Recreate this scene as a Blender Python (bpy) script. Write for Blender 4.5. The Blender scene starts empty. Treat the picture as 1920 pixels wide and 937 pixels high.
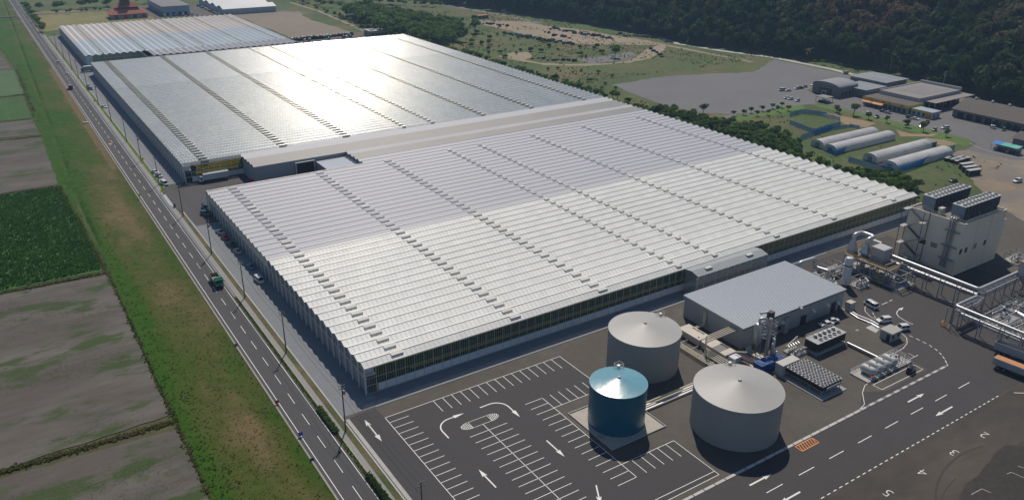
import bpy, math, random
import numpy as np
from mathutils import Matrix, Vector
R = math.radians
rnd = random.Random(7)
nr = np.random.RandomState(7)
SC = bpy.context.scene
COL = SC.collection

# ------------------------------------------------------------------ camera
# world: x along the greenhouse ridges, y along the public road, z up, metres
CAMH, FPX, CX, CY = 112.5, 1508.7, 960.0, 468.5
RC = np.array([[0.83661969, -0.54773994, 0.00696074],
               [-0.21652297, -0.34233674, -0.91428845],
               [0.50317522, 0.76340455, -0.40500393]])   # rows: camera right, down, forward
cd = bpy.data.cameras.new('camera')
cam = bpy.data.objects.new('camera', cd); COL.objects.link(cam)
cd.sensor_width = 36.0; cd.lens = FPX / 1920 * 36.0; cd.clip_start = 1.0; cd.clip_end = 6000
m = Matrix.Identity(4)
for i in range(3):
    m[i][0], m[i][1], m[i][2] = RC[0][i], -RC[1][i], -RC[2][i]
m[0][3], m[1][3], m[2][3] = 0, 0, CAMH
cam.matrix_world = m
SC.camera = cam

# ------------------------------------------------------------------ light
SUN_EL, SUN_AZ = 51.0, 34.4            # azimuth from +y towards +x
w = bpy.data.worlds.new('World'); SC.world = w; w.use_nodes = True
nt = w.node_tree
sky = nt.nodes.new('ShaderNodeTexSky'); sky.sky_type = 'NISHITA'; sky.sun_disc = False
sky.sun_elevation = R(SUN_EL); sky.sun_rotation = R(SUN_AZ)
sky.air_density = 1.0; sky.dust_density = .35; sky.ozone_density = 1.6
bg = nt.nodes['Background']; bg.inputs['Strength'].default_value = 0.07
nt.links.new(sky.outputs[0], bg.inputs['Color'])
sd = bpy.data.lights.new('sun', 'SUN'); sd.energy = 3.6; sd.angle = R(0.53); sd.color = (1.0, 0.905, 0.775)
sun = bpy.data.objects.new('sun', sd); COL.objects.link(sun)
sv = Vector((math.cos(R(SUN_EL)) * math.sin(R(SUN_AZ)), math.cos(R(SUN_EL)) * math.cos(R(SUN_AZ)), math.sin(R(SUN_EL))))
sun.rotation_euler = sv.to_track_quat('Z', 'Y').to_euler(); sun.location = sv * 600
vs = SC.view_settings
vs.view_transform = 'Standard'; vs.look = 'None'; vs.exposure = 0.0; vs.gamma = 1.0; vs.use_curve_mapping = False
SC.cycles.max_bounces = 5; SC.cycles.diffuse_bounces = 2; SC.cycles.glossy_bounces = 3
SC.cycles.transmission_bounces = 3; SC.cycles.transparent_max_bounces = 8; SC.cycles.volume_bounces = 0
SC.cycles.sample_clamp_indirect = 6.0

# ------------------------------------------------------------------ helpers
def G(px, py, z=0.0):                   # photo pixel (1920 wide) -> point at height z
    d = RC.T @ np.array([px - CX, py - CY, FPX]); t = (CAMH - z) / -d[2]
    return (d[0] * t, d[1] * t)
def onY(px, py, y):                     # photo pixel -> (x, z) on the wall plane at y
    d = RC.T @ np.array([px - CX, py - CY, FPX]); t = y / d[1]
    return (d[0] * t, CAMH + d[2] * t)
def onX(px, py, x):
    d = RC.T @ np.array([px - CX, py - CY, FPX]); t = x / d[0]
    return (d[1] * t, CAMH + d[2] * t)
def PX(x, y, z):
    v = RC @ np.array([x, y, z - CAMH]); return (CX + FPX * v[0] / v[2], CY + FPX * v[1] / v[2])

_lat = nr.rand(256, 256)
def vnoise(x, y):
    x = np.asarray(x, float); y = np.asarray(y, float)
    xi = np.floor(x).astype(int); yi = np.floor(y).astype(int); fx = x - xi; fy = y - yi
    fx = fx * fx * (3 - 2 * fx); fy = fy * fy * (3 - 2 * fy)
    a = _lat[xi % 256, yi % 256]; b = _lat[(xi + 1) % 256, yi % 256]; c = _lat[xi % 256, (yi + 1) % 256]; d = _lat[(xi + 1) % 256, (yi + 1) % 256]
    return (a * (1 - fx) + b * fx) * (1 - fy) + (c * (1 - fx) + d * fx) * fy
def fbm(x, y, o=4):
    s = 0; a = .5; t = 0
    for i in range(o):
        s = s + a * vnoise(np.asarray(x) * 2 ** i + 17 * i, np.asarray(y) * 2 ** i + 31 * i); t += a; a *= .5
    return s / t

# ---- materials
MATS = {}
def _n(t, ty, **k):
    n = t.nodes.new(ty)
    for a, b in k.items(): setattr(n, a, b)
    return n
def mat(name, col, rough=.7, metal=0., spec=.4, var=.12, vsc=.35, big=.10, bump=0., bsc=4., col2=None, c2s=.05, c2lo=.45, c2hi=.6, st=(1, 1, 1), orand=0., coat=0., alpha=1.):
    if name in MATS: return MATS[name]
    M = bpy.data.materials.new(name); M.use_nodes = True; t = M.node_tree; L = t.links.new
    b = t.nodes['Principled BSDF']
    b.inputs['Roughness'].default_value = rough; b.inputs['Metallic'].default_value = metal
    b.inputs['Specular IOR Level'].default_value = spec; b.inputs['Coat Weight'].default_value = coat
    b.inputs['Alpha'].default_value = alpha
    c = (*col, 1)
    b.inputs['Base Color'].default_value = c
    if var or big or col2 or orand:
        g = _n(t, 'ShaderNodeNewGeometry'); mp = _n(t, 'ShaderNodeMapping'); mp.inputs['Scale'].default_value = st
        L(g.outputs['Position'], mp.inputs['Vector'])
        src = None
        if col2:
            nz = _n(t, 'ShaderNodeTexNoise'); nz.inputs['Scale'].default_value = c2s; nz.inputs['Detail'].default_value = 7; nz.inputs['Roughness'].default_value = .62
            L(mp.outputs[0], nz.inputs['Vector'])
            rp = _n(t, 'ShaderNodeValToRGB'); rp.color_ramp.elements[0].position = c2lo; rp.color_ramp.elements[1].position = c2hi
            rp.color_ramp.elements[0].color = c; rp.color_ramp.elements[1].color = (*col2, 1)
            L(nz.outputs[0], rp.inputs[0]); src = rp.outputs[0]
        else:
            rgb = _n(t, 'ShaderNodeRGB'); rgb.outputs[0].default_value = c; src = rgb.outputs[0]
        hs = _n(t, 'ShaderNodeHueSaturation'); L(src, hs.inputs['Color'])
        n1 = _n(t, 'ShaderNodeTexNoise'); n1.inputs['Scale'].default_value = vsc; n1.inputs['Detail'].default_value = 6; L(mp.outputs[0], n1.inputs['Vector'])
        n2 = _n(t, 'ShaderNodeTexNoise'); n2.inputs['Scale'].default_value = vsc * .07; n2.inputs['Detail'].default_value = 4; L(mp.outputs[0], n2.inputs['Vector'])
        ma = _n(t, 'ShaderNodeMath', operation='MULTIPLY_ADD'); L(n1.outputs[0], ma.inputs[0]); ma.inputs[1].default_value = 4 * var; ma.inputs[2].default_value = 1 - 2 * var - 2 * big
        mb = _n(t, 'ShaderNodeMath', operation='MULTIPLY_ADD'); L(n2.outputs[0], mb.inputs[0]); mb.inputs[1].default_value = 4 * big; L(ma.outputs[0], mb.inputs[2])
        last = mb.outputs[0]
        if orand:
            oi = _n(t, 'ShaderNodeObjectInfo'); mc = _n(t, 'ShaderNodeMath', operation='MULTIPLY_ADD'); L(oi.outputs['Random'], mc.inputs[0]); mc.inputs[1].default_value = 2 * orand; mc.inputs[2].default_value = 1 - orand
            md = _n(t, 'ShaderNodeMath', operation='MULTIPLY'); L(last, md.inputs[0]); L(mc.outputs[0], md.inputs[1]); last = md.outputs[0]
            me = _n(t, 'ShaderNodeMath', operation='MULTIPLY_ADD'); L(oi.outputs['Random'], me.inputs[0]); me.inputs[1].default_value = -.05; me.inputs[2].default_value = .52
            L(me.outputs[0], hs.inputs['Hue'])
        L(last, hs.inputs['Value']); L(hs.outputs[0], b.inputs['Base Color'])
        if bump:
            n3 = _n(t, 'ShaderNodeTexNoise'); n3.inputs['Scale'].default_value = bsc; n3.inputs['Detail'].default_value = 4; L(mp.outputs[0], n3.inputs['Vector'])
            bp = _n(t, 'ShaderNodeBump'); bp.inputs['Strength'].default_value = 1; bp.inputs['Distance'].default_value = bump; L(n3.outputs[0], bp.inputs['Height']); L(bp.outputs[0], b.inputs['Normal'])
    MATS[name] = M
    return M
def pane_mat(name, col, rough, spec, pane=(1.3, 4.12), jit=.03, cvar=.06, dirt=.12, dcol=(.4, .38, .33)):
    """roof glazing: every pane has its own slight tilt and tone, plus streaky dirt"""
    M = bpy.data.materials.new(name); M.use_nodes = True; t = M.node_tree; L = t.links.new; b = t.nodes['Principled BSDF']
    b.inputs['Roughness'].default_value = rough; b.inputs['Specular IOR Level'].default_value = spec
    g = _n(t, 'ShaderNodeNewGeometry')
    dv = _n(t, 'ShaderNodeVectorMath', operation='MULTIPLY'); L(g.outputs['Position'], dv.inputs[0]); dv.inputs[1].default_value = (1 / pane[0], 1 / pane[1], 0)
    fl = _n(t, 'ShaderNodeVectorMath', operation='FLOOR'); L(dv.outputs[0], fl.inputs[0])
    wn = _n(t, 'ShaderNodeTexWhiteNoise', noise_dimensions='3D'); L(fl.outputs[0], wn.inputs['Vector'])
    sb = _n(t, 'ShaderNodeVectorMath', operation='SUBTRACT'); L(wn.outputs['Color'], sb.inputs[0]); sb.inputs[1].default_value = (.5, .5, .5)
    sc = _n(t, 'ShaderNodeVectorMath', operation='SCALE'); L(sb.outputs[0], sc.inputs[0]); sc.inputs['Scale'].default_value = jit * 2
    ad = _n(t, 'ShaderNodeVectorMath', operation='ADD'); L(g.outputs['Normal'], ad.inputs[0]); L(sc.outputs[0], ad.inputs[1])
    no = _n(t, 'ShaderNodeVectorMath', operation='NORMALIZE'); L(ad.outputs[0], no.inputs[0]); L(no.outputs[0], b.inputs['Normal'])
    nz = _n(t, 'ShaderNodeTexNoise'); nz.inputs['Scale'].default_value = .09; nz.inputs['Detail'].default_value = 7
    mp = _n(t, 'ShaderNodeMapping'); mp.inputs['Scale'].default_value = (1, .35, 1); L(g.outputs['Position'], mp.inputs[0]); L(mp.outputs[0], nz.inputs['Vector'])
    rp = _n(t, 'ShaderNodeMapRange'); L(nz.outputs[0], rp.inputs['Value']); rp.inputs['From Min'].default_value = .42; rp.inputs['From Max'].default_value = .75; rp.inputs['To Max'].default_value = dirt
    mx = _n(t, 'ShaderNodeMixRGB'); mx.inputs[1].default_value = (*col, 1); mx.inputs[2].default_value = (*dcol, 1); L(rp.outputs[0], mx.inputs[0])
    hs = _n(t, 'ShaderNodeHueSaturation'); L(mx.outputs[0], hs.inputs['Color'])
    mm = _n(t, 'ShaderNodeMath', operation='MULTIPLY_ADD'); L(wn.outputs['Value'], mm.inputs[0]); mm.inputs[1].default_value = 2 * cvar; mm.inputs[2].default_value = 1 - cvar
    L(mm.outputs[0], hs.inputs['Value']); L(hs.outputs[0], b.inputs['Base Color'])
    MATS[name] = M
    return M
def glass_mat(name, tint=(.8, .85, .88), through=.55, rough=.06):
    M = bpy.data.materials.new(name); M.use_nodes = True; t = M.node_tree; L = t.links.new
    b = t.nodes['Principled BSDF']; b.inputs['Base Color'].default_value = (.2, .24, .25, 1); b.inputs['Roughness'].default_value = rough
    tr = _n(t, 'ShaderNodeBsdfTransparent'); tr.inputs[0].default_value = (*tint, 1)
    mx = _n(t, 'ShaderNodeMixShader'); mx.inputs[0].default_value = through
    L(b.outputs[0], mx.inputs[1]); L(tr.outputs[0], mx.inputs[2]); L(mx.outputs[0], t.nodes['Material Output'].inputs['Surface'])
    MATS[name] = M
    return M

# ---- mesh builder
class MB:
    def __init__(s): s.v = []; s.f = []; s.m = []
    def poly(s, pts, m=0):
        i = len(s.v); s.v += [tuple(p) for p in pts]; s.f.append(tuple(range(i, i + len(pts)))); s.m.append(m); return s
    def box(s, x0, y0, z0, x1, y1, z1, m=0):
        i = len(s.v)
        s.v += [(x0, y0, z0), (x1, y0, z0), (x1, y1, z0), (x0, y1, z0), (x0, y0, z1), (x1, y0, z1), (x1, y1, z1), (x0, y1, z1)]
        for f in ((3, 2, 1, 0), (4, 5, 6, 7), (0, 1, 5, 4), (1, 2, 6, 5), (2, 3, 7, 6), (3, 0, 4, 7)):
            s.f.append(tuple(i + k for k in f)); s.m.append(m)
        return s
    def beam(s, p, q, w=.1, h=None, m=0):
        h = h or w; p = np.array(p, float); q = np.array(q, float); d = q - p; n = np.linalg.norm(d)
        if n < 1e-6: return s
        d /= n; up = np.array([0, 0, 1.]) if abs(d[2]) < .95 else np.array([0, 1., 0])
        a = np.cross(d, up); a /= np.linalg.norm(a); b = np.cross(a, d); i = len(s.v)
        for c in (p, q):
            for (u, k) in ((-1, -1), (1, -1), (1, 1), (-1, 1)): s.v.append(tuple(c + a * u * w / 2 + b * k * h / 2))
        for f in ((0, 1, 2, 3), (7, 6, 5, 4), (0, 4, 5, 1), (1, 5, 6, 2), (2, 6, 7, 3), (3, 7, 4, 0)):
            s.f.append(tuple(i + k for k in f)); s.m.append(m)
        return s
    def tube(s, path, r, n=8, m=0, bend=0.):
        P = [np.array(p, float) for p in path]
        if bend and len(P) > 2:              # rounded elbows
            Q = [P[0]]
            for k in range(1, len(P) - 1):
                a, b, c = P[k - 1], P[k], P[k + 1]; u = (a - b) / np.linalg.norm(a - b); v = (c - b) / np.linalg.norm(c - b)
                e = min(bend, np.linalg.norm(a - b) * .45, np.linalg.norm(c - b) * .45)
                for tt in (0, .25, .5, .75, 1): Q.append((b + u * e) * (1 - tt) ** 2 + b * 2 * tt * (1 - tt) + (b + v * e) * tt ** 2)
            P = Q + [P[-1]]
        i = len(s.v); rr = r if isinstance(r, (list, tuple)) else [r] * len(P)
        ref = None
        for k, p in enumerate(P):
            d = P[min(k + 1, len(P) - 1)] - P[max(k - 1, 0)]; d = d / (np.linalg.norm(d) + 1e-9)
            if ref is None: ref = np.array([0, 0, 1.]) if abs(d[2]) < .9 else np.array([1., 0, 0])
            a = np.cross(d, ref)
            if np.linalg.norm(a) < .05: a = np.cross(d, np.array([.3, 1., .2]))
            a /= np.linalg.norm(a); b = np.cross(a, d); ref = b
            for j in range(n):
                t = 2 * math.pi * j / n; s.v.append(tuple(p + (a * math.cos(t) + b * math.sin(t)) * rr[k]))
        for k in range(len(P) - 1):
            for j in range(n):
                s.f.append((i + k * n + j, i + k * n + (j + 1) % n, i + (k + 1) * n + (j + 1) % n, i + (k + 1) * n + j)); s.m.append(m)
        s.f.append(tuple(i + j for j in range(n))[::-1]); s.m.append(m)
        e = i + (len(P) - 1) * n; s.f.append(tuple(e + j for j in range(n))); s.m.append(m)
        return s
    def lathe(s, prof, c=(0, 0), n=24, m=0):
        i = len(s.v)
        for (r, z) in prof:
            for j in range(n):
                t = 2 * math.pi * j / n; s.v.append((c[0] + r * math.cos(t), c[1] + r * math.sin(t), z))
        for k in range(len(prof) - 1):
            for j in range(n):
                s.f.append((i + k * n + j, i + k * n + (j + 1) % n, i + (k + 1) * n + (j + 1) % n, i + (k + 1) * n + j)); s.m.append(m)
        e = i + (len(prof) - 1) * n
        if prof[-1][0] > 1e-3: s.f.append(tuple(e + j for j in range(n))); s.m.append(m)
        return s
    def loft(s, secs, m=0):                  # secs: rings with the same point count
        i = len(s.v); n = len(secs[0])
        for r in secs: s.v += [tuple(p) for p in r]
        for k in range(len(secs) - 1):
            for j in range(n):
                s.f.append((i + k * n + j, i + k * n + (j + 1) % n, i + (k + 1) * n + (j + 1) % n, i + (k + 1) * n + j)); s.m.append(m)
        s.f.append(tuple(i + j for j in range(n))[::-1]); s.m.append(m)
        e = i + (len(secs) - 1) * n; s.f.append(tuple(e + j for j in range(n))); s.m.append(m)
        return s
    def mesh(s, name, mats, smooth=False):
        me = bpy.data.meshes.new(name); me.from_pydata(s.v, [], s.f)
        for q in (mats if isinstance(mats, (list, tuple)) else [mats]): me.materials.append(q)
        if len(me.materials) > 1: me.polygons.foreach_set('material_index', s.m)
        if smooth:
            me.polygons.foreach_set('use_smooth', [True] * len(me.polygons))
            try: me.set_sharp_from_angle(angle=R(38))
            except Exception: pass
        me.update(); return me
    def obj(s, name, mats, parent=None, loc=None, smooth=False):
        return link(name, s.mesh(name, mats, smooth), parent, loc)
def link(name, me, parent=None, loc=None, rz=0.):
    o = bpy.data.objects.new(name, me); COL.objects.link(o)
    if parent is not None: o.parent = parent
    if loc is not None: o.location = loc
    if rz: o.rotation_euler = (0, 0, rz)
    return o
def tag(o, label, cat, group=None):
    o['label'] = label; o['category'] = cat
    if group: o['group'] = group
    return o
def thing(name, label, cat, loc=(0, 0, 0), rz=0., group=None):
    o = bpy.data.objects.new(name, None); COL.objects.link(o); o.location = loc; o.rotation_euler = (0, 0, rz); o.empty_display_size = .5
    return tag(o, label, cat, group)
def struct(o):
    o['kind'] = 'structure'; return o
def stuff(o):
    o['kind'] = 'stuff'; return o
def npmesh(name, v, f, mats, tint=None, smooth=False):
    """v (n,3) array, f (m,4) or (m,3) array"""
    me = bpy.data.meshes.new(name); v = np.asarray(v, np.float32); f = np.asarray(f, np.int32); k = f.shape[1]
    me.vertices.add(len(v)); me.vertices.foreach_set('co', v.ravel())
    me.loops.add(f.size); me.loops.foreach_set('vertex_index', f.ravel())
    me.polygons.add(len(f)); me.polygons.foreach_set('loop_start', np.arange(0, f.size, k, dtype=np.int32))
    try: me.polygons.foreach_set('loop_total', np.full(len(f), k, np.int32))
    except Exception: pass
    if smooth: me.polygons.foreach_set('use_smooth', np.ones(len(f), bool))
    for q in (mats if isinstance(mats, (list, tuple)) else [mats]): me.materials.append(q)
    if tint is not None:
        a = me.attributes.new('tint', 'FLOAT', 'POINT'); a.data.foreach_set('value', np.asarray(tint, np.float32))
    me.update(); me.validate(); return me
def grid(name, xs, ys, zf, mats, smooth=True):
    X, Y = np.meshgrid(xs, ys, indexing='ij'); Z = zf(X, Y); v = np.stack([X, Y, Z], -1).reshape(-1, 3)
    a = np.arange(len(xs) * len(ys)).reshape(len(xs), len(ys))
    f = np.stack([a[:-1, :-1], a[1:, :-1], a[1:, 1:], a[:-1, 1:]], -1).reshape(-1, 4)
    return npmesh(name, v, f, mats, smooth=smooth)
def sheet(name, pts, z, m, parent=None, jit=0., step=4.):
    """flat sheet; with jit its outline is broken up like a worn edge"""
    if jit:
        q = []
        for a, b in zip(pts, pts[1:] + pts[:1]):
            n = max(1, int(math.dist(a, b) / step))
            for k in range(n):
                t = k / n; q.append((a[0] + (b[0] - a[0]) * t + rnd.uniform(-jit, jit), a[1] + (b[1] - a[1]) * t + rnd.uniform(-jit, jit)))
        pts = q
    area = sum(a[0] * b[1] - b[0] * a[1] for a, b in zip(pts, pts[1:] + pts[:1]))
    if area < 0: pts = pts[::-1]
    return MB().poly([(x, y, z) for x, y in pts]).obj(name, m, parent)
def rect(x0, y0, x1, y1): return [(x0, y0), (x1, y0), (x1, y1), (x0, y1)]
# ------------------------------------------------------------------ setting: ground, roads, markings
ASPH = mat('asphalt_road', (.068, .066, .069), .85, var=.05, vsc=1.2, big=.06, st=(1, .12, 1), bump=.01, bsc=12)
ASPH_N = mat('asphalt_new', (.042, .04, .043), .8, var=.07, vsc=.9, big=.08, bump=.012, bsc=12)
ASPH_O = mat('asphalt_old', (.08, .071, .061), .85, var=.1, vsc=.5, big=.12, bump=.015, bsc=8, col2=(.095, .085, .073), c2s=.06)
ASPH_D = mat('asphalt_dirty', (.047, .04, .035), .85, var=.12, vsc=.4, big=.14, bump=.015, bsc=8, col2=(.085, .07, .055), c2s=.05, c2lo=.42, c2hi=.7, st=(.45, 1, 1))
CONC = mat('concrete_apron', (.19, .205, .225), .85, var=.06, vsc=.6, big=.07, bump=.01, bsc=9)
KERB = mat('kerb_concrete', (.4, .39, .37), .85, var=.1, vsc=.8)
WALKM = mat('sidewalk_paving', (.26, .255, .245), .85, var=.08, vsc=1.1)
PAINT = mat('road_paint', (.72, .72, .7), .6, var=.1, vsc=3., big=.04)
PAINT_W = mat('road_paint_worn', (.42, .4, .38), .7, var=.2, vsc=2., big=.04)
PAINT_O = mat('orange_paint', (.75, .25, .04), .6, var=.12, vsc=2.)
SOIL = mat('tilled_soil', (.094, .082, .071), .95, var=.1, vsc=.8, big=.1, bump=.07, bsc=1.6, st=(.3, 1, 1), col2=(.125, .113, .1), c2s=.07)
def flush(M, c, sc, lo, hi, st):
    t = M.node_tree; L = t.links.new; b = t.nodes['Principled BSDF']; src = b.inputs['Base Color'].links[0].from_socket
    g = _n(t, 'ShaderNodeNewGeometry'); mp = _n(t, 'ShaderNodeMapping'); mp.inputs['Scale'].default_value = st; L(g.outputs['Position'], mp.inputs['Vector'])
    n = _n(t, 'ShaderNodeTexNoise'); n.inputs['Scale'].default_value = sc; n.inputs['Detail'].default_value = 9; n.inputs['Roughness'].default_value = .68; L(mp.outputs[0], n.inputs['Vector'])
    r = _n(t, 'ShaderNodeMapRange'); r.inputs['From Min'].default_value = lo; r.inputs['From Max'].default_value = hi; L(n.outputs[0], r.inputs['Value'])
    m = _n(t, 'ShaderNodeMixRGB'); m.inputs[2].default_value = (*c, 1); L(r.outputs[0], m.inputs[0]); L(src, m.inputs[1]); L(m.outputs[0], b.inputs['Base Color'])
flush(SOIL, (.045, .07, .02), .085, .52, .6, (.5, 1.15, 1))
SAND = mat('sandy_ground', (.29, .23, .165), .95, var=.12, vsc=.25, big=.15, bump=.05, bsc=.8, col2=(.22, .19, .13), c2s=.03, c2lo=.48, c2hi=.66)
GRAVEL = mat('gravel_lot', (.15, .148, .155), .9, var=.09, vsc=.5, big=.08, bump=.03, bsc=2, col2=(.13, .14, .1), c2s=.035, c2lo=.6, c2hi=.75)
MEAD = mat('meadow_ground', (.058, .095, .022), .95, var=.24, vsc=.3, big=.2, bump=.15, bsc=.7, col2=(.13, .11, .048), c2s=.022, c2lo=.44, c2hi=.66)
DIRTG = mat('far_ground', (.16, .15, .08), .95, var=.15, vsc=.12, big=.2, bump=.1, bsc=.4, col2=(.1, .13, .04), c2s=.012)
def veg_mat(name, g0, g1, g2, rough=.85, trans=.42, orv=0.):
    M = bpy.data.materials.new(name); M.use_nodes = True; t = M.node_tree; L = t.links.new; b = t.nodes['Principled BSDF']
    b.inputs['Roughness'].default_value = rough; b.inputs['Specular IOR Level'].default_value = .15
    at = _n(t, 'ShaderNodeAttribute', attribute_name='tint'); g = _n(t, 'ShaderNodeNewGeometry')
    nz = _n(t, 'ShaderNodeTexNoise'); nz.inputs['Scale'].default_value = .9; nz.inputs['Detail'].default_value = 6; nz.inputs['Roughness'].default_value = .7; L(g.outputs['Position'], nz.inputs['Vector'])
    a = _n(t, 'ShaderNodeMath', operation='MULTIPLY_ADD'); L(nz.outputs[0], a.inputs[0]); a.inputs[1].default_value = .6; a.inputs[2].default_value = -.3
    s = _n(t, 'ShaderNodeMath', operation='ADD'); L(at.outputs['Fac'], s.inputs[0]); L(a.outputs[0], s.inputs[1])
    rp = _n(t, 'ShaderNodeValToRGB'); e = rp.color_ramp.elements; e[0].position = 0; e[0].color = (*g0, 1); e[1].position = 1; e[1].color = (*g2, 1)
    k = rp.color_ramp.elements.new(.5); k.color = (*g1, 1); L(s.outputs[0], rp.inputs[0])
    n2 = _n(t, 'ShaderNodeTexNoise'); n2.inputs['Scale'].default_value = 4.5; n2.inputs['Roughness'].default_value = .7; n2.inputs['Detail'].default_value = 4; L(g.outputs['Position'], n2.inputs['Vector'])
    hs = _n(t, 'ShaderNodeHueSaturation'); L(rp.outputs[0], hs.inputs['Color']); v = _n(t, 'ShaderNodeMath', operation='MULTIPLY_ADD'); L(n2.outputs[0], v.inputs[0]); v.inputs[1].default_value = 1.; v.inputs[2].default_value = .52; oi = _n(t, 'ShaderNodeObjectInfo'); om = _n(t, 'ShaderNodeMath', operation='MULTIPLY_ADD'); L(oi.outputs['Random'], om.inputs[0]); om.inputs[1].default_value = orv; om.inputs[2].default_value = 1 - orv / 2; ov = _n(t, 'ShaderNodeMath', operation='MULTIPLY'); L(v.outputs[0], ov.inputs[0]); L(om.outputs[0], ov.inputs[1]); L(ov.outputs[0], hs.inputs['Value'])
    bp = _n(t, 'ShaderNodeBump'); bp.inputs['Distance'].default_value = .2; L(n2.outputs[0], bp.inputs['Height']); L(bp.outputs[0], b.inputs['Normal'])
    L(hs.outputs[0], b.inputs['Base Color'])
    tl = _n(t, 'ShaderNodeBsdfTranslucent'); L(hs.outputs[0], tl.inputs['Color']); mx = _n(t, 'ShaderNodeMixShader'); mx.inputs[0].default_value = trans
    L(b.outputs[0], mx.inputs[1]); L(tl.outputs[0], mx.inputs[2]); L(mx.outputs[0], t.nodes['Material Output'].inputs['Surface']); MATS[name] = M; return M
VERGE = veg_mat('verge_vegetation', (.05, .13, .005), (.13, .145, .04), (.27, .21, .115), trans=.5)
VERGEG = veg_mat('verge_ground', (.03, .088, .001), (.075, .088, .017), (.16, .12, .056), trans=0.)
CROPM = veg_mat('crop_leaf', (.035, .125, .012), (.055, .15, .016), (.1, .19, .04))
WEEDM = veg_mat('weed_leaf', (.055, .1, .03), (.085, .115, .045), (.12, .115, .07))

struct(MB().poly([(-2500, -800, -1.5), (3500, -800, -1.5), (3500, 4000, -1.5), (-2500, 4000, -1.5)]).obj('ground', DIRTG))
struct(sheet('farmland', rect(-900, -300, 20.5, 2600), -.62, mat('farmland_ground', (.07, .07, .028), .95, var=.2, vsc=.5, big=.15, bump=.1, bsc=1)))
struct(sheet('meadow', rect(41.2, -300, 1500, 2600), -.04, MEAD))

# verge between fields and road: real relief, a ditch and dry / lush zones
def dryness(X, Y):
    n = fbm(X * .12, Y * .05); n2 = fbm(X * .35 + 9, Y * .3)
    a = np.interp(X + 1.6 * np.sin(Y * .045), [20, 23.5, 26, 30, 36, 38.5, 41], [.0, .03, .36, .58, .72, .5, .4]); b = np.interp(X, [17, 24, 30, 36, 38, 41], [.05, .06, .14, .32, .5, .6])
    f = np.clip((Y - 330) / 120, 0, 1); t = a * (1 - f) + b * f + (n - .5) * np.clip((X - 23) / 4, 0.1, 1) * 1.1 + (n2 - .5) * .3
    t = np.where((X > 38.6) & (Y > 380) & (Y < 640), t + .75, t)
    return np.clip(t, 0, 1.1)
def ditch(Y): return np.where(Y < 340, 20.9 + 0 * Y, 20.9 + (Y - 340) * .021)
def vergez(X, Y):
    z = -.5 + .42 * (fbm(X * .5, Y * .5) - .5) + .5 * (fbm(X * .16 + 5, Y * .16) - .4)
    up = np.clip((X - 38.5) / 3.2, 0, 1); z = z * (1 - up) + (-.03) * up
    dd = np.exp(-((X - ditch(Y)) / .9) ** 2) * np.clip((Y - 285) / 25, 0, 1) * np.clip((fbm(Y * .03, 0 * X + 3) - .3) * 4, 0, 1)
    return z - dd * .85
ys = np.concatenate([np.arange(90, 420, .6), np.arange(420, 1100, 1.6)])
me = grid('verge', np.linspace(16.5, 42.0, 52), ys, vergez, VERGEG)
def vx0(Y): return np.interp(Y, [0, 268, 366, 455, 495, 650, 760, 900], [20.0, 20.2, 16.4, 17.7, 17.7, 19.7, 15, 15])
vv = np.empty(len(me.vertices) * 3, np.float32); me.vertices.foreach_get('co', vv); vv = vv.reshape(-1, 3)
vv[:, 0] = 42 - (42 - vv[:, 0]) * (42 - vx0(vv[:, 1])) / 25.5; vv[:, 2] = vergez(vv[:, 0], vv[:, 1]); me.vertices.foreach_set('co', np.ascontiguousarray(vv).ravel()); me.update()
a = me.attributes.new('tint', 'FLOAT', 'POINT'); a.data.foreach_set('value', dryness(vv[:, 0], vv[:, 1]).astype(np.float32))
struct(link('verge', me))

# fields beside the road (z -0.5); outlines follow the photographed boundaries
F = -.5
fields = [('field', [(-60, 100), (20.6, 100), (20.0, 139), (19.6, 169.6), (-16, 171.2), (-60, 172)], SOIL),
          ('field', [(-60, 176), (-15.5, 174.6), (19.4, 175.6), (20.2, 265.6), (-10.5, 268.6), (-60, 271)], SOIL),
          ('field', [(-60, 459), (.2, 458.2), (17.8, 455), (16.6, 371.4), (-4.5, 371.6), (-60, 372)], SOIL),
          ('field', [(-40, 499), (2.3, 497.4), (17.6, 495.4), (17.2, 460), (.5, 464), (-40, 465)], SOIL),
          ('field', [(-30, 760), (10, 760), (15, 700), (17, 655), (10.7, 658), (-30, 660)], SOIL)]
for n_, p_, m_ in fields: struct(sheet(n_, p_, F + .02, m_, jit=.35, step=3))
cropf = [[(-60, 371), (-4.6, 369), (16.3, 366.7), (20.2, 270), (-9.9, 270.8), (-60, 272)], [(-30, 655), (10.7, 654), (19.6, 648), (18.9, 566), (5.9, 565), (-30, 566)]]
CROPG = mat('crop_ground', (.04, .1, .016), .95, var=.25, vsc=.9, big=.15, bump=.2, bsc=1.3, st=(1, .5, 1))
CROPP = mat('crop_pale', (.07, .13, .05), .95, var=.15, vsc=.8, big=.1, bump=.15, bsc=1.3)
struct(sheet('field', cropf[0], F + .02, CROPG, jit=.3)); struct(sheet('field', cropf[1], F + .02, CROPP, jit=.3))
struct(sheet('field', [(-30, 562), (6, 561), (17, 556), (17.5, 500), (-30, 502)], F + .02, CROPG, jit=.3))

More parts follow.
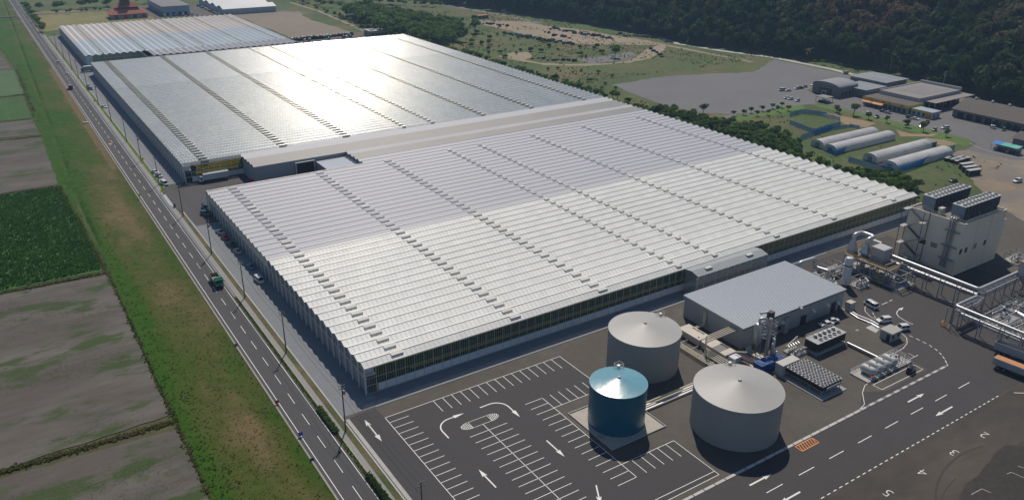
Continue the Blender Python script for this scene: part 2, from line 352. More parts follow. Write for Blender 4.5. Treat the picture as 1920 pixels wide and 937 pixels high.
def clumps(name, pts, size, tint, m, blades=4, h=1.0):
    """grass / leaf clumps: bent blades fanning out from a root"""
    n = len(pts); v = np.zeros((n, blades, 4, 3)); ang = nr.rand(n, blades) * 6.283; s = np.asarray(size)[:, None] * (.6 + .8 * nr.rand(n, blades))
    dx, dy = np.cos(ang), np.sin(ang); lean = .25 + .6 * nr.rand(n, blades); w = s * .3
    P = np.asarray(pts)[:, None, :]
    v[:, :, 0] = P + np.stack([-dy * w * .7, dx * w * .7, 0 * w], -1); v[:, :, 1] = P + np.stack([dy * w * .7, -dx * w * .7, 0 * w], -1)
    top = P + np.stack([dx * s * lean, dy * s * lean, s * h * (1 - .35 * lean)], -1)
    v[:, :, 2] = top + np.stack([dy * w, -dx * w, -.1 * s], -1); v[:, :, 3] = top + np.stack([-dy * w, dx * w, 0 * w], -1)
    f = np.arange(n * blades * 4).reshape(-1, 4); tt = np.repeat(np.asarray(tint), blades * 4)
    return npmesh(name, v.reshape(-1, 3), f, m, tint=tt)
N = 20000
u = nr.rand(N, 2); Y = 105 + 560 * u[:, 1] ** 2.0; X = 19 + 22.2 * u[:, 0]
keep = nr.rand(N) < .35 + .9 * (fbm(X * .2, Y * .2) - .3); X, Y = X[keep], Y[keep]
t = dryness(X, Y); sz = (.14 + .24 * nr.rand(len(X)) ** 2) * np.where(X < 27, 1.3, 1.)
stuff(link('verge_grass', clumps('verge_grass', np.stack([X, Y, vergez(X, Y)], -1), sz, t * .9 + .3 * nr.rand(len(X)) - .1, VERGE, 5, .42)))['label'] = 'tall grass and weeds on the roadside verge'
# weeds in the bare fields, thick in streaks along the furrows
N = 70000; X = -48 + 67 * nr.rand(N); Y = 102 + 163 * nr.rand(N)
pm = fbm(X * .028 + 3, Y * .1 + 2, 5) + .14 * np.exp(-((Y - 222) / 16) ** 2) + .10 * np.exp(-((Y - 150) / 10) ** 2); keep = (pm > .55 + .2 * nr.rand(N)) & (np.abs(Y - 172.6) > 4) & (X < 16 + 2 * nr.rand(N))
X, Y = X[keep], Y[keep]
stuff(link('field_weeds', clumps('field_weeds', np.stack([X, Y, 0 * X + F], -1), .08 + .16 * nr.rand(len(X)), nr.rand(len(X)) * .9, WEEDM, 4, .3)))['label'] = 'green weeds in streaks across the bare fields'
# the leafy crop
N = 16000; X = -45 + 64 * nr.rand(N); Y = 272 + 96 * nr.rand(N); X = np.round(X / .9) * .9 + nr.normal(0, .12, N)
keep = X < 20 - (Y - 270) * .04; X, Y = X[keep], Y[keep]
stuff(link('crop_plants', clumps('crop_plants', np.stack([X, Y, 0 * X + F], -1), .5 + .35 * nr.rand(len(X)), .75 * fbm(X * .08, Y * .08) + .2 * nr.rand(len(X)), CROPM, 4, .8)))['label'] = 'dense green crop rows in the field beside the verge'
# grassy bunds between the fields and along the verge
bx, by = [], []
for (p, q, n, wd) in (((-50, 174.5), (20, 172.7), 2600, .9), ((20.3, 100), (20, 268), 1300, .5), ((-50, 270.5), (20.5, 268), 1500, .7), ((19.8, 270), (16.6, 368), 1400, .8), ((-40, 370.5), (16.5, 369), 900, .8), ((-40, 462), (18, 457.5), 700, 1.1), ((-40, 498), (18, 497), 500, 1.5), ((-30, 563), (19, 563), 600, 1.6), ((19, 500), (20, 650), 1500, 1.5)):
    t = nr.rand(n); bx.append(p[0] + (q[0] - p[0]) * t + nr.normal(0, wd * .5, n)); by.append(p[1] + (q[1] - p[1]) * t + nr.normal(0, wd * .5, n))
X = np.concatenate(bx); Y = np.concatenate(by)
stuff(link('bund_grass', clumps('bund_grass', np.stack([X, Y, 0 * X + F], -1), .15 + .5 * nr.rand(len(X)) ** 2, .1 + .9 * fbm(X * .1, Y * .1) + .3 * (nr.rand(len(X)) - .5), VERGE, 5, .55)))['label'] = 'rough grass on the low bunds between fields'

# public road
road = struct(sheet('road', rect(41.8, 60, 49.2, 1500), 0., ASPH))
for x, y0, y1 in ((42.55, 60, 1100), (48.55, 60, 1100)):
    sheet('edge_line', rect(x - .08, y0, x + .08, y1), .012, PAINT, road)
d0 = MB().poly([(-.075, 0, 0), (.075, 0, 0), (.075, 5, 0), (-.075, 5, 0)]).mesh('lane_dash', PAINT)
for k in range(90): link('lane_dash', d0, road, (45.7, 93.8 + 10.0 * k, .012))
sheet('direction_mark', [(44.4, 420.8), (43.6, 422.5), (43.9, 423.5), (44.9, 423.5), (45.1, 421.5)], .014, PAINT_O, road)
struct(MB().box(41.35, 60, -.5, 41.75, 1000, .06).obj('road_edge_kerb', mat('edge_kerb', (.3, .28, .25), .9, var=.15)))
struct(sheet('road', [(-200, 930), (-200, 938), (400, 952), (400, 941)], -.005, ASPH))

# pavement strip east of the road: planting, sidewalk, grass, kerb
GRASS_S = mat('strip_grass', (.075, .14, .01), .95, var=.25, vsc=1.5, big=.15, bump=.1, bsc=3, col2=(.17, .14, .05), c2s=.2, c2lo=.5, c2hi=.7)
DRYG = mat('strip_dry', (.115, .1, .05), .95, var=.2, vsc=1.5, big=.15, bump=.08, bsc=3, col2=(.06, .085, .025), c2s=.1)
side = struct(MB().box(50.1, 60, -.2, 51.35, 318, .12).box(50.1, 336, -.2, 51.35, 800, .12).obj('sidewalk', WALKM))
struct(MB().box(49.95, 60, -.2, 50.1, 318, .15).box(49.95, 336, -.2, 50.1, 800, .15).obj('sidewalk_kerb', KERB))
struct(MB().box(52.7, 60, -.2, 53.1, 309, .16).box(52.7, 342, -.2, 53.0, 618, .16).obj('strip_kerb', KERB))
slab = MB().box(0, 0, -.2, 1.3, 2.1, .05).mesh('paving_slab', mat('light_slab', (.42, .43, .43), .8, var=.1))
for k in range(8): link('paving_slab', slab, side, (50.1, 318.6 + k * 2.16, 0))
struct(sheet('grass_strip', rect(51.35, 60, 52.7, 309), .06, DRYG)); struct(sheet('grass_strip', rect(51.35, 342, 52.7, 800), .06, GRASS_S))
struct(sheet('planting_strip', rect(49.2, 60, 49.95, 228), .05, GRASS_S)); struct(sheet('gutter', rect(49.2, 228, 49.95, 800), .003, CONC))
N = 2600; X = 49.25 + .65 * nr.rand(N); Y = 90 + 137 * nr.rand(N) ** 1.2
stuff(link('planting_grass', clumps('planting_grass', np.stack([X, Y, 0 * X + .05], -1), .16 + .16 * nr.rand(N), .05 + .4 * nr.rand(N), VERGE, 5, .4)))['label'] = 'green ground cover in the strip beside the road'

# site pavements
yard = struct(sheet('site_pavement', [(53.1, -60), (420, -60), (420, 60), (300, 156), (292, 156), (61.5, 152.3), (53.1, 152.3)], .0, ASPH_O))
apron = struct(sheet('greenhouse_apron', [(53.1, 152.3), (292, 152.3), (292, 160), (62.5, 160), (62.5, 306), (53.1, 306)], .02, CONC))
struct(sheet('entrance_yard', [(50.1, 318), (53.1, 309), (53.6, 292), (63, 292), (63, 306), (128, 306), (128, 345), (63, 345), (53, 342), (50.1, 336)], .035, mat('asphalt_entrance', (.068, .064, .066), .85, var=.08, vsc=.7, big=.1)))
struct(sheet('greenhouse_apron', rect(53.0, 345, 62.5, 612), .02, CONC)); struct(sheet('greenhouse_apron', rect(53.0, 606, 63, 790), .03, mat('far_apron', (.17, .165, .17), .85, var=.08, vsc=.5, big=.08)))
struct(MB().box(61.5, 151.9, -.1, 230, 152.2, .12).obj('apron_kerb', mat('apron_kerb', (.3, .32, .34), .85, var=.08)))
park = struct(sheet('car_park', [(54.2, -60), (97.3, -60), (97.3, 90.0), (112.5, 90.0), (112.5, 103.9), (97.3, 103.9), (97.3, 128.7), (112.4, 128.7), (112.2, 146.8), (61.4, 146.8), (61.2, 151.8), (54.2, 151.2)], .02, ASPH_N))
struct(sheet('site_pavement', [(97.3, 104), (100, 104), (100, 128.6), (97.3, 128.6)], .03, ASPH_O))
acc = struct(sheet('access_road', [(90, 73.6), (400, 73.6), (400, 92), (262, 100), (262, 150), (200.5, 150), (200.5, 119), (204, 108), (199, 101), (190, 100.5), (189.5, 90), (171, 90), (165.6, 92.9), (158.3, 88.2), (97.3, 88.2), (90, 88)], .024, mat('asphalt_access', (.048, .044, .045), .82, var=.08, vsc=.5, big=.12, bump=.012, bsc=10, st=(.5, 1, 1))))
load = struct(sheet('loading_yard', [(97, -60), (420, -60), (420, 73.4), (97, 73.4)], .012, ASPH_D))
struct(MB().box(53.3, 60, -.1, 54.2, 150.8, .15).obj('car_park_kerb', KERB))

def mk(name, pts, parent, m=PAINT, z=.045): return sheet(name, pts, z, m, parent)
def line(name, p, q, w, parent, m=PAINT, z=.045):
    p = np.array(p, float); q = np.array(q, float); d = (q - p) / np.linalg.norm(q - p); n = np.array([-d[1], d[0]]) * w / 2
    return mk(name, [tuple(p + n), tuple(p - n), tuple(q - n), tuple(q + n)], parent, m, z)
def arrow(p, q, parent, w=.32, hl=2.6, hw=1.15, both=False):
    p = np.array(p, float); q = np.array(q, float); d = (q - p) / np.linalg.norm(q - p); n = np.array([-d[1], d[0]])
    b = p + d * hl * (1 if both else 0)
    pts = [q, q - d * hl + n * hw / 2, q - d * hl * .86 + n * w / 2, b + n * w / 2]
    if both: pts += [p + d * hl + n * hw / 2, p, p + d * hl - n * hw / 2]
    pts += [b - n * w / 2, q - d * hl * .86 - n * w / 2, q - d * hl - n * hw / 2]
    return mk('arrow_mark', [tuple(a) for a in pts], parent)
def strip(name, path, w, parent, m=PAINT, z=.045, head=0.):
    P = [np.array(p, float) for p in path]; Lf, Rt = [], []
    for k, p in enumerate(P):
        d = P[min(k + 1, len(P) - 1)] - P[max(0, k - 1)]; d /= np.linalg.norm(d); n = np.array([-d[1], d[0]]) * w / 2; Lf.append(tuple(p + n)); Rt.append(tuple(p - n))
    mb = MB()
    for k in range(len(P) - 1): mb.poly([(*Lf[k], z), (*Rt[k], z), (*Rt[k + 1], z), (*Lf[k + 1], z)])
    if head:
        d = P[-1] - P[-2]; d /= np.linalg.norm(d); n = np.array([-d[1], d[0]]); e = P[-1]
        mb.poly([(*(e + n * .55), z), (*(e - n * .55), z), (*(e + d * head), z)])
    return mb.obj(name, m, parent)
def arc(c, r, a0, a1, n=12): return [(c[0] + r * math.cos(R(a0 + (a1 - a0) * k / n)), c[1] + r * math.sin(R(a0 + (a1 - a0) * k / n))) for k in range(n + 1)]
LW = .15
line('parking_line', (61.5, 40), (61.5, 146.9), LW, park)
line('parking_line', (61.4, 146.8), (112.2, 146.8), LW, park); line('parking_line', (112.2, 146.8), (112.4, 128.7), LW, park); line('parking_line', (97.3, 128.7), (112.4, 128.7), LW, park)
sl = MB().poly([(0, -.075, .045), (5, -.075, .045), (5, .075, .045), (0, .075, .045)]).mesh('stall_line', PAINT)
for k in range(22): link('stall_line', sl, park, (61.5, 144.5 - 2.48 * k, 0))
sy = MB().poly([(-.075, 0, .045), (.075, 0, .045), (.075, 5, .045), (-.075, 5, .045)]).mesh('stall_line', PAINT)
for k in range(15): link('stall_line', sy, park, (74.2 + 2.51 * k, 141.8, 0))
line('parking_line', (79.5, 132.3), (79.5, 77.6), LW, park)
sc_ = MB().poly([(-5, -.075, .045), (5, -.075, .045), (5, .075, .045), (-5, .075, .045)]).mesh('stall_line', PAINT)
for k in range(22): link('stall_line', sc_, park, (79.5, 129.7 - 2.48 * k, 0))
line('parking_line', (97.2, 133.5), (97.2, 99.0), LW, park)
for k in range(15): link('stall_line', sl, park, (92.1, 133.5 - 2.465 * k, 0))
for k in range(5): link('stall_line', sy, park, (99.6 + 2.5 * k, 128.7, .001))
for k in range(5): link('stall_line', sy, park, (100.0 + 2.51 * k, 98.9, .001))
line('parking_line', (97.3, 103.85), (112.5, 103.85), LW, park); line('parking_line', (112.5, 103.85), (112.5, 90.1), LW, park); line('parking_line', (80, 90.1), (112.5, 90.1), LW, park); line('parking_line', (94, 91.6), (112.4, 91.4), LW, park)
arrow((57.1, 139.1), (57.1, 148.7), park, both=True); arrow((70.5, 112.3), (70.4, 119.1), park); arrow((88.4, 119.4), (88.4, 112.6), park); arrow((88.4, 101.6), (85.4, 96.4), park, w=.3)
strip('arrow_mark', [(70.3, 132.0)] + [(70.3, 134.6)] + arc((73.7, 135.0), 3.4, 180, 95, 10) + [(75.2, 138.4)], .32, park, head=2.8)
strip('arrow_mark', [(82.3, 138.3)] + arc((84.9, 134.9), 3.4, 90, 0, 10) + [(88.3, 132.8)], .32, park, head=2.8)
for x0, cx_, s_ in ((76.9, 76.9, -1), (82.0, 82.0, 1)):
    strip('island_mark', [(cx_, 132.3)] + [(cx_ + s_ * 2.4 * math.cos(R(a)), 133.55 + 1.25 * math.sin(R(a))) for a in range(-80, 81, 16)] + [(cx_, 134.8), (cx_, 132.3)], .12, park)
    for k in range(5):
        xx = cx_ + s_ * (.1 + .42 * k); hh = 1.2 * math.sqrt(max(.05, 1 - ((xx + s_ * .25 - cx_) / 2.4) ** 2)); line('island_stripe', (xx, 133.55 - hh), (xx + s_ * .45, 133.55 + hh * .9), .17, park, z=.047)
line('island_mark', (76.9, 134.75), (82.0, 134.75), .12, park); line('island_mark', (76.9, 132.32), (82.0, 132.32), .12, park, z=.048)
# access road paint
for k in range(-3, 9): line('lane_dash', (116.5 + 10.13 * k - 10.13, 80.75), (121.5 + 10.13 * k - 10.13, 80.75), .2, acc)
PD = 1.97
for k in range(50): line('dotted_line', (95 + PD * k, 73.55), (95 + PD * (k + .5), 73.55), .22, acc)
arrow((115.3, 84.2), (122.1, 84.2), acc, w=.4); arrow((122.6, 77.2), (116.0, 77.2), acc, w=.4); arrow((171.2, 84.1), (178.0, 84.1), acc, w=.4); arrow((178.5, 77.15), (171.4, 77.15), acc, w=.4)
kb = MB().box(0, 87.95, -.1, 1.9, 88.6, .13)  .mesh('kerb_stone', mat('kerb_white', (.5, .49, .47), .8, var=.08)); kg = MB().box(1.92, 87.97, -.1, 3.2, 88.58, .12).mesh('kerb_gap', mat('kerb_grey', (.22, .22, .22), .9))
kl = MB().box(70, 87.95, -.1, 158.3, 88.6, .12).obj('kerb_line', mat('kerb_white', (.5, .49, .47), .8, var=.08)); struct(kl)
for k in range(11): link('kerb_stone', kb, kl, (158.6 + 3.35 * k, 0, 0)); link('kerb_gap', kg, kl, (158.6 + 3.35 * k, 0, 0))
jt = MB().box(0, 87.93, 0, .25, 88.62, .135).mesh('kerb_joint', mat('kerb_joint', (.12, .12, .12), .9))
for k in range(28): link('kerb_joint', jt, kl, (72 + 3.1 * k, 0, 0))
hp = [(133.9, 85.65), (139.7, 85.65), (139.7, 87.6), (133.9, 87.6)]
for a_, b_ in zip(hp, hp[1:] + hp[:1]): line('hatch_line', a_, b_, .2, acc, PAINT_O, .046)
for k in range(7): line('hatch_line', (134.2 + .78 * k, 85.75), (134.9 + .78 * k, 87.5), .2, acc, PAINT_O, .048)
strip('edge_line', [(158.3, 88.5), (161.5, 89.3), (165.4, 92.6), (168.6, 94.2), (170.3, 94.4)], .15, acc)
for a_, b_ in (((170.7, 90.8), (188.2, 90.7)), ((188.2, 90.7), (188.2, 93.3)), ((188.2, 93.3), (170.6, 93.3)), ((170.6, 93.3), (170.7, 90.8))): line('bay_line', a_, b_, .17, acc)
def zt(x, y): return (1560 + x / 5.858, 560 + y / 5.858)
strip('edge_line', [G(*zt(*p)) for p in ((685, 595), (780, 545), (825, 490), (820, 430), (760, 370), (640, 300), (520, 250), (420, 195), (365, 140), (360, 100), (385, 65))], .16, acc)
strip('arrow_mark', [G(*zt(*p)) for p in ((890, 282), (800, 240), (730, 195), (708, 160), (720, 132), (745, 118))], .22, acc, head=2.2)
for p, q in (((850, 403), (888, 420)), ((922, 435), (965, 457)), ((995, 470), (1035, 492)), ((1068, 507), (1098, 530)), ((1128, 546), (1158, 570)), ((1178, 590), (1203, 615)), ((1214, 632), (1236, 660)), ((1243, 675), (1258, 705)), ((1263, 715), (1274, 740)), ((470, 103), (520, 78), ), ((545, 65), (610, 38)), ((630, 28), (660, 12)), ((445, 155), (460, 175)), ((465, 190), (478, 208))):
    line('dotted_line', G(*zt(*p)), G(*zt(*q)), .22, acc)
line('edge_line', (231.0, 107.4), (230.3, 115.5), .18, acc); line('bay_line', G(*zt(838, 598)), G(*zt(912, 635)), .15, acc); line('bay_line', G(*zt(855, 662)), G(*zt(945, 618)), .15, acc)
line('edge_line', (197.2, 72.2), (208, 64.5), .22, load)
for k, (nx, ny) in enumerate(((137.7, 67.1), (149.8, 67.0), (162.0, 67.1), (174.1, 66.9))):
    fc = bpy.data.curves.new('digit', 'FONT'); fc.body = '5432'[k]; fc.size = 3.6; fc.align_x = 'CENTER'; fc.align_y = 'CENTER'; fc.offset = -.07
    fo = bpy.data.objects.new('digit', fc); COL.objects.link(fo)
    dm = bpy.data.meshes.new_from_object(fo); bpy.data.objects.remove(fo); dm.materials.clear(); dm.materials.append(PAINT)
    link('bay_number', dm, load, (nx, ny, .036), math.pi / 2)
for p, q in (((1845, 780), (1916, 812)), ((1845, 780), (1820, 790)), ((1680, 873), (1620, 905)), ((1680, 873), (1730, 895)), ((1880, 745), (1916, 757))):
    line('worn_line', G(1280 + p[0] / 2.994, 624 + p[1] / 2.994), G(1280 + q[0] / 2.994, 624 + q[1] / 2.994), .13, load, PAINT_W, .034)
TYRE = mat('tyre_mark', (.042, .036, .031), .8, var=.2, vsc=1.)
for k in range(5):
    c = (rnd.uniform(150, 215), rnd.uniform(22, 38)); r_ = rnd.uniform(24, 36); a0 = rnd.uniform(55, 110)
    strip('tyre_mark', arc(c, r_, a0, a0 + rnd.uniform(30, 70), 14), rnd.uniform(.2, .45), load, TYRE, .03 + .001 * k)
struct(sheet('coal_stain', [G(*p) for p in ((1800, 937), (1815, 905), (1850, 880), (1870, 850), (1895, 835), (1960, 830), (2050, 870), (2050, 990), (1850, 990))], .033, mat('coal_stain', (.038, .033, .029), .9, var=.25, vsc=.8), jit=.8, step=3.))
# small ground fittings
manh = MB().box(-.5, -.35, 0, .5, .35, .045).mesh('manhole_cover', mat('manhole', (.3, .3, .3), .8))
cov = thing('manhole_cover', 'pale square manhole cover in the yard beside the fan cooler', 'manhole', (*G(*zt(275, 345)), .0)); link('cover_plate', manh, cov)
# ------------------------------------------------------------------ greenhouses
PT, YN, EV, RI = 4.12, 157.8, 7.4, .9
XW, XE = 61.6, 290.6
RF_MILK = pane_mat('roof_milky_film', (.89, .89, .85), .5, .25, pane=(2.6, 4.12), jit=.01, cvar=.04, dirt=.3, dcol=(.78, .78, .78))
RF_GREY = mat('roof_grey_sheet', (.6, .6, .63), .55, var=.012, vsc=.3, big=.02, spec=.25)
RF_CREAM = mat('roof_cream_sheet', (.42, .4, .375), .5, spec=.2, var=.02, vsc=.2, big=.03, col2=(.38, .37, .36), c2s=.02)
RF_WHITE = mat('roof_white_strip', (.6, .6, .61), .55, spec=.15, var=.02)
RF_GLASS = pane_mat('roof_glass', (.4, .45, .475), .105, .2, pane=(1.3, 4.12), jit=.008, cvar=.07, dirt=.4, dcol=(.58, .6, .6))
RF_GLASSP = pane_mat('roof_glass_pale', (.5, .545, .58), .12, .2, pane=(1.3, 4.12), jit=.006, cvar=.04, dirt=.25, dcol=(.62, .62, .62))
RF_FARP = mat('roof_far_pale', (.47, .52, .55), .35, var=.03, vsc=.2); RF_FARB = mat('roof_far_beige', (.55, .5, .47), .5, var=.03, vsc=.2); RF_FARG = mat('roof_far_grey', (.36, .36, .38), .5, var=.04, vsc=.2)
ALU = mat('aluminium_bar', (.6, .6, .58), .3, metal=.7, var=.06, vsc=.8)
GALV = mat('galvanised_post', (.55, .56, .57), .5, metal=.35, var=.1, vsc=.8)
SCREEN = mat('vent_screen', (.55, .48, .35), .9, var=.15, vsc=1.); LIDW = mat('vent_lid_white', (.6, .6, .57), .6, spec=.2, var=.05); LIDG = mat('vent_lid_grey', (.5, .5, .53), .65, spec=.15, var=.04)
GLASS = glass_mat('wall_glass', (.88, .94, .92), .88); GLASSG = glass_mat('gable_glass', (.85, .9, .92), .6, .12)
PANELW = mat('wall_panel_white', (.62, .68, .72), .5, var=.08, vsc=.7, big=.08)
PANELG = mat('wall_panel_grey', (.27, .29, .32), .6, var=.08, vsc=.6); PANELD = mat('wall_band_dark', (.07, .065, .06), .5, var=.2); LEDGE = mat('ledge_white', (.6, .6, .6), .5, var=.06)
CURT = mat('gable_curtain', (.6, .56, .46), .8, var=.12, vsc=.7); YEL = mat('yellow_tape', (.8, .68, .01), .6, var=.08); HALLG = mat('hall_wall', (.3, .31, .34), .6, var=.04, vsc=.3); DARK = mat('dark_opening', (.02, .023, .03), .5, var=.1)
def mixin(M, node, fac, col):
    t = M.node_tree; o = t.nodes['Material Output']; src = o.inputs['Surface'].links[0].from_socket
    n = _n(t, node); n.inputs[0].default_value = (*col, 1); mx = _n(t, 'ShaderNodeMixShader'); mx.inputs[0].default_value = fac
    t.links.new(src, mx.inputs[1]); t.links.new(n.outputs[0], mx.inputs[2]); t.links.new(mx.outputs[0], o.inputs['Surface']); return M
mixin(YEL, 'ShaderNodeBsdfTranslucent', .55, (.85, .72, .02))
RF_MILK0 = mixin(pane_mat('roof_milky_film_clear', (.89, .89, .85), .5, .25, pane=(2.6, 4.12), jit=.01, cvar=.04, dirt=.2, dcol=(.78, .78, .78)), 'ShaderNodeBsdfTransparent', .12, (1, 1, 1))
RF_CLEAR = mixin(pane_mat('roof_clear_glass', (.45, .5, .52), .13, .25, pane=(1.3, 4.12), jit=.009, cvar=.06), 'ShaderNodeBsdfTransparent', .6, (1, 1, 1))
PLINTH = mat('plinth_concrete', (.3, .3, .3), .9, var=.1)

def span_mesh(x0, x1, mf, mb_):
    b = MB(); b.poly([(x0, 0, EV), (x1, 0, EV), (x1, PT / 2, EV + RI), (x0, PT / 2, EV + RI)], 0); b.poly([(x0, PT / 2, EV + RI), (x1, PT / 2, EV + RI), (x1, PT, EV), (x0, PT, EV)], 1)
    return b.mesh('roof_span', [mf, mb_])
def cap_mesh(x0, x1, m, r=.1): return MB().tube([(x0, PT / 2, EV + RI + .03), (x1, PT / 2, EV + RI + .03)], r, 8).mesh('ridge_cap', m, True)
def gut_mesh(x0, x1, m): return MB().tube([(x0, 0, EV + .02), (x1, 0, EV + .02)], .13, 8).mesh('gutter', m, True)
def bars_mesh(x0, x1, step, m, w=.06):
    b = MB(); x = x0 + step
    while x < x1:
        b.poly([(x - w / 2, 0, EV + .035), (x + w / 2, 0, EV + .035), (x + w / 2, PT / 2, EV + RI + .035), (x - w / 2, PT / 2, EV + RI + .035)]); x += step
    return b.mesh('glazing', m)
def vent_mesh(wd, lift, lid):
    h = wd / 2; yr, yl = 2.0, .95; zr = EV + RI + .07; zc = EV + RI * yl / 2.06; zl = zc + lift
    b = MB()
    b.poly([(-h, yl, zl), (h, yl, zl), (h, yr, zr), (-h, yr, zr)], 0)
    b.box(-h, yl - .06, zl - .08, h, yl, zl + .02, 0)
    b.poly([(-h, yl, zc), (h, yl, zc), (h, yl, zl), (-h, yl, zl)], 1)
    b.poly([(-h, yr, EV + RI), (-h, yl, zc), (-h, yl, zl), (-h, yr, zr)], 1); b.poly([(h, yl, zc), (h, yr, EV + RI), (h, yr, zr), (h, yl, zl)], 1)
    return b.mesh('roof_vent', [lid, SCREEN])
VCOL = ((71.0, 3.2), (106.1, 3.2), (136.3, 3.2), (166.4, 1.9), (182.0, 1.9), (211.2, 2.4), (241.5, 2.4), (276.8, 2.4))

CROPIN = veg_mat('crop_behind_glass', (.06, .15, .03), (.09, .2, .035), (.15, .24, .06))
# gable end pieces (local y 0..PT, at x = 0)
def truss_mesh():
    b = MB()
    for y, zt_ in ((.7, EV + .3), (2.06, EV + RI), (3.42, EV + .3)): b.beam((0, y, 4.85), (0, y, zt_), .07)
    for z in (5.6, 6.5, EV): b.beam((0, 0, z), (0, PT, z), .07)
    b.beam((0, 0, EV), (0, 2.06, EV + RI), .12); b.beam((0, 2.06, EV + RI), (0, PT, EV), .12); b.beam((0, 0, 5.6), (0, 2.06, EV), .06); b.beam((0, PT, 5.6), (0, 2.06, EV), .06)
    return b.mesh('gable_frame', LEDGE)
T_FRAME = truss_mesh()
gp = [(0, 0, 4.8), (0, PT, 4.8), (0, PT, EV), (0, 2.06, EV + RI), (0, 0, EV)]
T_GLASS = MB().poly(gp[::-1]).mesh('gable_pane', GLASSG); T_CURT = MB().poly(gp[::-1]).mesh('gable_curtain', CURT)
T_POST = MB().box(-.13, -.13, 0, .13, .13, EV).mesh('wall_post', LEDGE)
T_PAN = MB().box(0, .13, 0, .1, PT - .13, 3.9).mesh('wall_panel', PANELG); T_BAND = MB().box(.02, .13, 3.9, .12, PT - .13, 4.55).mesh('window_band', PANELD); T_LEDGE = MB().box(-.15, 0, 4.55, .2, PT, 4.8).mesh('ledge', LEDGE)
def west_wall(root, y, curtain):
    link('wall_post', T_POST, root, (XW, y, 0)); link('wall_panel', T_PAN, root, (XW + .45, y, 0)); link('window_band', T_BAND, root, (XW + .45, y, 0)); link('ledge', T_LEDGE, root, (XW + .2, y, 0))
    if curtain: link('gable_curtain', T_CURT, root, (XW + .02, y, 0))
    else: link('gable_pane', T_GLASS, root, (XW + .08, y, 0))
    link('gable_frame', T_FRAME, root, (XW, y, 0))
def gables(root, x, y0, n, m, wallz=0., name='gable_wall', face=-1):
    g = MB(); pts = [(0, 0, wallz), (0, PT, wallz), (0, PT, EV), (0, 2.06, EV + RI), (0, 0, EV)]; g.poly(pts[::-1] if face < 0 else pts); me = g.mesh(name, m)
    for k in range(n): link(name, me, root, (x, y0 + k * PT, 0))
def leafwall(name, x0, x1, y, z0, z1, n, m, tmul=1.):
    X = x0 + (x1 - x0) * nr.rand(n); Z = z0 + (z1 - z0) * nr.rand(n); s = .25 + .3 * nr.rand(n)
    c = np.stack([X, y + .35 * nr.rand(n), Z], -1)[:, None, :]; a = nr.rand(n) * 6.283
    u_ = np.stack([np.cos(a), .4 * (nr.rand(n) - .5), np.sin(a)], -1) * s[:, None]; w_ = np.stack([-np.sin(a), .6 * (nr.rand(n) - .5), np.cos(a)], -1) * (s * .6)[:, None]
    v = np.concatenate([c - u_[:, None] - w_[:, None], c + u_[:, None] - w_[:, None], c + u_[:, None] + w_[:, None], c - u_[:, None] + w_[:, None]], 1)
    return npmesh(name, v.reshape(-1, 3), np.arange(n * 4).reshape(-1, 4), m, tint=np.repeat(nr.rand(n), 4) * tmul)

# --- near greenhouse
gh = thing('greenhouse', 'long near greenhouse with milky and pale grey sawtooth roof beside the car park', 'greenhouse', (0, 0, 0), group='greenhouses on the site')
mk_ = span_mesh(XW, XE, RF_MILK, RF_MILK); gy_ = span_mesh(XW, XE, RF_GREY, RF_GREY)
mk0_ = span_mesh(XW, XE, RF_MILK0, RF_MILK0); CAPW = mat('ridge_cap_pale', (.74, .73, .68), .3, metal=.15, var=.05, spec=.5); cp_ = cap_mesh(XW, XE, CAPW, .1); cg_ = cap_mesh(XW, XE, mat('ridge_grey', (.48, .48, .51), .45, metal=.1, var=.05), .09); gt_ = gut_mesh(XW, XE, CAPW); br_ = bars_mesh(XW, XE, 1.31, mat('glazing_bar', (.5, .5, .46), .35, var=.05), .085)
vA = {w_: vent_mesh(w_, .4, LIDW) for w_ in (3.2, 1.9, 2.4)}; vB = {w_: vent_mesh(w_, .24, LIDG) for w_ in (3.2, 1.9, 2.4)}
vmB = {w_: vent_mesh(w_, .3, LIDW) for w_ in (3.2, 1.9, 2.4)}
for k in range(36):
    y = YN + k * PT; milk = k < 18
    s = link('roof_span', (mk0_ if k == 0 else mk_) if milk else gy_, gh, (0, y, 0)); link('ridge_cap', cp_ if milk else cg_, s); link('gutter', gt_, s)
    if milk: stuff(link('glazing', br_, s))
    for (vx, vw) in VCOL:
        vm = vA[vw] if milk else (vmB[vw] if rnd.random() < .12 else vB[vw])
        link('roof_vent', vm, gh, (vx + rnd.uniform(-.05, .05), y, 0))
    west_wall(gh, y, not milk)
    if k == 35: link('wall_post', T_POST, gh, (XW, y + PT, 0))
# front glass wall
bay, xb0 = 2.62, 64.55; nb = 86
W_POST = MB().box(-.07, -.09, 0, .07, .09, EV - .1).mesh('wall_post', GALV); W_PAN = MB().box(.08, -.02, .28, bay - .08, .04, 2.36).mesh('wall_panel', PANELW)
W_PANE = MB().poly([(.08, 0, 2.5), (bay - .08, 0, 2.5), (bay - .08, 0, 7.1), (.08, 0, 7.1)]).mesh('wall_pane', GLASS)
mb = MB()
for q in range(1, 4): mb.box(bay * q / 4 - .03, -.04, 2.5, bay * q / 4 + .03, .03, 7.1)
W_MUL = mb.mesh('mullion', ALU)
for k in range(nb + 1):
    x = xb0 + k * bay
    link('wall_post', W_POST, gh, (x, YN, 0))
    if k < nb: link('wall_panel', W_PAN, gh, (x, YN, 0)); p_ = link('wall_pane', W_PANE, gh, (x, YN + .03, 0)); link('mullion', W_MUL, p_)
XF = xb0 + nb * bay
mb = MB()
for z, h in ((2.43, .07), (4.45, .06), (7.2, .12)): MB().box(XW, YN - .14, z - h, XF, YN - .05, z + h).obj('wall_rail', ALU, gh)
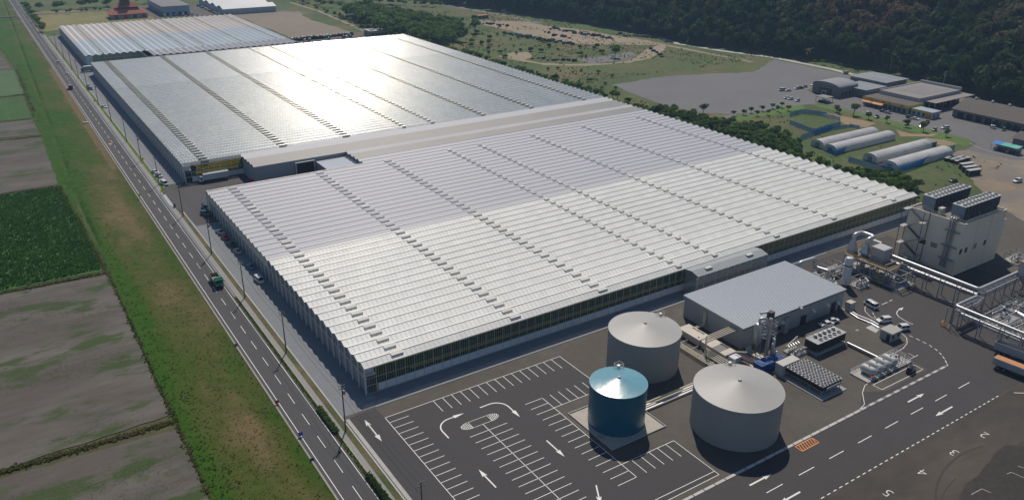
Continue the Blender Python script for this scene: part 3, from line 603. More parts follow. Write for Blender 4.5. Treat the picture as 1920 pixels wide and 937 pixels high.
MB().box(XW + .1, YN - .1, 0, XF, YN + .1, .25).obj('plinth', PLINTH, gh)
MB().box(XW, YN - .18, EV - .1, XF, YN + .02, EV + .05).obj('eave_gutter', ALU, gh)
YG = YN + .55
MB().box(74, YN + .16, 3.45, 186, YN + .2, 3.85).obj('yellow_tape', YEL, gh)
for x0_, x1_, z_ in ((190, 289, 3.3), (192, 286, 4.0), (200, 289, 4.8), (196, 280, 5.6), (205, 289, 6.3)):
    MB().box(x0_, YN + .16, z_, x1_, YN + .2, z_ + .22).obj('yellow_tape', YEL, gh)
stuff(link('crop_wall', leafwall('crop_wall', 65, 289, YG + .35, .4, 6.6, 16000, CROPIN), gh))
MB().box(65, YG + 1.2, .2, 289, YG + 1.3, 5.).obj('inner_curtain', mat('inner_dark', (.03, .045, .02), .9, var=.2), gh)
# glazed corner bay
cb = MB().poly([(XW + .1, YN + .02, 0.1), (64.5, YN + .02, .1), (64.5, YN + .02, 5.2), (XW + .1, YN + .02, 5.2)]).obj('corner_pane', GLASS, gh)
mb = MB()
for q in range(7): mb.box(XW + .3 + q * .42, YN - .05, .1, XW + .36 + q * .42, YN + .01, 5.2)
mb.obj('mullion', GALV, cb)
MB().box(XW + .1, YN - .1, 5.2, 64.5, YN + 1.5, 5.35).obj('corner_shelf', LEDGE, gh)
MB().box(XW + .1, YN + 1.2, 5.35, 64.5, YN + 1.3, 7.3).obj('corner_panel', PANELW, gh)
MB().box(64.7, YN - .2, .3, 64.95, YN - .12, 2.2).obj('door_leaf', mat('orange_door', (.6, .3, .05), .6), gh)
# east and back walls
MB().box(XE - .1, YN, 0, XE, YN + 36 * PT, EV).obj('east_wall', PANELG, gh)
gables(gh, XE, YN, 36, GLASSG, EV - .02, 'gable_pane', 1)
MB().box(XW + .4, YN + 36 * PT - .1, 0, 126.4, YN + 36 * PT + .05, EV).obj('back_wall', PANELG, gh)
RUST = mat('rusty_eave', (.55, .5, .48), .7, var=.25, vsc=1.2, big=.2, col2=(.36, .24, .2), c2s=.6, c2lo=.5, c2hi=.62)
MB().box(XW, YN + 36 * PT - .9, EV + .4, 126.4, YN + 36 * PT + .15, EV + .62).obj('back_eave', RUST, gh)
# --- porch on the front wall
px0, px1, py0 = 167.6, 198.8, 151.9
GLASSP = glass_mat('porch_glass', (.85, .9, .9), .6); GLASSP.node_tree.nodes['Principled BSDF'].inputs['Base Color'].default_value = (.5, .52, .52, 1)
po = thing('glass_porch', 'glazed porch with grey roof jutting from the near greenhouse front', 'porch', (px0, py0, 0))
MB().poly([(0, 0, 7.0), (px1 - px0, 0, 7.0), (px1 - px0, 3.0, 7.8), (0, 3.0, 7.8)]).poly([(0, 3.0, 7.8), (px1 - px0, 3.0, 7.8), (px1 - px0, 5.8, 7.35), (0, 5.8, 7.35)]).obj('roof', mat('porch_roof', (.33, .35, .355), .4, var=.04), po)
vpm = vent_mesh(2.6, .6, LIDW)
for vx in (6.2, 24.5): v_ = link('roof_vent', vpm, po, (vx, .55, -.45))
for q in range(12): MB().poly([(q * 2.6 + .07, .02, .5), (q * 2.6 + 2.53, .02, .5), (q * 2.6 + 2.53, .02, 6.9), (q * 2.6 + .07, .02, 6.9)]).obj('wall_pane', GLASSP, po)
for q in range(13): MB().box(q * 2.6 - .06, -.06, 0, q * 2.6 + .06, .06, 7.).obj('wall_post', GALV, po)
for z in (2.4, 4.5): MB().box(0, -.1, z - .05, 31.2, -.06, z + .05).obj('wall_rail', ALU, po)
MB().poly([(0, 0, 0), (0, 5.7, 0), (0, 5.7, 7.3), (0, 3, 7.75), (0, 0, 6.95)][::-1]).obj('side_pane', GLASSP, po); MB().poly([(31.2, 0, 0), (31.2, 5.7, 0), (31.2, 5.7, 7.3), (31.2, 3, 7.75), (31.2, 0, 6.95)]).obj('side_pane', GLASSP, po)
MB().box(-.6, -.1, 0, -.45, .05, 6.6).box(-.6, -.1, 4.2, .0, 0, 4.3).box(-.6, -.1, 6.4, 0., 0, 6.5).obj('side_frame', GALV, po)

# --- middle corridor hall
hall = thing('corridor_hall', 'cream metal roofed corridor hall joining the two big greenhouses', 'hall', (0, 0, 0))
caps0 = cap_mesh(126.4, XE, MATS['ridge_grey'], .09)
for k in range(36, 45):
    x0 = 126.4 if k < 41 else 86.0
    m_ = RF_GREY if k < 38 or k == 44 else (RF_WHITE if k == 40 else RF_CREAM)
    s = link('roof_span', span_mesh(x0, XE, m_, m_), hall, (0, YN + k * PT, 0))
    if k < 38: link('ridge_cap', caps0, s)
y41 = YN + 41 * PT
MB().box(86.05, y41 + .02, 0, 126.3, y41 + .15, EV - .02).obj('front_wall', HALLG, hall)
GDK = mat('gable_dark', (.16, .165, .18), .7, var=.1, vsc=.8)
gables(hall, 86.0, y41, 4, HALLG); gables(hall, 85.95, y41, 4, GDK, EV - .6, 'gable_louvre'); gables(hall, 126.35, YN + 36 * PT, 5, GDK); gables(hall, XE, YN + 36 * PT, 9, GLASSG, 0, 'gable_pane', 1)
x_, z_ = onY(320 + 1120 / 4.8, 260 + 280 / 4.8, y41)
zz = lambda x, y: (320 + x / 4.8, 260 + y / 4.8)
MB().box(101.0, y41 - .1, 0, 103.2, y41 - .02, 3.2).obj('roller_door', mat('roller_door', (.36, .34, .3), .6, var=.1), hall)
an = thing('dock_annex', 'flat pale blue roofed annex tucked behind the near greenhouse', 'annex', (108.5, 308, 0))
c0 = [G(*zz(*p), 6.0) for p in ((1200, 215), (1520, 150), (1650, 235), (1265, 300))]
ax0, ax1, ay0, ay1 = 112.6, 126.2, 308.0, 325.2
MB().box(ax0 - 108.5, 0, 0, ax1 - 108.5, ay1 - 308, 5.6).obj('wall', HALLG, an)
MB().box(ax0 - 108.6, -.1, 5.6, ax1 - 108.4, ay1 - 307.9, 5.85).obj('roof', mat('pale_blue_roof', (.42, .46, .52), .4, var=.03), an)
MB().box(ax1 - 108.9, -.1, 5.85, ax1 - 108.5, ay1 - 307.9, 6.5).obj('parapet', mat('parapet_blue', (.4, .45, .5), .5), an)
ds = thing('dock_shelter', 'dark loading dock opening framed in white beside the flat annex', 'loading dock', (103.4, 325.3, 0))
MB().box(0, 0, 0, .4, .6, 6.6).box(8.2, 0, 0, 8.6, .6, 6.6).box(.4, 0, 6.3, 8.2, .6, 6.6).obj('frame', LEDGE, ds); MB().box(.4, .15, 0, 8.2, .5, 6.3).obj('curtain', DARK, ds)

# --- middle greenhouse
gm = thing('greenhouse', 'largest greenhouse, silvery glass roof with rows of open vents and sun glare', 'greenhouse', (0, 0, 0), group='greenhouses on the site')
NM, K0 = 63, 45
sg_ = span_mesh(XW, XE, RF_GLASS, RF_GLASS); sp_ = span_mesh(XW, XE, RF_GLASSP, RF_GLASSP); bm_ = bars_mesh(XW, XE, 1.31, mat('glazing_bar_silver', (.55, .57, .57), .35, metal=.3, var=.05), .1)
cm_ = cap_mesh(XW, XE, ALU, .08)
vM = {w_: vent_mesh(w_, .72, LIDW) for w_ in (3.2, 1.9, 2.4)}
pts = []
for k in range(NM):
    y = YN + (K0 + k) * PT
    if k == 0:
        s = link('roof_span', span_mesh(XW, 86, RF_CLEAR, RF_CLEAR), gm, (0, y, 0)); link('roof_span', span_mesh(86, XE, RF_GREY, RF_GREY), gm, (0, y, 0))
    else:
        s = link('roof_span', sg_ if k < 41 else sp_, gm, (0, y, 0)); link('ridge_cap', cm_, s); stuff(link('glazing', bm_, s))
    for (vx, vw) in VCOL:
        if k > 58 and vx > 200: continue
        if k == 0 and vx > 86: continue
        pts.append((vx + rnd.uniform(-.05, .05), y, vw))
    west_wall(gm, y, False)
for (vx, y, vw) in pts[:300]: link('roof_vent', vM[vw], gm, (vx, y, 0))
mb = MB()
for (vx, y, vw) in pts[300:]:
    i = len(mb.v); me = vM[vw]; mb.v += [(v.co.x + vx, v.co.y + y, v.co.z) for v in me.vertices]
    for p in me.polygons: mb.f.append(tuple(i + q for q in p.vertices)); mb.m.append(p.material_index)
stuff(mb.obj('far_roof_vents', [LIDW, SCREEN], gm))
yM = YN + K0 * PT; yME = YN + (K0 + NM) * PT
MB().box(XE - .1, yM, 0, XE, yME, EV).obj('east_wall', PANELG, gm); gables(gm, XE, yM, NM, GLASSG, EV - .02, 'gable_pane', 1)
MB().box(XW + .3, yME - .1, 0, XE, yME, EV).obj('back_wall', PANELG, gm)
for q in range(9):
    x = 64.5 + q * 2.4
    link('wall_post', W_POST, gm, (x, yM, 0))
    MB().poly([(x + .07, yM + .03, 2.5), (x + 2.33, yM + .03, 2.5), (x + 2.33, yM + .03, 7.1), (x + .07, yM + .03, 7.1)]).obj('wall_pane', GLASS, gm); MB().box(x + .07, yM - .03, .2, x + 2.33, yM + .04, 2.4).obj('wall_panel', PANELW, gm)
MB().poly([(XW + .1, yM + .02, .1), (64.5, yM + .02, .1), (64.5, yM + .02, 5.2), (XW + .1, yM + .02, 5.2)]).obj('corner_pane', GLASS, gm); MB().box(XW + .1, yM - .1, 5.2, 64.5, yM + 1.5, 5.35).obj('corner_shelf', LEDGE, gm); MB().box(XW + .1, yM + 1.2, 5.35, 64.5, yM + 1.3, 7.3).obj('corner_panel', PANELW, gm)
for z in (2.43, 4.45, 7.2): MB().box(XW, yM - .14, z - .06, 86, yM - .06, z + .06).obj('wall_rail', ALU, gm)
for z in (3.3, 3.9, 4.9, 5.5, 6.1, 6.7): MB().box(66 + rnd.uniform(0, 2), yM + .16, z, 85.5, yM + .2, z + .3).obj('yellow_tape', YEL, gm)
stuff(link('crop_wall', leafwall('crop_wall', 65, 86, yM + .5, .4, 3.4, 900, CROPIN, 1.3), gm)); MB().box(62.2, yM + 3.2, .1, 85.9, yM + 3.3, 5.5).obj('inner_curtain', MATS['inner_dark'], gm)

# --- far greenhouse, ridges along the road
gf = thing('greenhouse', 'farthest greenhouse with half beige half pale blue corrugated looking roof', 'greenhouse', (0, 0, 0), group='greenhouses on the site')
PF, fy0, fym, fy1 = 4.5, 631.0, 703.5, 788.0
def fspan(y0, y1, m): return MB().poly([(0, y0, EV), (PF / 2, y0, EV + 1.), (PF / 2, y1, EV + 1.), (0, y1, EV)][::-1]).poly([(PF / 2, y0, EV + 1.), (PF, y0, EV), (PF, y1, EV), (PF / 2, y1, EV + 1.)][::-1]).mesh('roof_span', m)
fa, fb, fg_ = fspan(fy0, fym, RF_FARP), fspan(fym, fy1, RF_FARB), fspan(609.5, fy0, RF_FARG)
gbl = MB().poly([(0, 0, EV), (PF, 0, EV), (PF / 2, 0, EV + 1.)]).mesh('gable_end', GDK)
for k in range(32):
    x = 62 + k * PF; link('roof_span', fa, gf, (x, 0, 0)); link('roof_span', fb, gf, (x, 0, 0)); link('gable_end', gbl, gf, (x, fy0, 0))
    if x > 98: link('roof_span', fg_, gf, (x, 0, 0)); link('gable_end', gbl, gf, (x, 609.5, 0))
fv = MB().box(-.8, -1.2, EV + .75, .3, 1.2, EV + 1.35).mesh('roof_vent', SCREEN)
for vx in (74.2, 101.4, 128.7, 142.3, 169.8, 197.2):
    for q in range(22): link('roof_vent', fv, gf, (vx, 635 + q * 6.9, 0))
MB().box(62, fy0 + .3, 0, 62.2, fy1, EV).obj('west_wall', PANELG, gf); MB().box(62, fy1 - .2, 0, 206, fy1, EV).obj('back_wall', PANELG, gf); MB().box(205.8, 609.5, 0, 206, fy1, EV).obj('east_wall', PANELG, gf)
MB().box(98.2, 609.7, 0, 206, 609.9, EV).obj('front_wall', HALLG, gf); MB().box(98.0, 609.6, 0, 98.2, fy0, EV).obj('side_wall', HALLG, gf)
MB().box(66, fy0 + .6, 0, 98, fy0 + .8, EV).obj('crop_wall', mat('far_crop', (.3, .33, .2), .9, var=.25, vsc=.8), gf)
for z in (.9, 3.0, 5.2, 7.2): MB().box(62, fy0, z - .12, 98, fy0 + .15, z + .12).obj('wall_rail', LEDGE, gf)
for q in range(10): MB().box(62 + q * 4, fy0 + .02, 0, 62.25 + q * 4, fy0 + .2, EV).obj('wall_post', LEDGE, gf)
MB().box(62.2, fy0 + .2, 0, 66, fy0 + .4, EV).obj('corner_panel', PANELW, gf)
# ------------------------------------------------------------------ tanks and plant
TKG = mat('tank_grey_shell', (.3, .3, .295), .55, var=.03, vsc=.3, big=.04, st=(1, 1, .15)); TKR = mat('tank_grey_roof', (.36, .355, .345), .5, var=.03, vsc=.4, big=.04, bump=.03, bsc=.6)
TKB = mat('tank_blue_shell', (.006, .115, .185), .3, var=.05, vsc=.4, spec=.5); TKBR = mat('tank_blue_roof', (.13, .31, .38), .27, var=.04, vsc=.4, spec=.6, bump=.05, bsc=.55)
STEEL = mat('stainless', (.5, .5, .51), .45, metal=.75, var=.08, vsc=.8); STEELD = mat('steel_grey', (.28, .29, .3), .5, metal=.5, var=.1); FRAME = mat('steel_frame', (.33, .34, .36), .5, metal=.4, var=.12, vsc=.8)
CREAM = mat('cream_pipe', (.58, .53, .4), .5, var=.06, vsc=.8); BLUE = mat('plant_blue', (.012, .075, .26), .4, var=.1); BLACK = mat('coil_black', (.022, .023, .025), .6, var=.15); WHITE = mat('white_paint', (.62, .62, .62), .45, var=.05); BEIGE = mat('beige_box', (.46, .44, .38), .6, var=.08)
YELR = mat('safety_yellow', (.6, .34, .02), .5, var=.1); RED = mat('red_paint', (.4, .02, .02), .5); RUSTP = mat('rust_brown', (.12, .05, .03), .7, var=.2); PAD = mat('concrete_pad', (.33, .33, .32), .85, var=.1, vsc=.7)
PADS = mat('stained_pad', (.42, .39, .34), .85, var=.1, vsc=.7, col2=(.28, .2, .12), c2s=.12, c2lo=.55, c2hi=.7); CLAD = mat('metal_cladding', (.36, .37, .38), .5, metal=.2, var=.04, vsc=.3)
def tank(label, c, r, h, apex, ms, mr, hatch_az):
    t = thing('storage_tank', label, 'tank', (c[0], c[1], 0), group='round storage tanks')
    MB().lathe([(r, 0), (r, h)], n=60).obj('shell', ms, t); n = 80
    prof = [(r + .06, h - .05), (r + .06, h + .04)] + [(r * (1 - q), h + .04 + (apex - h) * q ** 1.06) for q in (.15, .35, .55, .75, .9)] + [(.02, apex)]
    MB().lathe(prof, n=n).obj('roof', mr, t, smooth=True)
    MB().tube([(r * math.cos(2 * math.pi * k / 60), r * math.sin(2 * math.pi * k / 60), h) for k in range(61)], .09, 6).obj('rim', mr, t)
    MB().lathe([(.45, apex - .25), (.45, apex + .12), (.3, apex + .25)], n=16).obj('roof_cap', BEIGE, t)
    a = R(hatch_az); hx, hy = (r - .6) * math.cos(a), (r - .6) * math.sin(a)
    hb = MB().lathe([(.5, h), (.5, h + .75), (.3, h + .85)], c=(hx, hy), n=12).obj('hatch', STEEL, t)
    b = MB()
    for (u, v) in ((-.9, -.8), (.9, -.8), (.9, .8), (-.9, .8)): b.beam((hx + u, hy + v, h - .1), (hx + u, hy + v, h + 1.3), .06)
    for z in (h + .7, h + 1.3):
        for (p, q) in (((-.9, -.8), (.9, -.8)), ((.9, -.8), (.9, .8)), ((.9, .8), (-.9, .8)), ((-.9, .8), (-.9, -.8))): b.beam((hx + p[0], hy + p[1], z), (hx + q[0], hy + q[1], z), .05)
    b.obj('hatch_rail', STEELD, hb)
    lx, ly = (r + .3) * math.cos(a), (r + .3) * math.sin(a); b = MB(); tx, ty = -math.sin(a) * .25, math.cos(a) * .25
    b.beam((lx + tx, ly + ty, 0), (lx + tx, ly + ty, h + 1), .06).beam((lx - tx, ly - ty, 0), (lx - tx, ly - ty, h + 1), .06)
    for z in np.arange(.4, h, .5): b.beam((lx + tx, ly + ty, z), (lx - tx, ly - ty, z), .04)
    b.obj('ladder', STEELD, t)
    return t
tank('large grey round tank nearest the access road', (128.44, 100.75), 10.08, 10.25, 12.2, TKG, TKR, 55)
tank('grey round tank behind the blue tank, close to the near greenhouse', (128.27, 132.29), 9.31, 10.43, 12.2, TKG, TKR, 20)
tb = tank('dark blue round tank with shiny pale blue cone roof', (106.58, 116.94), 6.63, 10.39, 11.7, TKB, TKBR, 50)
struct(sheet('tank_pad', rect(98.7, 108.8, 114.5, 124.7), .035, PADS))
struct(MB().box(98.5, 108.6, 0, 114.7, 108.8, .3).box(98.5, 124.7, 0, 114.7, 124.9, .3).box(98.5, 108.8, 0, 98.7, 124.7, .3).box(114.5, 108.8, 0, 114.7, 124.7, .3).obj('tank_pad_kerb', KERB))
# shed
SX0, SX1, SY0, SY1, SH = 155.8, 199.4, 123.4, 145.6, 6.7
sh = thing('equipment_shed', 'grey steel shed with wide pale blue ribbed roof beside the plant yard', 'shed', (SX0, SY0, 0)); sw, sl_ = SX1 - SX0, SY1 - SY0
SHW = mat('shed_wall', (.34, .35, .355), .6, var=.03, vsc=.3, st=(1, 1, .1)); MB().box(.1, .1, 0, sw - .1, sl_ - .1, SH - .25).obj('wall', SHW, sh)
rf = MB().poly([(-.25, -.25, SH - .25), (sw + .25, -.25, SH - .25), (sw + .25, sl_ + .25, SH + .15), (-.25, sl_ + .25, SH + .15)]).poly([(-.25, -.25, SH - .45), (sw + .25, -.25, SH - .45), (sw + .25, -.25, SH - .25), (-.25, -.25, SH - .25)]).poly([(-.25, sl_ + .25, SH - .3), (-.25, -.25, SH - .45), (-.25, -.25, SH - .25), (-.25, sl_ + .25, SH + .15)]).obj('roof', mat('shed_roof', (.46, .495, .545), .42, var=.02, vsc=.3, big=.02), sh)
rib = MB().beam((-.2, 0, .04), (sw + .2, 0, .04), .09, .1).mesh('roof_rib', mat('shed_rib', (.45, .485, .54), .4, var=.02))
for k in range(44): link('roof_rib', rib, rf, (0, .0 + .52 * k, SH - .25 + .4 * (.52 * k + .25) / (sl_ + .5)))
zs = lambda x, y: (1380 + x / 4.685, 560 + y / 4.685)
MB().box(-.28, -.3, SH - .62, sw + .28, -.26, SH - .27).obj('fascia', BLACK, sh)
for (px, py, wd, hh, base) in ((380, 255, 1.5, 1.5, 1.2), (590, 190, 2.4, 3.0, 0), (855, 72, 2.2, 3.4, 0), (908, 62, 1., 2.1, 0)):
    x, z = onY(*zs(px, py), SY0); d = MB().box(x - SX0 - wd / 2, -.02, base, x - SX0 + wd / 2, .12, base + hh).obj('door' if base == 0 else 'window', DARK, sh)
    MB().box(x - SX0 - wd / 2 - .1, -.06, base + hh, x - SX0 + wd / 2 + .1, .1, base + hh + .12).obj('frame', SHW, d)
for (px, py) in ((405, 203), (675, 102), (800, 52), (875, 45), (560, 70)):
    x, z = onY(*zs(px, py), SY0); x -= SX0
    if px in (875,): x += 1.
    MB().poly([(x - .5, .1, z + .5), (x - .5, -.9, z - .2), (x + .5, -.9, z - .2), (x + .5, .1, z + .5)]).poly([(x - .5, .1, z + .5), (x - .5, .1, z - .5), (x - .5, -.9, z - .2)]).poly([(x + .5, .1, z + .5), (x + .5, -.9, z - .2), (x + .5, .1, z - .5)]).obj('vent_hood', WHITE, sh)
MB().box(16.6, -.9, 0, 18.3, .05, 4.6).obj('wall_duct', SHW, sh)
for k in range(1, 11): MB().box(k * 4 - .02, .07, .2, k * 4 + .02, .1, SH - .4).obj('wall_joint', mat('joint', (.16, .165, .17), .7), sh)
MB().box(sw + .2, -2.5, 0, sw + 2.6, -.6, 2.6).obj('side_cabinet', BEIGE, sh)
# cream roofed duct box + pipes
cbx = thing('ventilation_duct_box', 'long flat cream duct box with slotted grilles beside the shed', 'duct box', (147, 121, 0))
MB().box(0, 0, .25, 4.2, 8.6, 2.1).box(0, 9.4, .25, 4.2, 17.6, 2.1).box(.6, 8.6, .4, 3.4, 9.4, 1.9).obj('casing', mat('cream_casing', (.5, .46, .4), .6, var=.05), cbx)
for y0 in (2.2, 3.8, 11, 12.6, 14.2):
    for q in range(9): MB().box(3.3, y0 + q * .16, 2.1, 3.8, y0 + q * .16 + .08, 2.14).obj('grille_slat', BLACK, cbx)
MB().lathe([(.25, 2.1), (.25, 2.2)], c=(1., 10.6), n=10).obj('cap', BLACK, cbx)
wb = thing('white_cabinet', 'small white topped cabinet at the end of the cream pipes', 'cabinet', (147.9, 118.6, 0)); MB().box(0, 0, 0, 2.7, 2.2, 1.9).obj('casing', WHITE, wb); MB().box(-.05, 2.0, 1.9, 2.75, 2.25, 1.96).obj('blue_edge', BLUE, wb)
cp = thing('cream_pipe_run', 'bundle of cream insulated pipes looping from the tanks to the shed wall', 'pipes', (145.5, 117, 0))
for k in range(4):
    x = 143.8 + .8 * k
    MB().tube([(x - 145.5, -1.5, 1.5), (x - 145.5, 8.2 + .72 * k, 1.5), (x - 145.5, 8.2 + .72 * k, 5.0), (10.4, 8.2 + .72 * k + .25, 5.0)], .19, 8, bend=.6).obj('pipe', CREAM, cp, smooth=True)
for k in range(3): MB().tube([(-2.6 - .7 * k, 0 + .8 * k, .9), (-2.4 - .7 * k, 19.5, .9)], .19, 8).obj('pipe', CREAM, cp, smooth=True)
for k in range(2): MB().tube([(-4, 19.2 + .6 * k, 1.2), (9.7 + .2 * k, 19.6 + .6 * k, 1.4), (10.1, 19.7 + .6 * k, 5.2)], .2, 8, bend=.6).obj('pipe', CREAM, cp, smooth=True)
for y in (1, 5, 9, 13, 17):
    for x in (-3.4, .9): MB().beam((x, y, 0), (x, y, 1.3), .1).obj('support', FRAME, cp)
    MB().beam((-3.6, y, .68), (1.1, y, .68), .1).obj('cross_beam', FRAME, cp)
lp = thing('low_pipe_run', 'low pair of cream pipes on a rail support between blue and grey tanks', 'pipes', (113.5, 117, 0))
for k in range(2): MB().tube([(0, -.6 + .9 * k, 1.0), (20, -.6 + .9 * k, 1.0)], .22, 8).obj('pipe', CREAM, lp, smooth=True)
MB().box(-.3, -1.5, 0, 20, -1.2, .5).box(-.3, 1., 0, 20, 1.2, .3).obj('kerb', KERB, lp); MB().box(0, -1.2, .01, 20, 1., .06).obj('trench_floor', STEEL, lp)
# gas tower group
gt = thing('scrubber_tower', 'shiny steel scrubber vessel on legs with pipes in front of the shed', 'scrubber', (157, 118.4, 0))
MB().lathe([(.25, 3.2), (1.15, 4.6), (1.15, 9.2), (.9, 9.8), (.35, 10.1)], c=(-.6, .6), n=24).obj('vessel', STEEL, gt, smooth=True)
for a_ in (45, 135, 225, 315): MB().beam((-.6 + 1.1 * math.cos(R(a_)), .6 + 1.1 * math.sin(R(a_)), 0), (-.6 + 1.1 * math.cos(R(a_)), .6 + 1.1 * math.sin(R(a_)), 5.2), .14).obj('leg', FRAME, gt)
MB().tube([(-.6, .6, 10), (-.6, .6, 11.2), (1.2, -.2, 11.2), (1.2, -.2, 9.6)], .42, 12, bend=.8).obj('duct', STEEL, gt, smooth=True)
for (x, y, r_, h) in ((2.2, -.7, .55, 11.0), (3.2, -.2, .35, 9.2), (1.2, -1.6, .28, 5.4), (3.9, -1.4, .45, 4.6), (2.9, -1.8, .3, 3.6)): MB().lathe([(r_, 0), (r_, h), (r_ * .6, h + .25)], c=(x, y), n=16).obj('column', STEEL, gt, smooth=True)
MB().box(2.6, -.2, 9.4, 4.1, 1.2, 12.3).obj('filter_box', mat('filter_dark', (.05, .035, .05), .5, var=.1), gt)
MB().tube([(.2, 1.4, 12.2), (2.6, .8, 12.2)], .3, 10).obj('top_duct', STEEL, gt, smooth=True)
b = MB()
for z in (5.4, 8.6):
    for (p, q) in (((1., -1.4), (4.4, -1.4)), ((4.4, -1.4), (4.4, 1.)), ((4.4, 1.), (1., 1.)), ((1., 1.), (1., -1.4))): b.beam((*p, z), (*q, z), .08).beam((*p, z + 1), (*q, z + 1), .05)
for (x, y) in ((1., -1.4), (4.4, -1.4), (4.4, 1.), (1., 1.)): b.beam((x, y, 0), (x, y, 9.6), .12)
b.obj('frame', FRAME, gt)
for k in range(5): MB().tube([(-1.6 + .5 * k, -1.8, .5), (-1.6 + .5 * k, 2.6, .5), (-.8 + .4 * k, 3.6, 1.2)], .13, 8, bend=.3).obj('pipe', STEEL if k % 2 else CREAM, gt, smooth=True)
bc = thing('blue_container', 'bright blue machine container between the large tank and the shed', 'container', (150.2, 111.6, 0))
MB().box(0, 0, .15, 8.9, 2.9, 2.6).obj('body', BLUE, bc)
for k in range(17): MB().box(.35 + .5 * k, -.06, .3, .55 + .5 * k, 0, 2.4).obj('wall_rib', BLUE, bc)
for k in range(4): MB().box(.6 + 2.1 * k, .5, 2.6, 2. + 2.1 * k, 2.4, 2.72).obj('roof_panel', BLUE, bc)
for (x, y) in ((7.4, 2.0), (6.6, 1.2)): MB().lathe([(.3, 2.6), (.3, 4.4), (.2, 4.5)], c=(x, y), n=12).obj('exhaust', STEEL, bc, smooth=True)
MB().box(8.2, -.08, 1.2, 8.7, -.02, 1.7).obj('emblem', WHITE, bc)
hx = thing('heat_exchanger', 'dark red tube heat exchangers on a blue frame beside the blue container', 'heat exchanger', (150.4, 115.2, 0))
for k in range(4): MB().tube([(.3 + .5 * k, 0, 1.5), (-.2 + .5 * k, 5.0, 1.5)], .2, 10).obj('tube_bundle', RUSTP, hx, smooth=True)
for x in (0, 2.1): MB().beam((x, 0, 1.9), (x - .5, 5.0, 1.9), .15).beam((x, 0, 0), (x, 0, 1.9), .12).beam((x - .5, 5, 0), (x - .5, 5, 1.9), .12).obj('frame', BLUE, hx)
MB().tube([(-2.5, -1.5, 1.2), (-.6, -1.5, 1.2), (-.3, 0, 1.2)], .35, 10, bend=.6).obj('elbow_pipe', CREAM, hx, smooth=True); MB().tube([(-1.2, 6.2, 1.0), (.8, 6.4, 1.5), (3.4, 4.4, 1.5)], .3, 10, bend=.6).obj('elbow_pipe', CREAM, hx, smooth=True)
# radiators
def fan_mesh(r): return MB().lathe([(r, 0), (r, .28), (r * .86, .28), (r * .86, .05)], n=14, m=0).lathe([(r * .86, .06), (r * .3, .06), (.01, .1)], n=14, m=1).mesh('fan', [STEEL, BLACK])
rd = thing('dry_cooler', 'dry cooler bank with a grid of seventy black fans on legs', 'dry cooler', (155.2, 97.0, 0)); fm = fan_mesh(.46)
MB().box(0, 0, 1.5, 7.4, 11, 2.6).obj('coil_body', BLACK, rd); MB().box(-.05, -.05, 2.6, 7.45, 11.05, 2.75).obj('deck', mat('deck_alu', (.52, .53, .54), .35, metal=.6, var=.05), rd); MB().box(-.06, -.06, 1.35, 7.46, 11.06, 1.5).obj('frame_rail', FRAME, rd)
for i in range(7):
    for j in range(10): link('fan', fm, rd, (.55 + 1.05 * i, .55 + 1.1 * j, 2.75))
for x in (.15, 3.7, 7.25):
    for y in (.15, 3.7, 7.3, 10.85): MB().beam((x, y, 0), (x, y, 1.5), .14).obj('leg', FRAME, rd)
MB().tube([(1, -.4, 1.7), (6.4, -.4, 1.7)], .14, 8).tube([(1, -.4, 2.2), (6.4, -.4, 2.2)], .14, 8).obj('header_pipe', STEEL, rd, smooth=True)
struct(MB().box(153.7, 95.6, 0, 163.3, 110.8, .2).obj('equipment_pad', PAD))
wc = thing('white_container', 'off-white equipment container at the end of the dry cooler bank', 'container', (154.2, 108.3, .2)); MB().box(0, 0, 0, 6.4, 2.3, 2.9).obj('body', mat('offwhite', (.5, .49, .46), .6, var=.06), wc)
for k in range(12): MB().box(.2 + .52 * k, -.05, .2, .35 + .52 * k, 0, 2.7).obj('wall_rib', MATS['offwhite'], wc)
MB().box(-.08, -.08, 2.9, 6.48, 2.38, 2.98).obj('roof', MATS['offwhite'], wc)
c2 = thing('fan_cooler', 'black sided cooling unit with two rows of fans on a concrete plinth', 'cooler', (170.3, 110.2, 0))
MB().box(-.3, -.3, 0, 12.3, 4.4, .5).obj('plinth', PAD, c2); MB().box(0, 0, 1.1, 12, 4, 3.3).obj('coil_body', BLACK, c2); MB().box(-.1, -.1, 3.3, 12.1, 4.1, 3.5).obj('deck', STEELD, c2); f2 = fan_mesh(.62)
for i in range(5):
    for j in range(2): link('fan', f2, c2, (2.6 + 1.9 * i, 1.1 + 1.8 * j, 3.5))
    MB().lathe([(.42, 3.9), (.42, 4.3), (.25, 4.3)], c=(2.6 + 1.9 * i, 2.9), n=12).obj('fan_ring', WHITE, c2)
for x in (.2, 4, 8, 11.8):
    for y in (.2, 3.8): MB().beam((x, y, .5), (x, y, 1.1), .16).obj('leg', FRAME, c2)
b = MB()
for y in (4.0,): b.beam((0, y, 4.5), (12, y, 4.5), .05).beam((0, y, 4.0), (12, y, 4.0), .05)
for x in (0, 3, 6, 9, 12): b.beam((x, 4, 3.4), (x, 4, 4.5), .05)
b.obj('guard_rail', STEEL, c2)
ps = thing('pump_skid', 'steel pump and pipe skid left of the fan cooler', 'pump skid', (164.5, 112, 0)); MB().box(0, 0, 0, 5, 4.4, .3).obj('base', PAD, ps)
for k in range(4): MB().lathe([(.42, .3), (.42, 1.2), (.2, 1.5)], c=(.9 + 1.05 * k, 1.1 + .3 * (k % 2)), n=12).obj('pump', BEIGE if k % 2 else STEEL, ps, smooth=True)
MB().tube([(0, 3.6, 1.8), (6, 4.8, 2.6)], .22, 8).tube([(0, 2.8, .8), (5.6, 2.8, .8)], .16, 8).tube([(.4, .4, .7), (5.6, .5, .7)], .16, 8).obj('pipe', STEEL, ps, smooth=True)
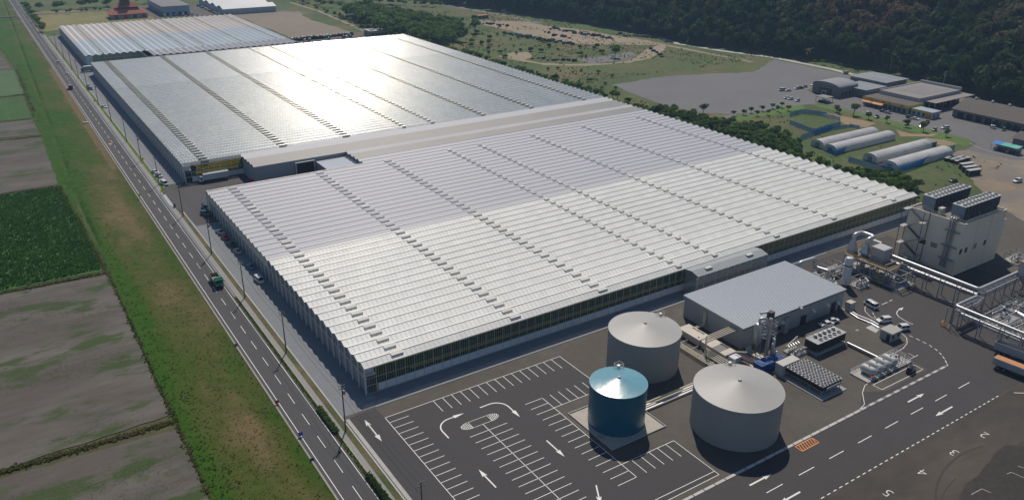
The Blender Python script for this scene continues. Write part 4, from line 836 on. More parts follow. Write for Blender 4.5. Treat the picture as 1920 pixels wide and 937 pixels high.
for k in range(5): MB().tube([(.6 + k, 2.8, .8), (.6 + k, 2.8, 1.9), (.9 + k, 3.8, 2.)], .1, 6, bend=.2).obj('riser', STEEL, ps)
lpz = thing('silver_duct', 'long silver insulated pipe lying between fan cooler and gas tanks', 'pipe', (182.5, 110.4, 0)); a_, b_ = G(*zt(170, 485), .6), G(*zt(505, 645), .6)
MB().tube([(a_[0] - 182.5, a_[1] - 110.4, .6), (b_[0] - 182.5, b_[1] - 110.4, .6)], .38, 12).obj('pipe', STEEL, lpz, smooth=True); MB().tube([(-.2, -.2, 1.2), (a_[0] - 182.5, a_[1] - 110.4, .6)], .15, 8).obj('end_pipe', STEEL, lpz)
for q in (.1, .4, .7, .95): x, y = a_[0] + (b_[0] - a_[0]) * q - 182.5, a_[1] + (b_[1] - a_[1]) * q - 110.4; MB().box(x - .2, y - .3, 0, x + .2, y + .3, .25).obj('saddle', PAD, lpz)
# gas tanks
struct(MB().box(170.3, 94.4, 0, 189.0, 99.9, .22).obj('gas_tank_pad', mat('light_pad', (.45, .44, .42), .85, var=.08)))
gtm = MB(); s_ = []
for (yy, r_) in ((-2.0, .3), (-1.95, .75), (-1.65, 1.05), (-1.2, 1.15), (1.2, 1.15), (1.65, 1.05), (1.95, .75), (2.0, .3)): s_.append([(r_ * math.cos(2 * math.pi * j / 20), yy, r_ * math.sin(2 * math.pi * j / 20)) for j in range(20)])
gtm.loft(s_); gtm = gtm.mesh('shell', mat('gas_tank_white', (.45, .46, .45), .45, var=.04), True); sdm = MB().box(-.9, -.25, -1.4, .9, .25, -.85).mesh('saddle', PAD)
for k, nm in enumerate(('first', 'second', 'third', 'fourth')):
    t = thing('gas_tank', nm + ' horizontal pale tank from the dry cooler side on the railed pad', 'gas tank', (173.6 + 3.0 * k, 96.9, 1.6), group='horizontal gas tanks'); link('shell', gtm, t); link('saddle', sdm, t, (0, -1.1, 0)); link('saddle', sdm, t, (0, 1.1, 0))
    MB().lathe([(.2, 1.1), (.2, 1.45)], c=(0, 0), n=8).obj('valve', STEELD, t)
rl = thing('guard_rail', 'white tube railing round the pad of the gas tanks', 'railing', (170.4, 94.5, .22)); b = MB()
for (x0, y0, x1, y1) in ((0, 0, 18.4, 0), (18.4, 0, 18.4, 5.3), (0, 5.3, 18.4, 5.3), (0, 0, 0, 5.3)):
    for z in (.55, 1.05): MB().beam((x0, y0, z), (x1, y1, z), .06).obj('rail', WHITE, rl)
for x in np.arange(0, 18.5, 2.3):
    for y in (0, 5.3): MB().beam((x, y, 0), (x, y, 1.05), .06).obj('rail_post', WHITE, rl)
vr = thing('valve_rack', 'steel valve rack with blue and red valves beside the gas tanks', 'valve rack', (184.3, 95.2, .22))
for x in (0, 1.4, 2.8): MB().beam((x, 0, 0), (x, 0, 2.4), .1).beam((x, 3.2, 0), (x, 3.2, 2.4), .1).beam((x, 0, 2.4), (x, 3.2, 2.4), .1).obj('frame', FRAME, vr)
for z in (.8, 1.5, 2.2): MB().tube([(-10, .1, z), (3.2, .1, z)], .07, 6).obj('pipe', STEEL, vr)
for k, c_ in enumerate((BLUE, BLUE, RED, RED)): MB().lathe([(.3, .3), (.3, .9), (.12, 1.2)], c=(.4 + .8 * k, 2.2 - .4 * (k % 2)), n=10).obj('valve', c_, vr)
rb = thing('red_box', 'small red extinguisher box at the corner of the gas tank pad', 'box', (172.0, 94.75, .22)); MB().box(0, 0, 0, .6, .5, .95).obj('case', RED, rb); MB().box(-.04, -.04, .95, .64, .54, 1.02).obj('lid', RED, rb)
kx = thing('gate_kiosk', 'small grey kiosk with ribbed pale roof beside parked white cars', 'kiosk', (193.2, 103.4, 0)); MB().box(.15, .15, 0, 4.7, 3.5, 2.6).obj('wall', SHW, kx); kr = MB().box(-.05, -.1, 2.6, 4.95, 3.75, 2.8).obj('roof', mat('kiosk_roof', (.46, .45, .42), .5, var=.04), kx)
for k in range(9): MB().box(.1 + .57 * k, -.08, 2.8, .2 + .57 * k, 3.73, 2.87).obj('roof_rib', MATS['kiosk_roof'], kr)
for (x0, x1) in ((.5, 1.6), (3., 4.2)): MB().box(x0, .1, 1., x1, .16, 2.).obj('window', DARK, kx)
MB().box(.1, .5, 0, .17, 1.5, 2.1).obj('door', DARK, kx)
# white vertical silo and skids
ws = thing('white_silo', 'tall white cylinder tank with a green band beside the shed corner', 'silo', (213.6, 132.8, 0)); MB().lathe([(1.3, .6), (1.3, 9.0), (1.0, 9.6), (.4, 9.8)], n=28).obj('shell', mat('silo_white', (.6, .6, .6), .4, var=.03), ws, smooth=True); MB().lathe([(1.33, 6.9), (1.33, 7.3)], n=28).obj('green_band', mat('green_band', (.02, .09, .05), .5), ws)
for a_ in range(0, 360, 90): MB().beam((1.1 * math.cos(R(a_)), 1.1 * math.sin(R(a_)), 0), (1.1 * math.cos(R(a_)), 1.1 * math.sin(R(a_)), .9), .2).obj('leg', STEELD, ws)
MB().beam((1.42, -.3, .5), (1.42, -.3, 9.5), .06).beam((1.42, .3, .5), (1.42, .3, 9.5), .06).obj('ladder', STEELD, ws)
def skid(label, x, y, wd, dp, n, seed):
    r = random.Random(seed); t = thing('pipe_skid', label, 'pipe skid', (x, y, 0)); MB().box(0, 0, 0, wd, dp, .25).obj('base', PAD, t); b = MB()
    xs_ = np.linspace(.2, wd - .2, max(2, int(wd / 2.2))); ys_ = (.2, dp - .2)
    for xx in xs_:
        for yy in ys_: MB().beam((xx, yy, .25), (xx, yy, 2.9), .12).obj('post', FRAME, t)
        MB().beam((xx, .2, 2.85), (xx, dp - .2, 2.85), .1).obj('cross_beam', FRAME, t)
    for k in range(n):
        yy = r.uniform(.3, dp - .3); z = r.uniform(.5, 3.2); rr = r.choice((.07, .1, .14, .2)); x0 = r.uniform(0, wd * .4); x1 = r.uniform(wd * .6, wd); pth = [(x0, yy, z), (x1, yy, z)]
        if r.random() < .6: pth = [(x0, yy, .3)] + pth + [(x1, min(dp, yy + r.uniform(.3, 1)), z), (x1, min(dp, yy + r.uniform(.3, 1)), .3)]
        MB().tube(pth, rr, 7, bend=.25).obj('pipe', r.choice((STEEL, STEEL, FRAME, CREAM)), t, smooth=True)
    for k in range(max(2, n // 3)):
        xx, yy = r.uniform(.4, wd - .6), r.uniform(.4, dp - .6); h = r.uniform(.7, 1.8)
        if r.random() < .5: MB().box(xx - .35, yy - .3, .25, xx + .35, yy + .3, .25 + h).box(xx - .4, yy - .35, .25 + h, xx + .4, yy + .35, .3 + h).obj('cabinet', r.choice((BEIGE, WHITE, STEELD)), t)
        else: MB().lathe([(.35, .25), (.35, .25 + h), (.15, .45 + h)], c=(xx, yy), n=12).obj('pump', r.choice((STEEL, YELR, BLUE, STEELD)), t, smooth=True)
    return t
skid('cluttered steel pipe skid between shed corner and the white silo', 203.2, 131, 8.5, 9, 16, 3)
skid('small pipe skid with pale boxes right of the white silo', 214.8, 128.0, 5, 4.2, 9, 5)
skid('pipe skid with burners behind the white silo', 212, 138, 10, 6, 14, 8)
dl = thing('steel_duct', 'shiny steel duct arching out of the shed roof side', 'duct', (203, 143, 0)); MB().tube([(0, 0, .3), (0, 0, 6.4), (7.4, -.4, 6.4), (7.4, -.4, 3.4), (8.2, -4, 3.4), (8.4, -5.4, 3.4), (8.4, -5.4, .3)], .62, 14, bend=1.2).obj('duct', STEEL, dl, smooth=True)
for p in ((0, 0), (7.4, -.4), (8.4, -5.4)): MB().lathe([(.8, 0), (.8, .3)], c=p, n=14).obj('flange', STEELD, dl)
# flue gas plant on a frame
fp = thing('flue_gas_plant', 'raised steel frame plant with hoppers, arched duct and yellow stairs', 'plant', (224, 121, 0)); b = MB()
for x in (.2, 4.5, 9.):
    for y in (.5, 5.5, 10.5, 15.5, 20.5): MB().beam((x, y, 0), (x, y, 5.), .24).obj('leg', FRAME, fp)
for z in (2.6, 5.):
    for y in (.5, 5.5, 10.5, 15.5, 20.5): MB().beam((0.2, y, z), (9., y, z), .18).obj('cross_beam', FRAME, fp)
    for x in (.2, 4.5, 9.): MB().beam((x, .5, z), (x, 20.5, z), .18).obj('long_beam', FRAME, fp)
for y in (.5, 5.5, 10.5, 15.5): MB().beam((.2, y, 0), (.2, y + 5, 5.), .1).obj('brace', FRAME, fp)
MB().box(0, 4.5, 5.05, 9.2, 20.8, 5.15).obj('platform', mat('grating', (.17, .15, .13), .7, var=.15, vsc=2), fp)
BOXG = mat('galvanised_box', (.43, .43, .43), .4, metal=.3, var=.05)
MB().box(3.2, 9.0, 4.9, 7.9, 13.6, 9.6).obj('filter_box', BOXG, fp)
for k in range(4): MB().box(3.5 + 1.1 * k, 9.2, 9.6, 4.3 + 1.1 * k, 13.4, 9.72).obj('lid', STEEL, fp)
def hop(x, y, s, z0, z1, s2): return MB().loft([[(x - s, y - s, z0), (x + s, y - s, z0), (x + s, y + s, z0), (x - s, y + s, z0)], [(x - s2, y - s2, z1), (x + s2, y - s2, z1), (x + s2, y + s2, z1), (x - s2, y + s2, z1)]])
hop(3.9, 15.6, 1.5, 6.6, 9.0, .6).obj('hopper', STEEL, fp); hop(3.9, 15.6, .5, 5.1, 6.6, 1.5).obj('hopper_base', BOXG, fp); hop(3.4, 20.3, 1.3, 6.2, 9.2, .55).obj('hopper', STEEL, fp); MB().box(2., 19, 5.1, 4.8, 21.6, 6.2).obj('hopper_base', BOXG, fp)
MB().tube([(3.4, 20.3, 9.2), (3.4, 20.3, 11.2), (7.2, 20.2, 11.2), (7.2, 15.5, 11.2), (3.9, 15.6, 11.2), (3.9, 15.6, 9)], .68, 14, bend=1.4).obj('arched_duct', STEEL, fp, smooth=True)
MB().tube([(8.4, 13.5, 9.2), (8.4, 17.5, 9.2)], .7, 12).obj('drum', WHITE, fp, smooth=True)
for (x0, y0, x1, y1) in ((0, 4.5, 0, 20.8), (0, 4.5, 9.2, 4.5), (0, 20.8, 9.2, 20.8), (9.2, 4.5, 9.2, 20.8)):
    for z in (5.7, 6.2): MB().beam((x0, y0, z), (x1, y1, z), .08).obj('rail', YELR, fp)
for y in np.arange(4.5, 20.9, 1.8): MB().beam((0, y, 5.1), (0, y, 6.2), .07).beam((9.2, y, 5.1), (9.2, y, 6.2), .07).obj('rail_post', YELR, fp)
r_ = random.Random(4)
for k in range(26):
    x, y, z = r_.uniform(.5, 8.5), r_.uniform(1, 19), r_.choice((.6, 1.4, 2.9, 3.6, 5.6, 6.4)); L_ = r_.uniform(2, 6)
    MB().tube([(x, y, z), (x, y + L_, z), (x + r_.uniform(-1, 1), y + L_, max(.3, z - 2))] if r_.random() < .5 else [(x, y, z), (min(9, x + L_), y, z), (min(9, x + L_), y, z + 1.5)], r_.choice((.08, .12, .18)), 7, bend=.3).obj('pipe', r_.choice((STEEL, STEEL, FRAME, YELR)), fp, smooth=True)
for k in range(9):
    x, y = r_.uniform(1, 8), r_.uniform(2, 18); MB().box(x, y, .05, x + r_.uniform(.6, 1.6), y + r_.uniform(.6, 1.6), r_.uniform(1, 2.2)).obj('cabinet', r_.choice((BOXG, BEIGE, STEELD, mat('teal_pump', (.02, .2, .25), .5))), fp)
for k in range(11): MB().box(-.9, 6 + .28 * k, .4 + .44 * k, -.05, 6.3 + .28 * k, .46 + .44 * k).obj('stair_tread', YELR, fp)
MB().box(0.1, .2, 0, 9.2, 20.8, .1).obj('base_slab', PAD, fp)
vs_ = thing('grey_vessel', 'upright grey vessel with a dark cap at the start of the pipe rack', 'vessel', (232.6, 125.8, 0)); MB().lathe([(.6, 1.2), (1.25, 2.), (1.25, 5.2), (.9, 5.8), (.5, 6.)], n=24).obj('shell', mat('vessel_grey', (.33, .34, .35), .45, metal=.2, var=.05), vs_, smooth=True); MB().lathe([(.55, 6.), (.55, 7.8)], n=14).obj('stack', mat('stack_teal', (.06, .09, .09), .5), vs_)
for a_ in (45, 135, 225, 315): MB().beam((1.1 * math.cos(R(a_)), 1.1 * math.sin(R(a_)), 0), (1.1 * math.cos(R(a_)), 1.1 * math.sin(R(a_)), 2.4), .16).obj('leg', FRAME, vs_)
# pipe racks
def rack(label, p, q, z, wd, big, n, seed, turn=None):
    r = random.Random(seed); p = np.array(p, float); q = np.array(q, float); L = np.linalg.norm(q - p); d = (q - p) / L; nn = np.array([-d[1], d[0]]); t = thing('pipe_rack', label, 'pipe rack', (p[0], p[1], 0))
    P = lambda s, u, zz: tuple((d * s + nn * u)) + (zz,)
    k = max(2, int(L / 5) + 1)
    for s in np.linspace(.3, L - .3, k):
        for u in (-wd / 2, wd / 2): MB().beam(P(s, u, 0), P(s, u, z), .22).obj('post', FRAME, t)
        for zz in (z - 1.4, z): MB().beam(P(s, -wd / 2, zz), P(s, wd / 2, zz), .16).obj('cross_beam', FRAME, t)
        MB().beam(P(s, -wd / 2, .3), P(s, wd / 2, z - 1.4), .09).obj('brace', FRAME, t)
    for u in (-wd / 2, wd / 2):
        for zz in (z - 1.4, z): MB().beam(P(0, u, zz), P(L, u, zz), .16).obj('long_beam', FRAME, t)
        ss = np.arange(.3, L - 1.2, 1.3)
        b = MB()
        for s in ss: b.beam(P(s, u, z - 1.4), P(s + 1.3, u, z), .07)
        b.obj('lattice', FRAME, t)
    for j in range(n):
        u = -wd / 2 + .3 + (wd - .6) * j / max(1, n - 1); rr = r.choice((.1, .14, .18)); MB().tube([P(.0, u, z - 1.1), P(L, u, z - 1.1)], rr, 8).obj('pipe', STEEL, t, smooth=True)
    if big: MB().tube([P(-.5, 0, z + .75), P(L + (turn or 0), 0, z + .75)], big, 14).obj('main_pipe', STEEL, t, smooth=True)
    return t
r1 = rack('long pipe rack with a big silver pipe in front of the tall beige building', (231.8, 128), (231.8, 102), 6.2, 2.4, 0, 5, 1)
MB().tube([(0, .5, 6.6), (0, 2.6, 6.9), (0, -26.4, 6.9), (30, -26.6, 6.9)], .55, 14, bend=1.).obj('main_pipe', STEEL, r1, smooth=True)
rack('pipe rack turning right from the long rack corner', (233.2, 101.3), (262, 101.3), 6.2, 2.4, 0, 5, 2)
r3 = rack('pipe rack beside the parked trailers with silver pipe along its top', (216.6, 98), (216.6, 64), 6.0, 2.2, 0, 4, 3)
MB().tube([(11, 1.8, 6.6), (0, 1.8, 6.6), (0, -34, 6.6)], .42, 14, bend=.9).obj('main_pipe', STEEL, r3, smooth=True)
for (x, y) in ((-1.5, 3), (-1.5, 1), (1.6, 3)): MB().beam((x, y, 0), (x, y, 6), .2).obj('post', FRAME, r3)
MB().beam((-2.2, 3.6, .5), (-2.2, 1, .5), .12).beam((-2.2, 3.6, 1.1), (-2.2, 1, 1.1), .12).beam((-2.2, 3.6, 0), (-2.2, 3.6, 1.1), .12).beam((-2.2, 1, 0), (-2.2, 1, 1.1), .12).beam((-2.2, 3.6, 1.1), (.2, 3.8, 1.1), .12).obj('guard_rail', YELR, r3)
rack('short pipe rack joining the two long racks', (230.4, 99.9), (218, 99.9), 5.6, 1.8, 0, 4, 5)
skid('dense pipe skid with yellow valves under the right hand racks', 224, 84, 14, 13, 26, 11)
skid('steel pump skid behind the right hand rack', 240, 92, 12, 7, 14, 13)
hg = thing('furnace_hopper', 'large grey hopper furnace on a steel frame at the right edge', 'furnace', (252, 96, 0)); hop(3.6, 2, 1.4, 3.5, 6.5, 3.2).obj('hopper', BOXG, hg); MB().box(.4, -1.2, 6.5, 6.8, 5.2, 11).obj('body', BOXG, hg); MB().box(.2, -1.4, 11, 7., 5.4, 11.15).obj('platform', mat('ochre_deck', (.3, .2, .1), .7, var=.2), hg)
for (x, y) in ((.5, -1), (6.7, -1), (.5, 5), (6.7, 5)): MB().beam((x, y, 0), (x, y, 7), .3).obj('leg', FRAME, hg)
for (p, q) in (((.5, -1), (6.7, -1)), ((.5, -1), (.5, 5))): MB().beam((*p, .2), (*q, 6.5), .15).beam((*q, .2), (*p, 6.5), .15).obj('brace', FRAME, hg)
sq = thing('silver_silo_duct', 'ribbed silver duct lying along the right hand pipe skid', 'duct', (236, 92, 0)); MB().tube([(0, 0, 2.2), (-3.5, -12, 2.2), (-5, -22, 2.2)], .9, 14).obj('duct', STEEL, sq, smooth=True)
for k in range(12): MB().tube([(-.9 - .26 * k, -3 - 1.2 * k, 2.2), (-.95 - .26 * k, -3.25 - 1.2 * k, 2.2)], 1.02, 14).obj('rib', STEEL, sq)
for k in range(4): MB().box(-1.8 - 1.2 * k, -2 - 5 * k, 0, -.2 - 1.2 * k, -1.5 - 5 * k, 1.5).obj('saddle', FRAME, sq)
mt = thing('metal_trench_cover', 'trench with wrapped pipes running from the shed door to the kiosk', 'pipe trench', (199, 118, 0)); pa = [G(*zt(*p), .4) for p in ((140, 90), (280, 185), (420, 240), (510, 290))]
MB().tube([(p[0] - 199, p[1] - 118, .45) for p in pa], .35, 8).obj('wrapped_pipe', WHITE, mt); MB().tube([(p[0] - 199.9, p[1] - 118.9, .25) for p in pa], .2, 8).obj('side_pipe', STEEL, mt)
for k in range(9): x, y = pa[0][0] + (pa[-1][0] - pa[0][0]) * k / 8 - 199, pa[0][1] + (pa[-1][1] - pa[0][1]) * k / 8 - 118; MB().box(x - 1.4, y - 1, 0, x - .6, y + .1, .12 + .05 * (k % 3)).obj('cover_plate', PAD, mt)
struct(sheet('equipment_pad', [G(*zt(*p)) for p in ((368, 318), (430, 290), (525, 335), (480, 375))], .06, MATS['light_pad']))
# ---- tall beige building
BX0, BX1, BY0, BY1, BH = 249.2, 274.4, 118.2, 137.2, 18.0
TB = mat('beige_panel', (.78, .69, .56), .65, var=.03, vsc=.25, big=.05, st=(1, 1, .2)); tbd = thing('tall_plant_building', 'tall beige windowless plant building with two fan units on its roof', 'building', (BX0, BY0, 0)); bw, bl = BX1 - BX0, BY1 - BY0
MB().box(0, 0, 0, bw, bl, BH - .6).obj('wall', TB, tbd); MB().box(.3, .3, BH - .6, bw - .3, bl - .3, BH - .5).obj('roof', mat('flat_roof', (.2, .185, .17), .9, var=.15, vsc=.6), tbd)
MB().box(0, 0, BH - .6, bw, .3, BH).box(0, bl - .3, BH - .6, bw, bl, BH).box(0, .3, BH - .6, .3, bl - .3, BH).box(bw - .3, .3, BH - .6, bw, bl - .3, BH).obj('parapet', TB, tbd)
zb = lambda x, y: (1580 + x / 5.206, 320 + y / 5.206)
for (px, py, wd, hh) in ((1150, 790, 1.4, 1.7), (1203, 773, 1.4, 1.7), (1385, 700, 1.4, 1.7)):
    x, z = onY(*zb(px, py), BY0); w_ = MB().box(x - BX0 - wd / 2, -.05, z - hh / 2, x - BX0 + wd / 2, .02, z + hh / 2).obj('window', DARK, tbd); MB().box(x - BX0 - wd / 2 - .1, -.12, z - hh / 2 - .12, x - BX0 + wd / 2 + .1, 0, z - hh / 2).obj('sill', TB, w_)
x, z = onY(*zb(1290, 735), BY0); MB().box(x - BX0 - .9, -.06, z - .9, x - BX0 + .9, .02, z + .9).obj('louvre', mat('louvre_grey', (.25, .24, .22), .7, var=.1), tbd)
for (px, py, m_) in ((778, 690, DARK), (890, 725, MATS['louvre_grey'])):
    y, z = onX(*zb(px, py), BX0); MB().box(-.06, y - BY0 - 1.1, z - .8, .02, y - BY0 + 1.1, z + .8).obj('window' if m_ is DARK else 'louvre', m_, tbd)
for k in (8.3, 16.6): MB().box(k - .04, -.03, .2, k + .04, .01, BH - .3).obj('panel_joint', MATS['louvre_grey'], tbd)
MB().box(bw, 2, 0, bw + 5.5, 9.5, 12.6).obj('side_block', TB, tbd); MB().box(bw - .1, 1.9, 12.6, bw + 5.6, 9.6, 12.75).obj('side_roof', mat('light_roof', (.45, .47, .5), .5), tbd)
for k in range(3): MB().tube([(-.5, 3.0 + .8 * k, 2), (-.5, 3.0 + .8 * k, BH - 1.2), (-.5, 3.0 + .8 * k, BH + .9), (1.8 + .3 * k, 3.0 + .8 * k, BH + .9), (1.8 + .3 * k, 3. + .8 * k, BH - .4)], .26, 10, bend=.6).obj('wall_pipe', STEEL if k else STEELD, tbd, smooth=True)
for z in (5, 9.5, 14.6): MB().box(-1.4, .6, z, -.05, 5.6, z + .12).obj('bracket_platform', FRAME, tbd)
MB().tube([(-1, 2, .8), (-1, 16, .8), (-1, 17, 2.2)], .3, 10, bend=.5).obj('base_pipe', STEEL, tbd, smooth=True)
for (x0, y0, x1, y1) in ((.2, .15, bw - .2, .15), (.15, .2, .15, bl - .2)):
    for z in (BH + .5, BH + 1.05): MB().beam((x0, y0, z), (x1, y1, z), .06).obj('roof_rail', STEEL, tbd)
for x in np.arange(.3, bw, 2.1): MB().beam((x, .15, BH), (x, .15, BH + 1.05), .06).obj('rail_post', STEEL, tbd)
for y in np.arange(.3, bl, 2.1): MB().beam((.15, y, BH), (.15, y, BH + 1.05), .06).obj('rail_post', STEEL, tbd)
fc_ = fan_mesh(.78); CH = mat('chiller_side', (.17, .21, .27), .5, var=.05); CHD = mat('chiller_grille', (.03, .035, .045), .6, var=.15)
for k, (y0, lb) in enumerate(((121.0, 'front fan unit on the tall beige building roof'), (131.0, 'rear fan unit on the tall beige building roof'))):
    t = thing('roof_chiller', lb + ', grey ends and dark grille sides', 'chiller', (252.6, y0, BH - .5), group='roof chillers'); L_ = 21.2
    for x in np.arange(.4, L_, 3.4): MB().box(x, .1, 0, x + .25, 4.1, 1.5).obj('leg', FRAME, t)
    MB().box(0, 0, 1.5, L_, 4.2, 4.5).obj('body', CHD, t); MB().box(-.06, -.04, 1.45, .3, 4.24, 4.52).obj('end_panel', CH, t); MB().box(L_ - .3, -.04, 1.45, L_ + .06, 4.24, 4.52).obj('end_panel', CH, t); MB().box(-.1, -.12, 4.52, L_ + .1, 4.32, 4.72).obj('deck', mat('chiller_deck', (.5, .5, .5), .5, var=.05), t)
    for i in range(10):
        for j in range(2): link('fan', fc_, t, (1.3 + 2.05 * i, 1.05 + 2.1 * j, 4.72))
    for x in np.arange(2.1, L_, 2.1): MB().box(x - .05, -.08, 1.5, x + .05, 0, 4.5).obj('mullion', CH, t)
rc_ = thing('roof_cabinet', 'tan cabinet standing on the tall building roof between the fan units', 'cabinet', (251.3, 127.6, BH - .5)); MB().box(0, 0, 0, 2.2, 1.2, 2.2).box(-.08, -.08, 2.2, 2.28, 1.28, 2.3).obj('case', BEIGE, rc_)
st = thing('external_stair', 'dark steel zigzag stair on the left side of the tall beige building', 'stair', (245.4, 129.5, 0)); FD = mat('stair_steel', (.1, .11, .12), .5, metal=.4, var=.1)
for k in range(6):
    z0 = 3. * k; a_, b_ = ((0.6, 6.2), (0.6, 1.4)) if k % 2 == 0 else ((2.2, 1.4), (2.2, 6.2))
    f_ = MB().beam((a_[0], a_[1], z0 + .1), (b_[0], b_[1], z0 + 3.), 1.0, .14).obj('flight', FD, st); MB().beam((a_[0] - .5, a_[1], z0 + 1.1), (b_[0] - .5, b_[1], z0 + 4.), .07).obj('handrail', STEELD, f_)
    yl = 0 if k % 2 == 0 else 6.3; MB().box(0, yl, z0 + 2.95, 3.6, yl + 1.6, z0 + 3.08).obj('landing', mat('landing_light', (.38, .38, .36), .6), st)
for (x, y) in ((.1, .2), (.1, 7.7), (3.5, .2), (3.5, 7.7)): MB().beam((x, y, 0), (x, y, 18.9), .16).obj('post', FD, st)
skid('pipe bridge platform on the right side of the tall building', 275.5, 110, 8, 6, 12, 21)
# ------------------------------------------------------------------ vehicles
CARGL = mat('car_glass', (.015, .018, .022), .08, var=0, big=0, spec=.6); TYREM = mat('tyre', (.015, .015, .016), .8, var=0, big=0); LAMPM = mat('lamp_clear', (.6, .6, .58), .15, var=0, big=0); LAMPR = mat('lamp_red', (.35, .01, .01), .2, var=0, big=0); CHASS = mat('chassis', (.03, .03, .032), .7)
PAINTS = {n: mat('paint_' + n, c, .22, spec=.5, var=0, big=0, coat=.5) for n, c in dict(white=(.7, .7, .7), silver=(.42, .44, .46), grey=(.13, .14, .15), black=(.012, .012, .014), red=(.35, .02, .025), maroon=(.14, .012, .03), blue=(.02, .19, .36), navy=(.02, .04, .09), green=(.09, .22, .03), olive=(.09, .11, .08), teal=(.04, .14, .17)).items()}
KIND = dict(hatch=(3.9, 1.7, 1.5, .9, .80, .62), sedan=(4.6, 1.76, 1.45, .9, 1.15, .95), van=(4.6, 1.8, 1.95, 1.0, .55, .12), kei=(3.4, 1.48, 1.75, .95, .55, .1), suv=(4.6, 1.85, 1.75, 1.02, 1.15, .2))
_cars = {}
def car_meshes(kind):
    if kind in _cars: return _cars[kind]
    L, W, H, belt, hood, boot = KIND[kind]; h = W / 2
    def ring(x, w, z0, z1, c=.12): return [(x, -w + c, z0), (x, w - c, z0), (x, w, z0 + c), (x, w, z1 - c), (x, w - c, z1), (x, -w + c, z1), (x, -w, z1 - c), (x, -w, z0 + c)]
    hz = belt - .1; b = MB()
    b.loft([ring(-L / 2, h * .86, .35, belt - .12), ring(-L / 2 + .14, h * .97, .24, belt), ring(-L / 2 + .9, h, .22, belt), ring(L / 2 - hood - .1, h, .22, belt), ring(L / 2 - .35, h * .97, .22, hz - .04), ring(L / 2 - .08, h * .9, .26, hz - .14), ring(L / 2, h * .82, .34, hz - .26)])
    xr, xf = -L / 2 + .08 + boot, L / 2 - hood; rr, rf = xr + (.45 if boot > .3 else .18), xf - (.75 if kind in ('hatch', 'sedan', 'suv') else .45); wi = h * .8
    rh = MB(); z = H - .06
    b.loft([[(rr - .05, -wi - .02, z), (rf + .05, -wi - .02, z), (rf + .05, wi + .02, z), (rr - .05, wi + .02, z)], [(rr + .06, -wi + .08, H), (rf - .1, -wi + .08, H), (rf - .1, wi - .08, H), (rr + .06, wi - .08, H)]])
    for s in (-1, 1):
        for q in (.0, .5, 1.):
            xb = xr + .05 + (xf - xr - .1) * q; xt = rr + (rf - rr) * q; b.beam((xb, s * (h * .955), belt - .02), (xt, s * (wi + .005), z + .01), .09, .05)
    g = MB().loft([[(xr, -h * .94, belt - .03), (xf, -h * .94, belt - .03), (xf, h * .94, belt - .03), (xr, h * .94, belt - .03)], [(rr, -wi, z), (rf, -wi, z), (rf, wi, z), (rr, wi, z)]])
    wm = MB().tube([(0, -.1, 0), (0, .1, 0)], .31, 12)
    lm = MB().box(-.05, -.2, -.07, .05, .2, .07)
    _cars[kind] = (b.mesh('body', PAINTS['white'], True), g.mesh('windows', CARGL), wm.mesh('wheel', TYREM), lm.mesh('headlight', LAMPM), lm.mesh('tail_light', LAMPR))
    return _cars[kind]
def car(kind, paint, label, xy, deg, group=None, detail=2, z=.0):
    L, W, H, belt, hood, boot = KIND[kind]; bm_, gm_, wm, hl, tl = car_meshes(kind)
    t = thing('parked_car' if 'road' not in label else 'car', label, 'car' if kind not in ('van', 'kei') else 'van', (xy[0], xy[1], z), R(deg), group)
    o = link('body', bm_, t); o.material_slots[0].link = 'OBJECT'; o.material_slots[0].material = PAINTS[paint]; link('windows', gm_, t)
    for sx in (-1, 1):
        for sy in (-1, 1):
            if detail: link('wheel', wm, t, (sx * L * .31, sy * (W / 2 - .1), .31))
            if detail > 1: link('headlight' if sx > 0 else 'tail_light', hl if sx > 0 else tl, t, (sx * (L / 2 - (.08 if sx > 0 else .04)), sy * W * .33, belt - .3))
    return t
z4 = lambda x, y: (x / 3, 312 + y / 3)
z1 = lambda x, y: (x / 3, y / 3)
zl = lambda x, y: (1280 + x / 3, y / 3)
zu = lambda x, y: (1480 + x / 4.259, 120 + y / 4.259)
GW = 'cars parked along the near greenhouse'
for (p, kd, c, lb, dg) in (((1240, 366), 'sedan', 'silver', 'silver car farthest back in the row by the near greenhouse', -75), ((1266, 398), 'hatch', 'red', 'red car parked beside the near greenhouse wall', -75), ((1301, 436), 'sedan', 'black', 'black car between red and silver cars by the greenhouse', -70), ((1337, 475), 'hatch', 'silver', 'silver hatchback next to the black car by the greenhouse', -80), ((1411, 560), 'hatch', 'blue', 'bright blue car parked beside the near greenhouse wall', -85), ((1457, 635), 'van', 'white', 'white van parked nearest the camera beside the greenhouse', -84)):
    car(kd, c, lb, G(*z4(*p), .7), dg, GW)
for (p, kd, c, lb, dg) in (((1153, 228), 'van', 'navy', 'dark blue van in the shade at the greenhouse back corner', -90), ((1157, 264), 'suv', 'teal', 'teal car in the shade at the greenhouse back corner', -60), ((872, 28), 'sedan', 'white', 'white sedan first of three parked beside the entrance', -75), ((893, 50), 'hatch', 'silver', 'silver hatchback in the middle of three beside the entrance', -75), ((924, 93), 'van', 'white', 'white wagon nearest the entrance yard', -80)): car(kd, c, lb, G(*z4(*p), .7), dg, 'cars beside the entrance')
for (p, kd, c, lb, dg) in (((327, 351), 'kei', 'white', 'small white car driving on the far road', -90), ((375, 410), 'hatch', 'white', 'white hatchback on the road just behind the red truck', -90)): car(kd, c, lb, G(*z1(*p), .7), dg, 'cars on the public road')
for (p, kd, c, lb, dg) in (((499, 484), 'kei', 'white', 'white van parked on the apron by the far pole', -70), ((508, 498), 'sedan', 'navy', 'dark car parked right behind the white van on the apron', -70), ((586, 598), 'sedan', 'white', 'white sedan alone on the apron beside the largest greenhouse', -75)): car(kd, c, lb, G(*z1(*p), .7), dg, 'cars on the long apron')
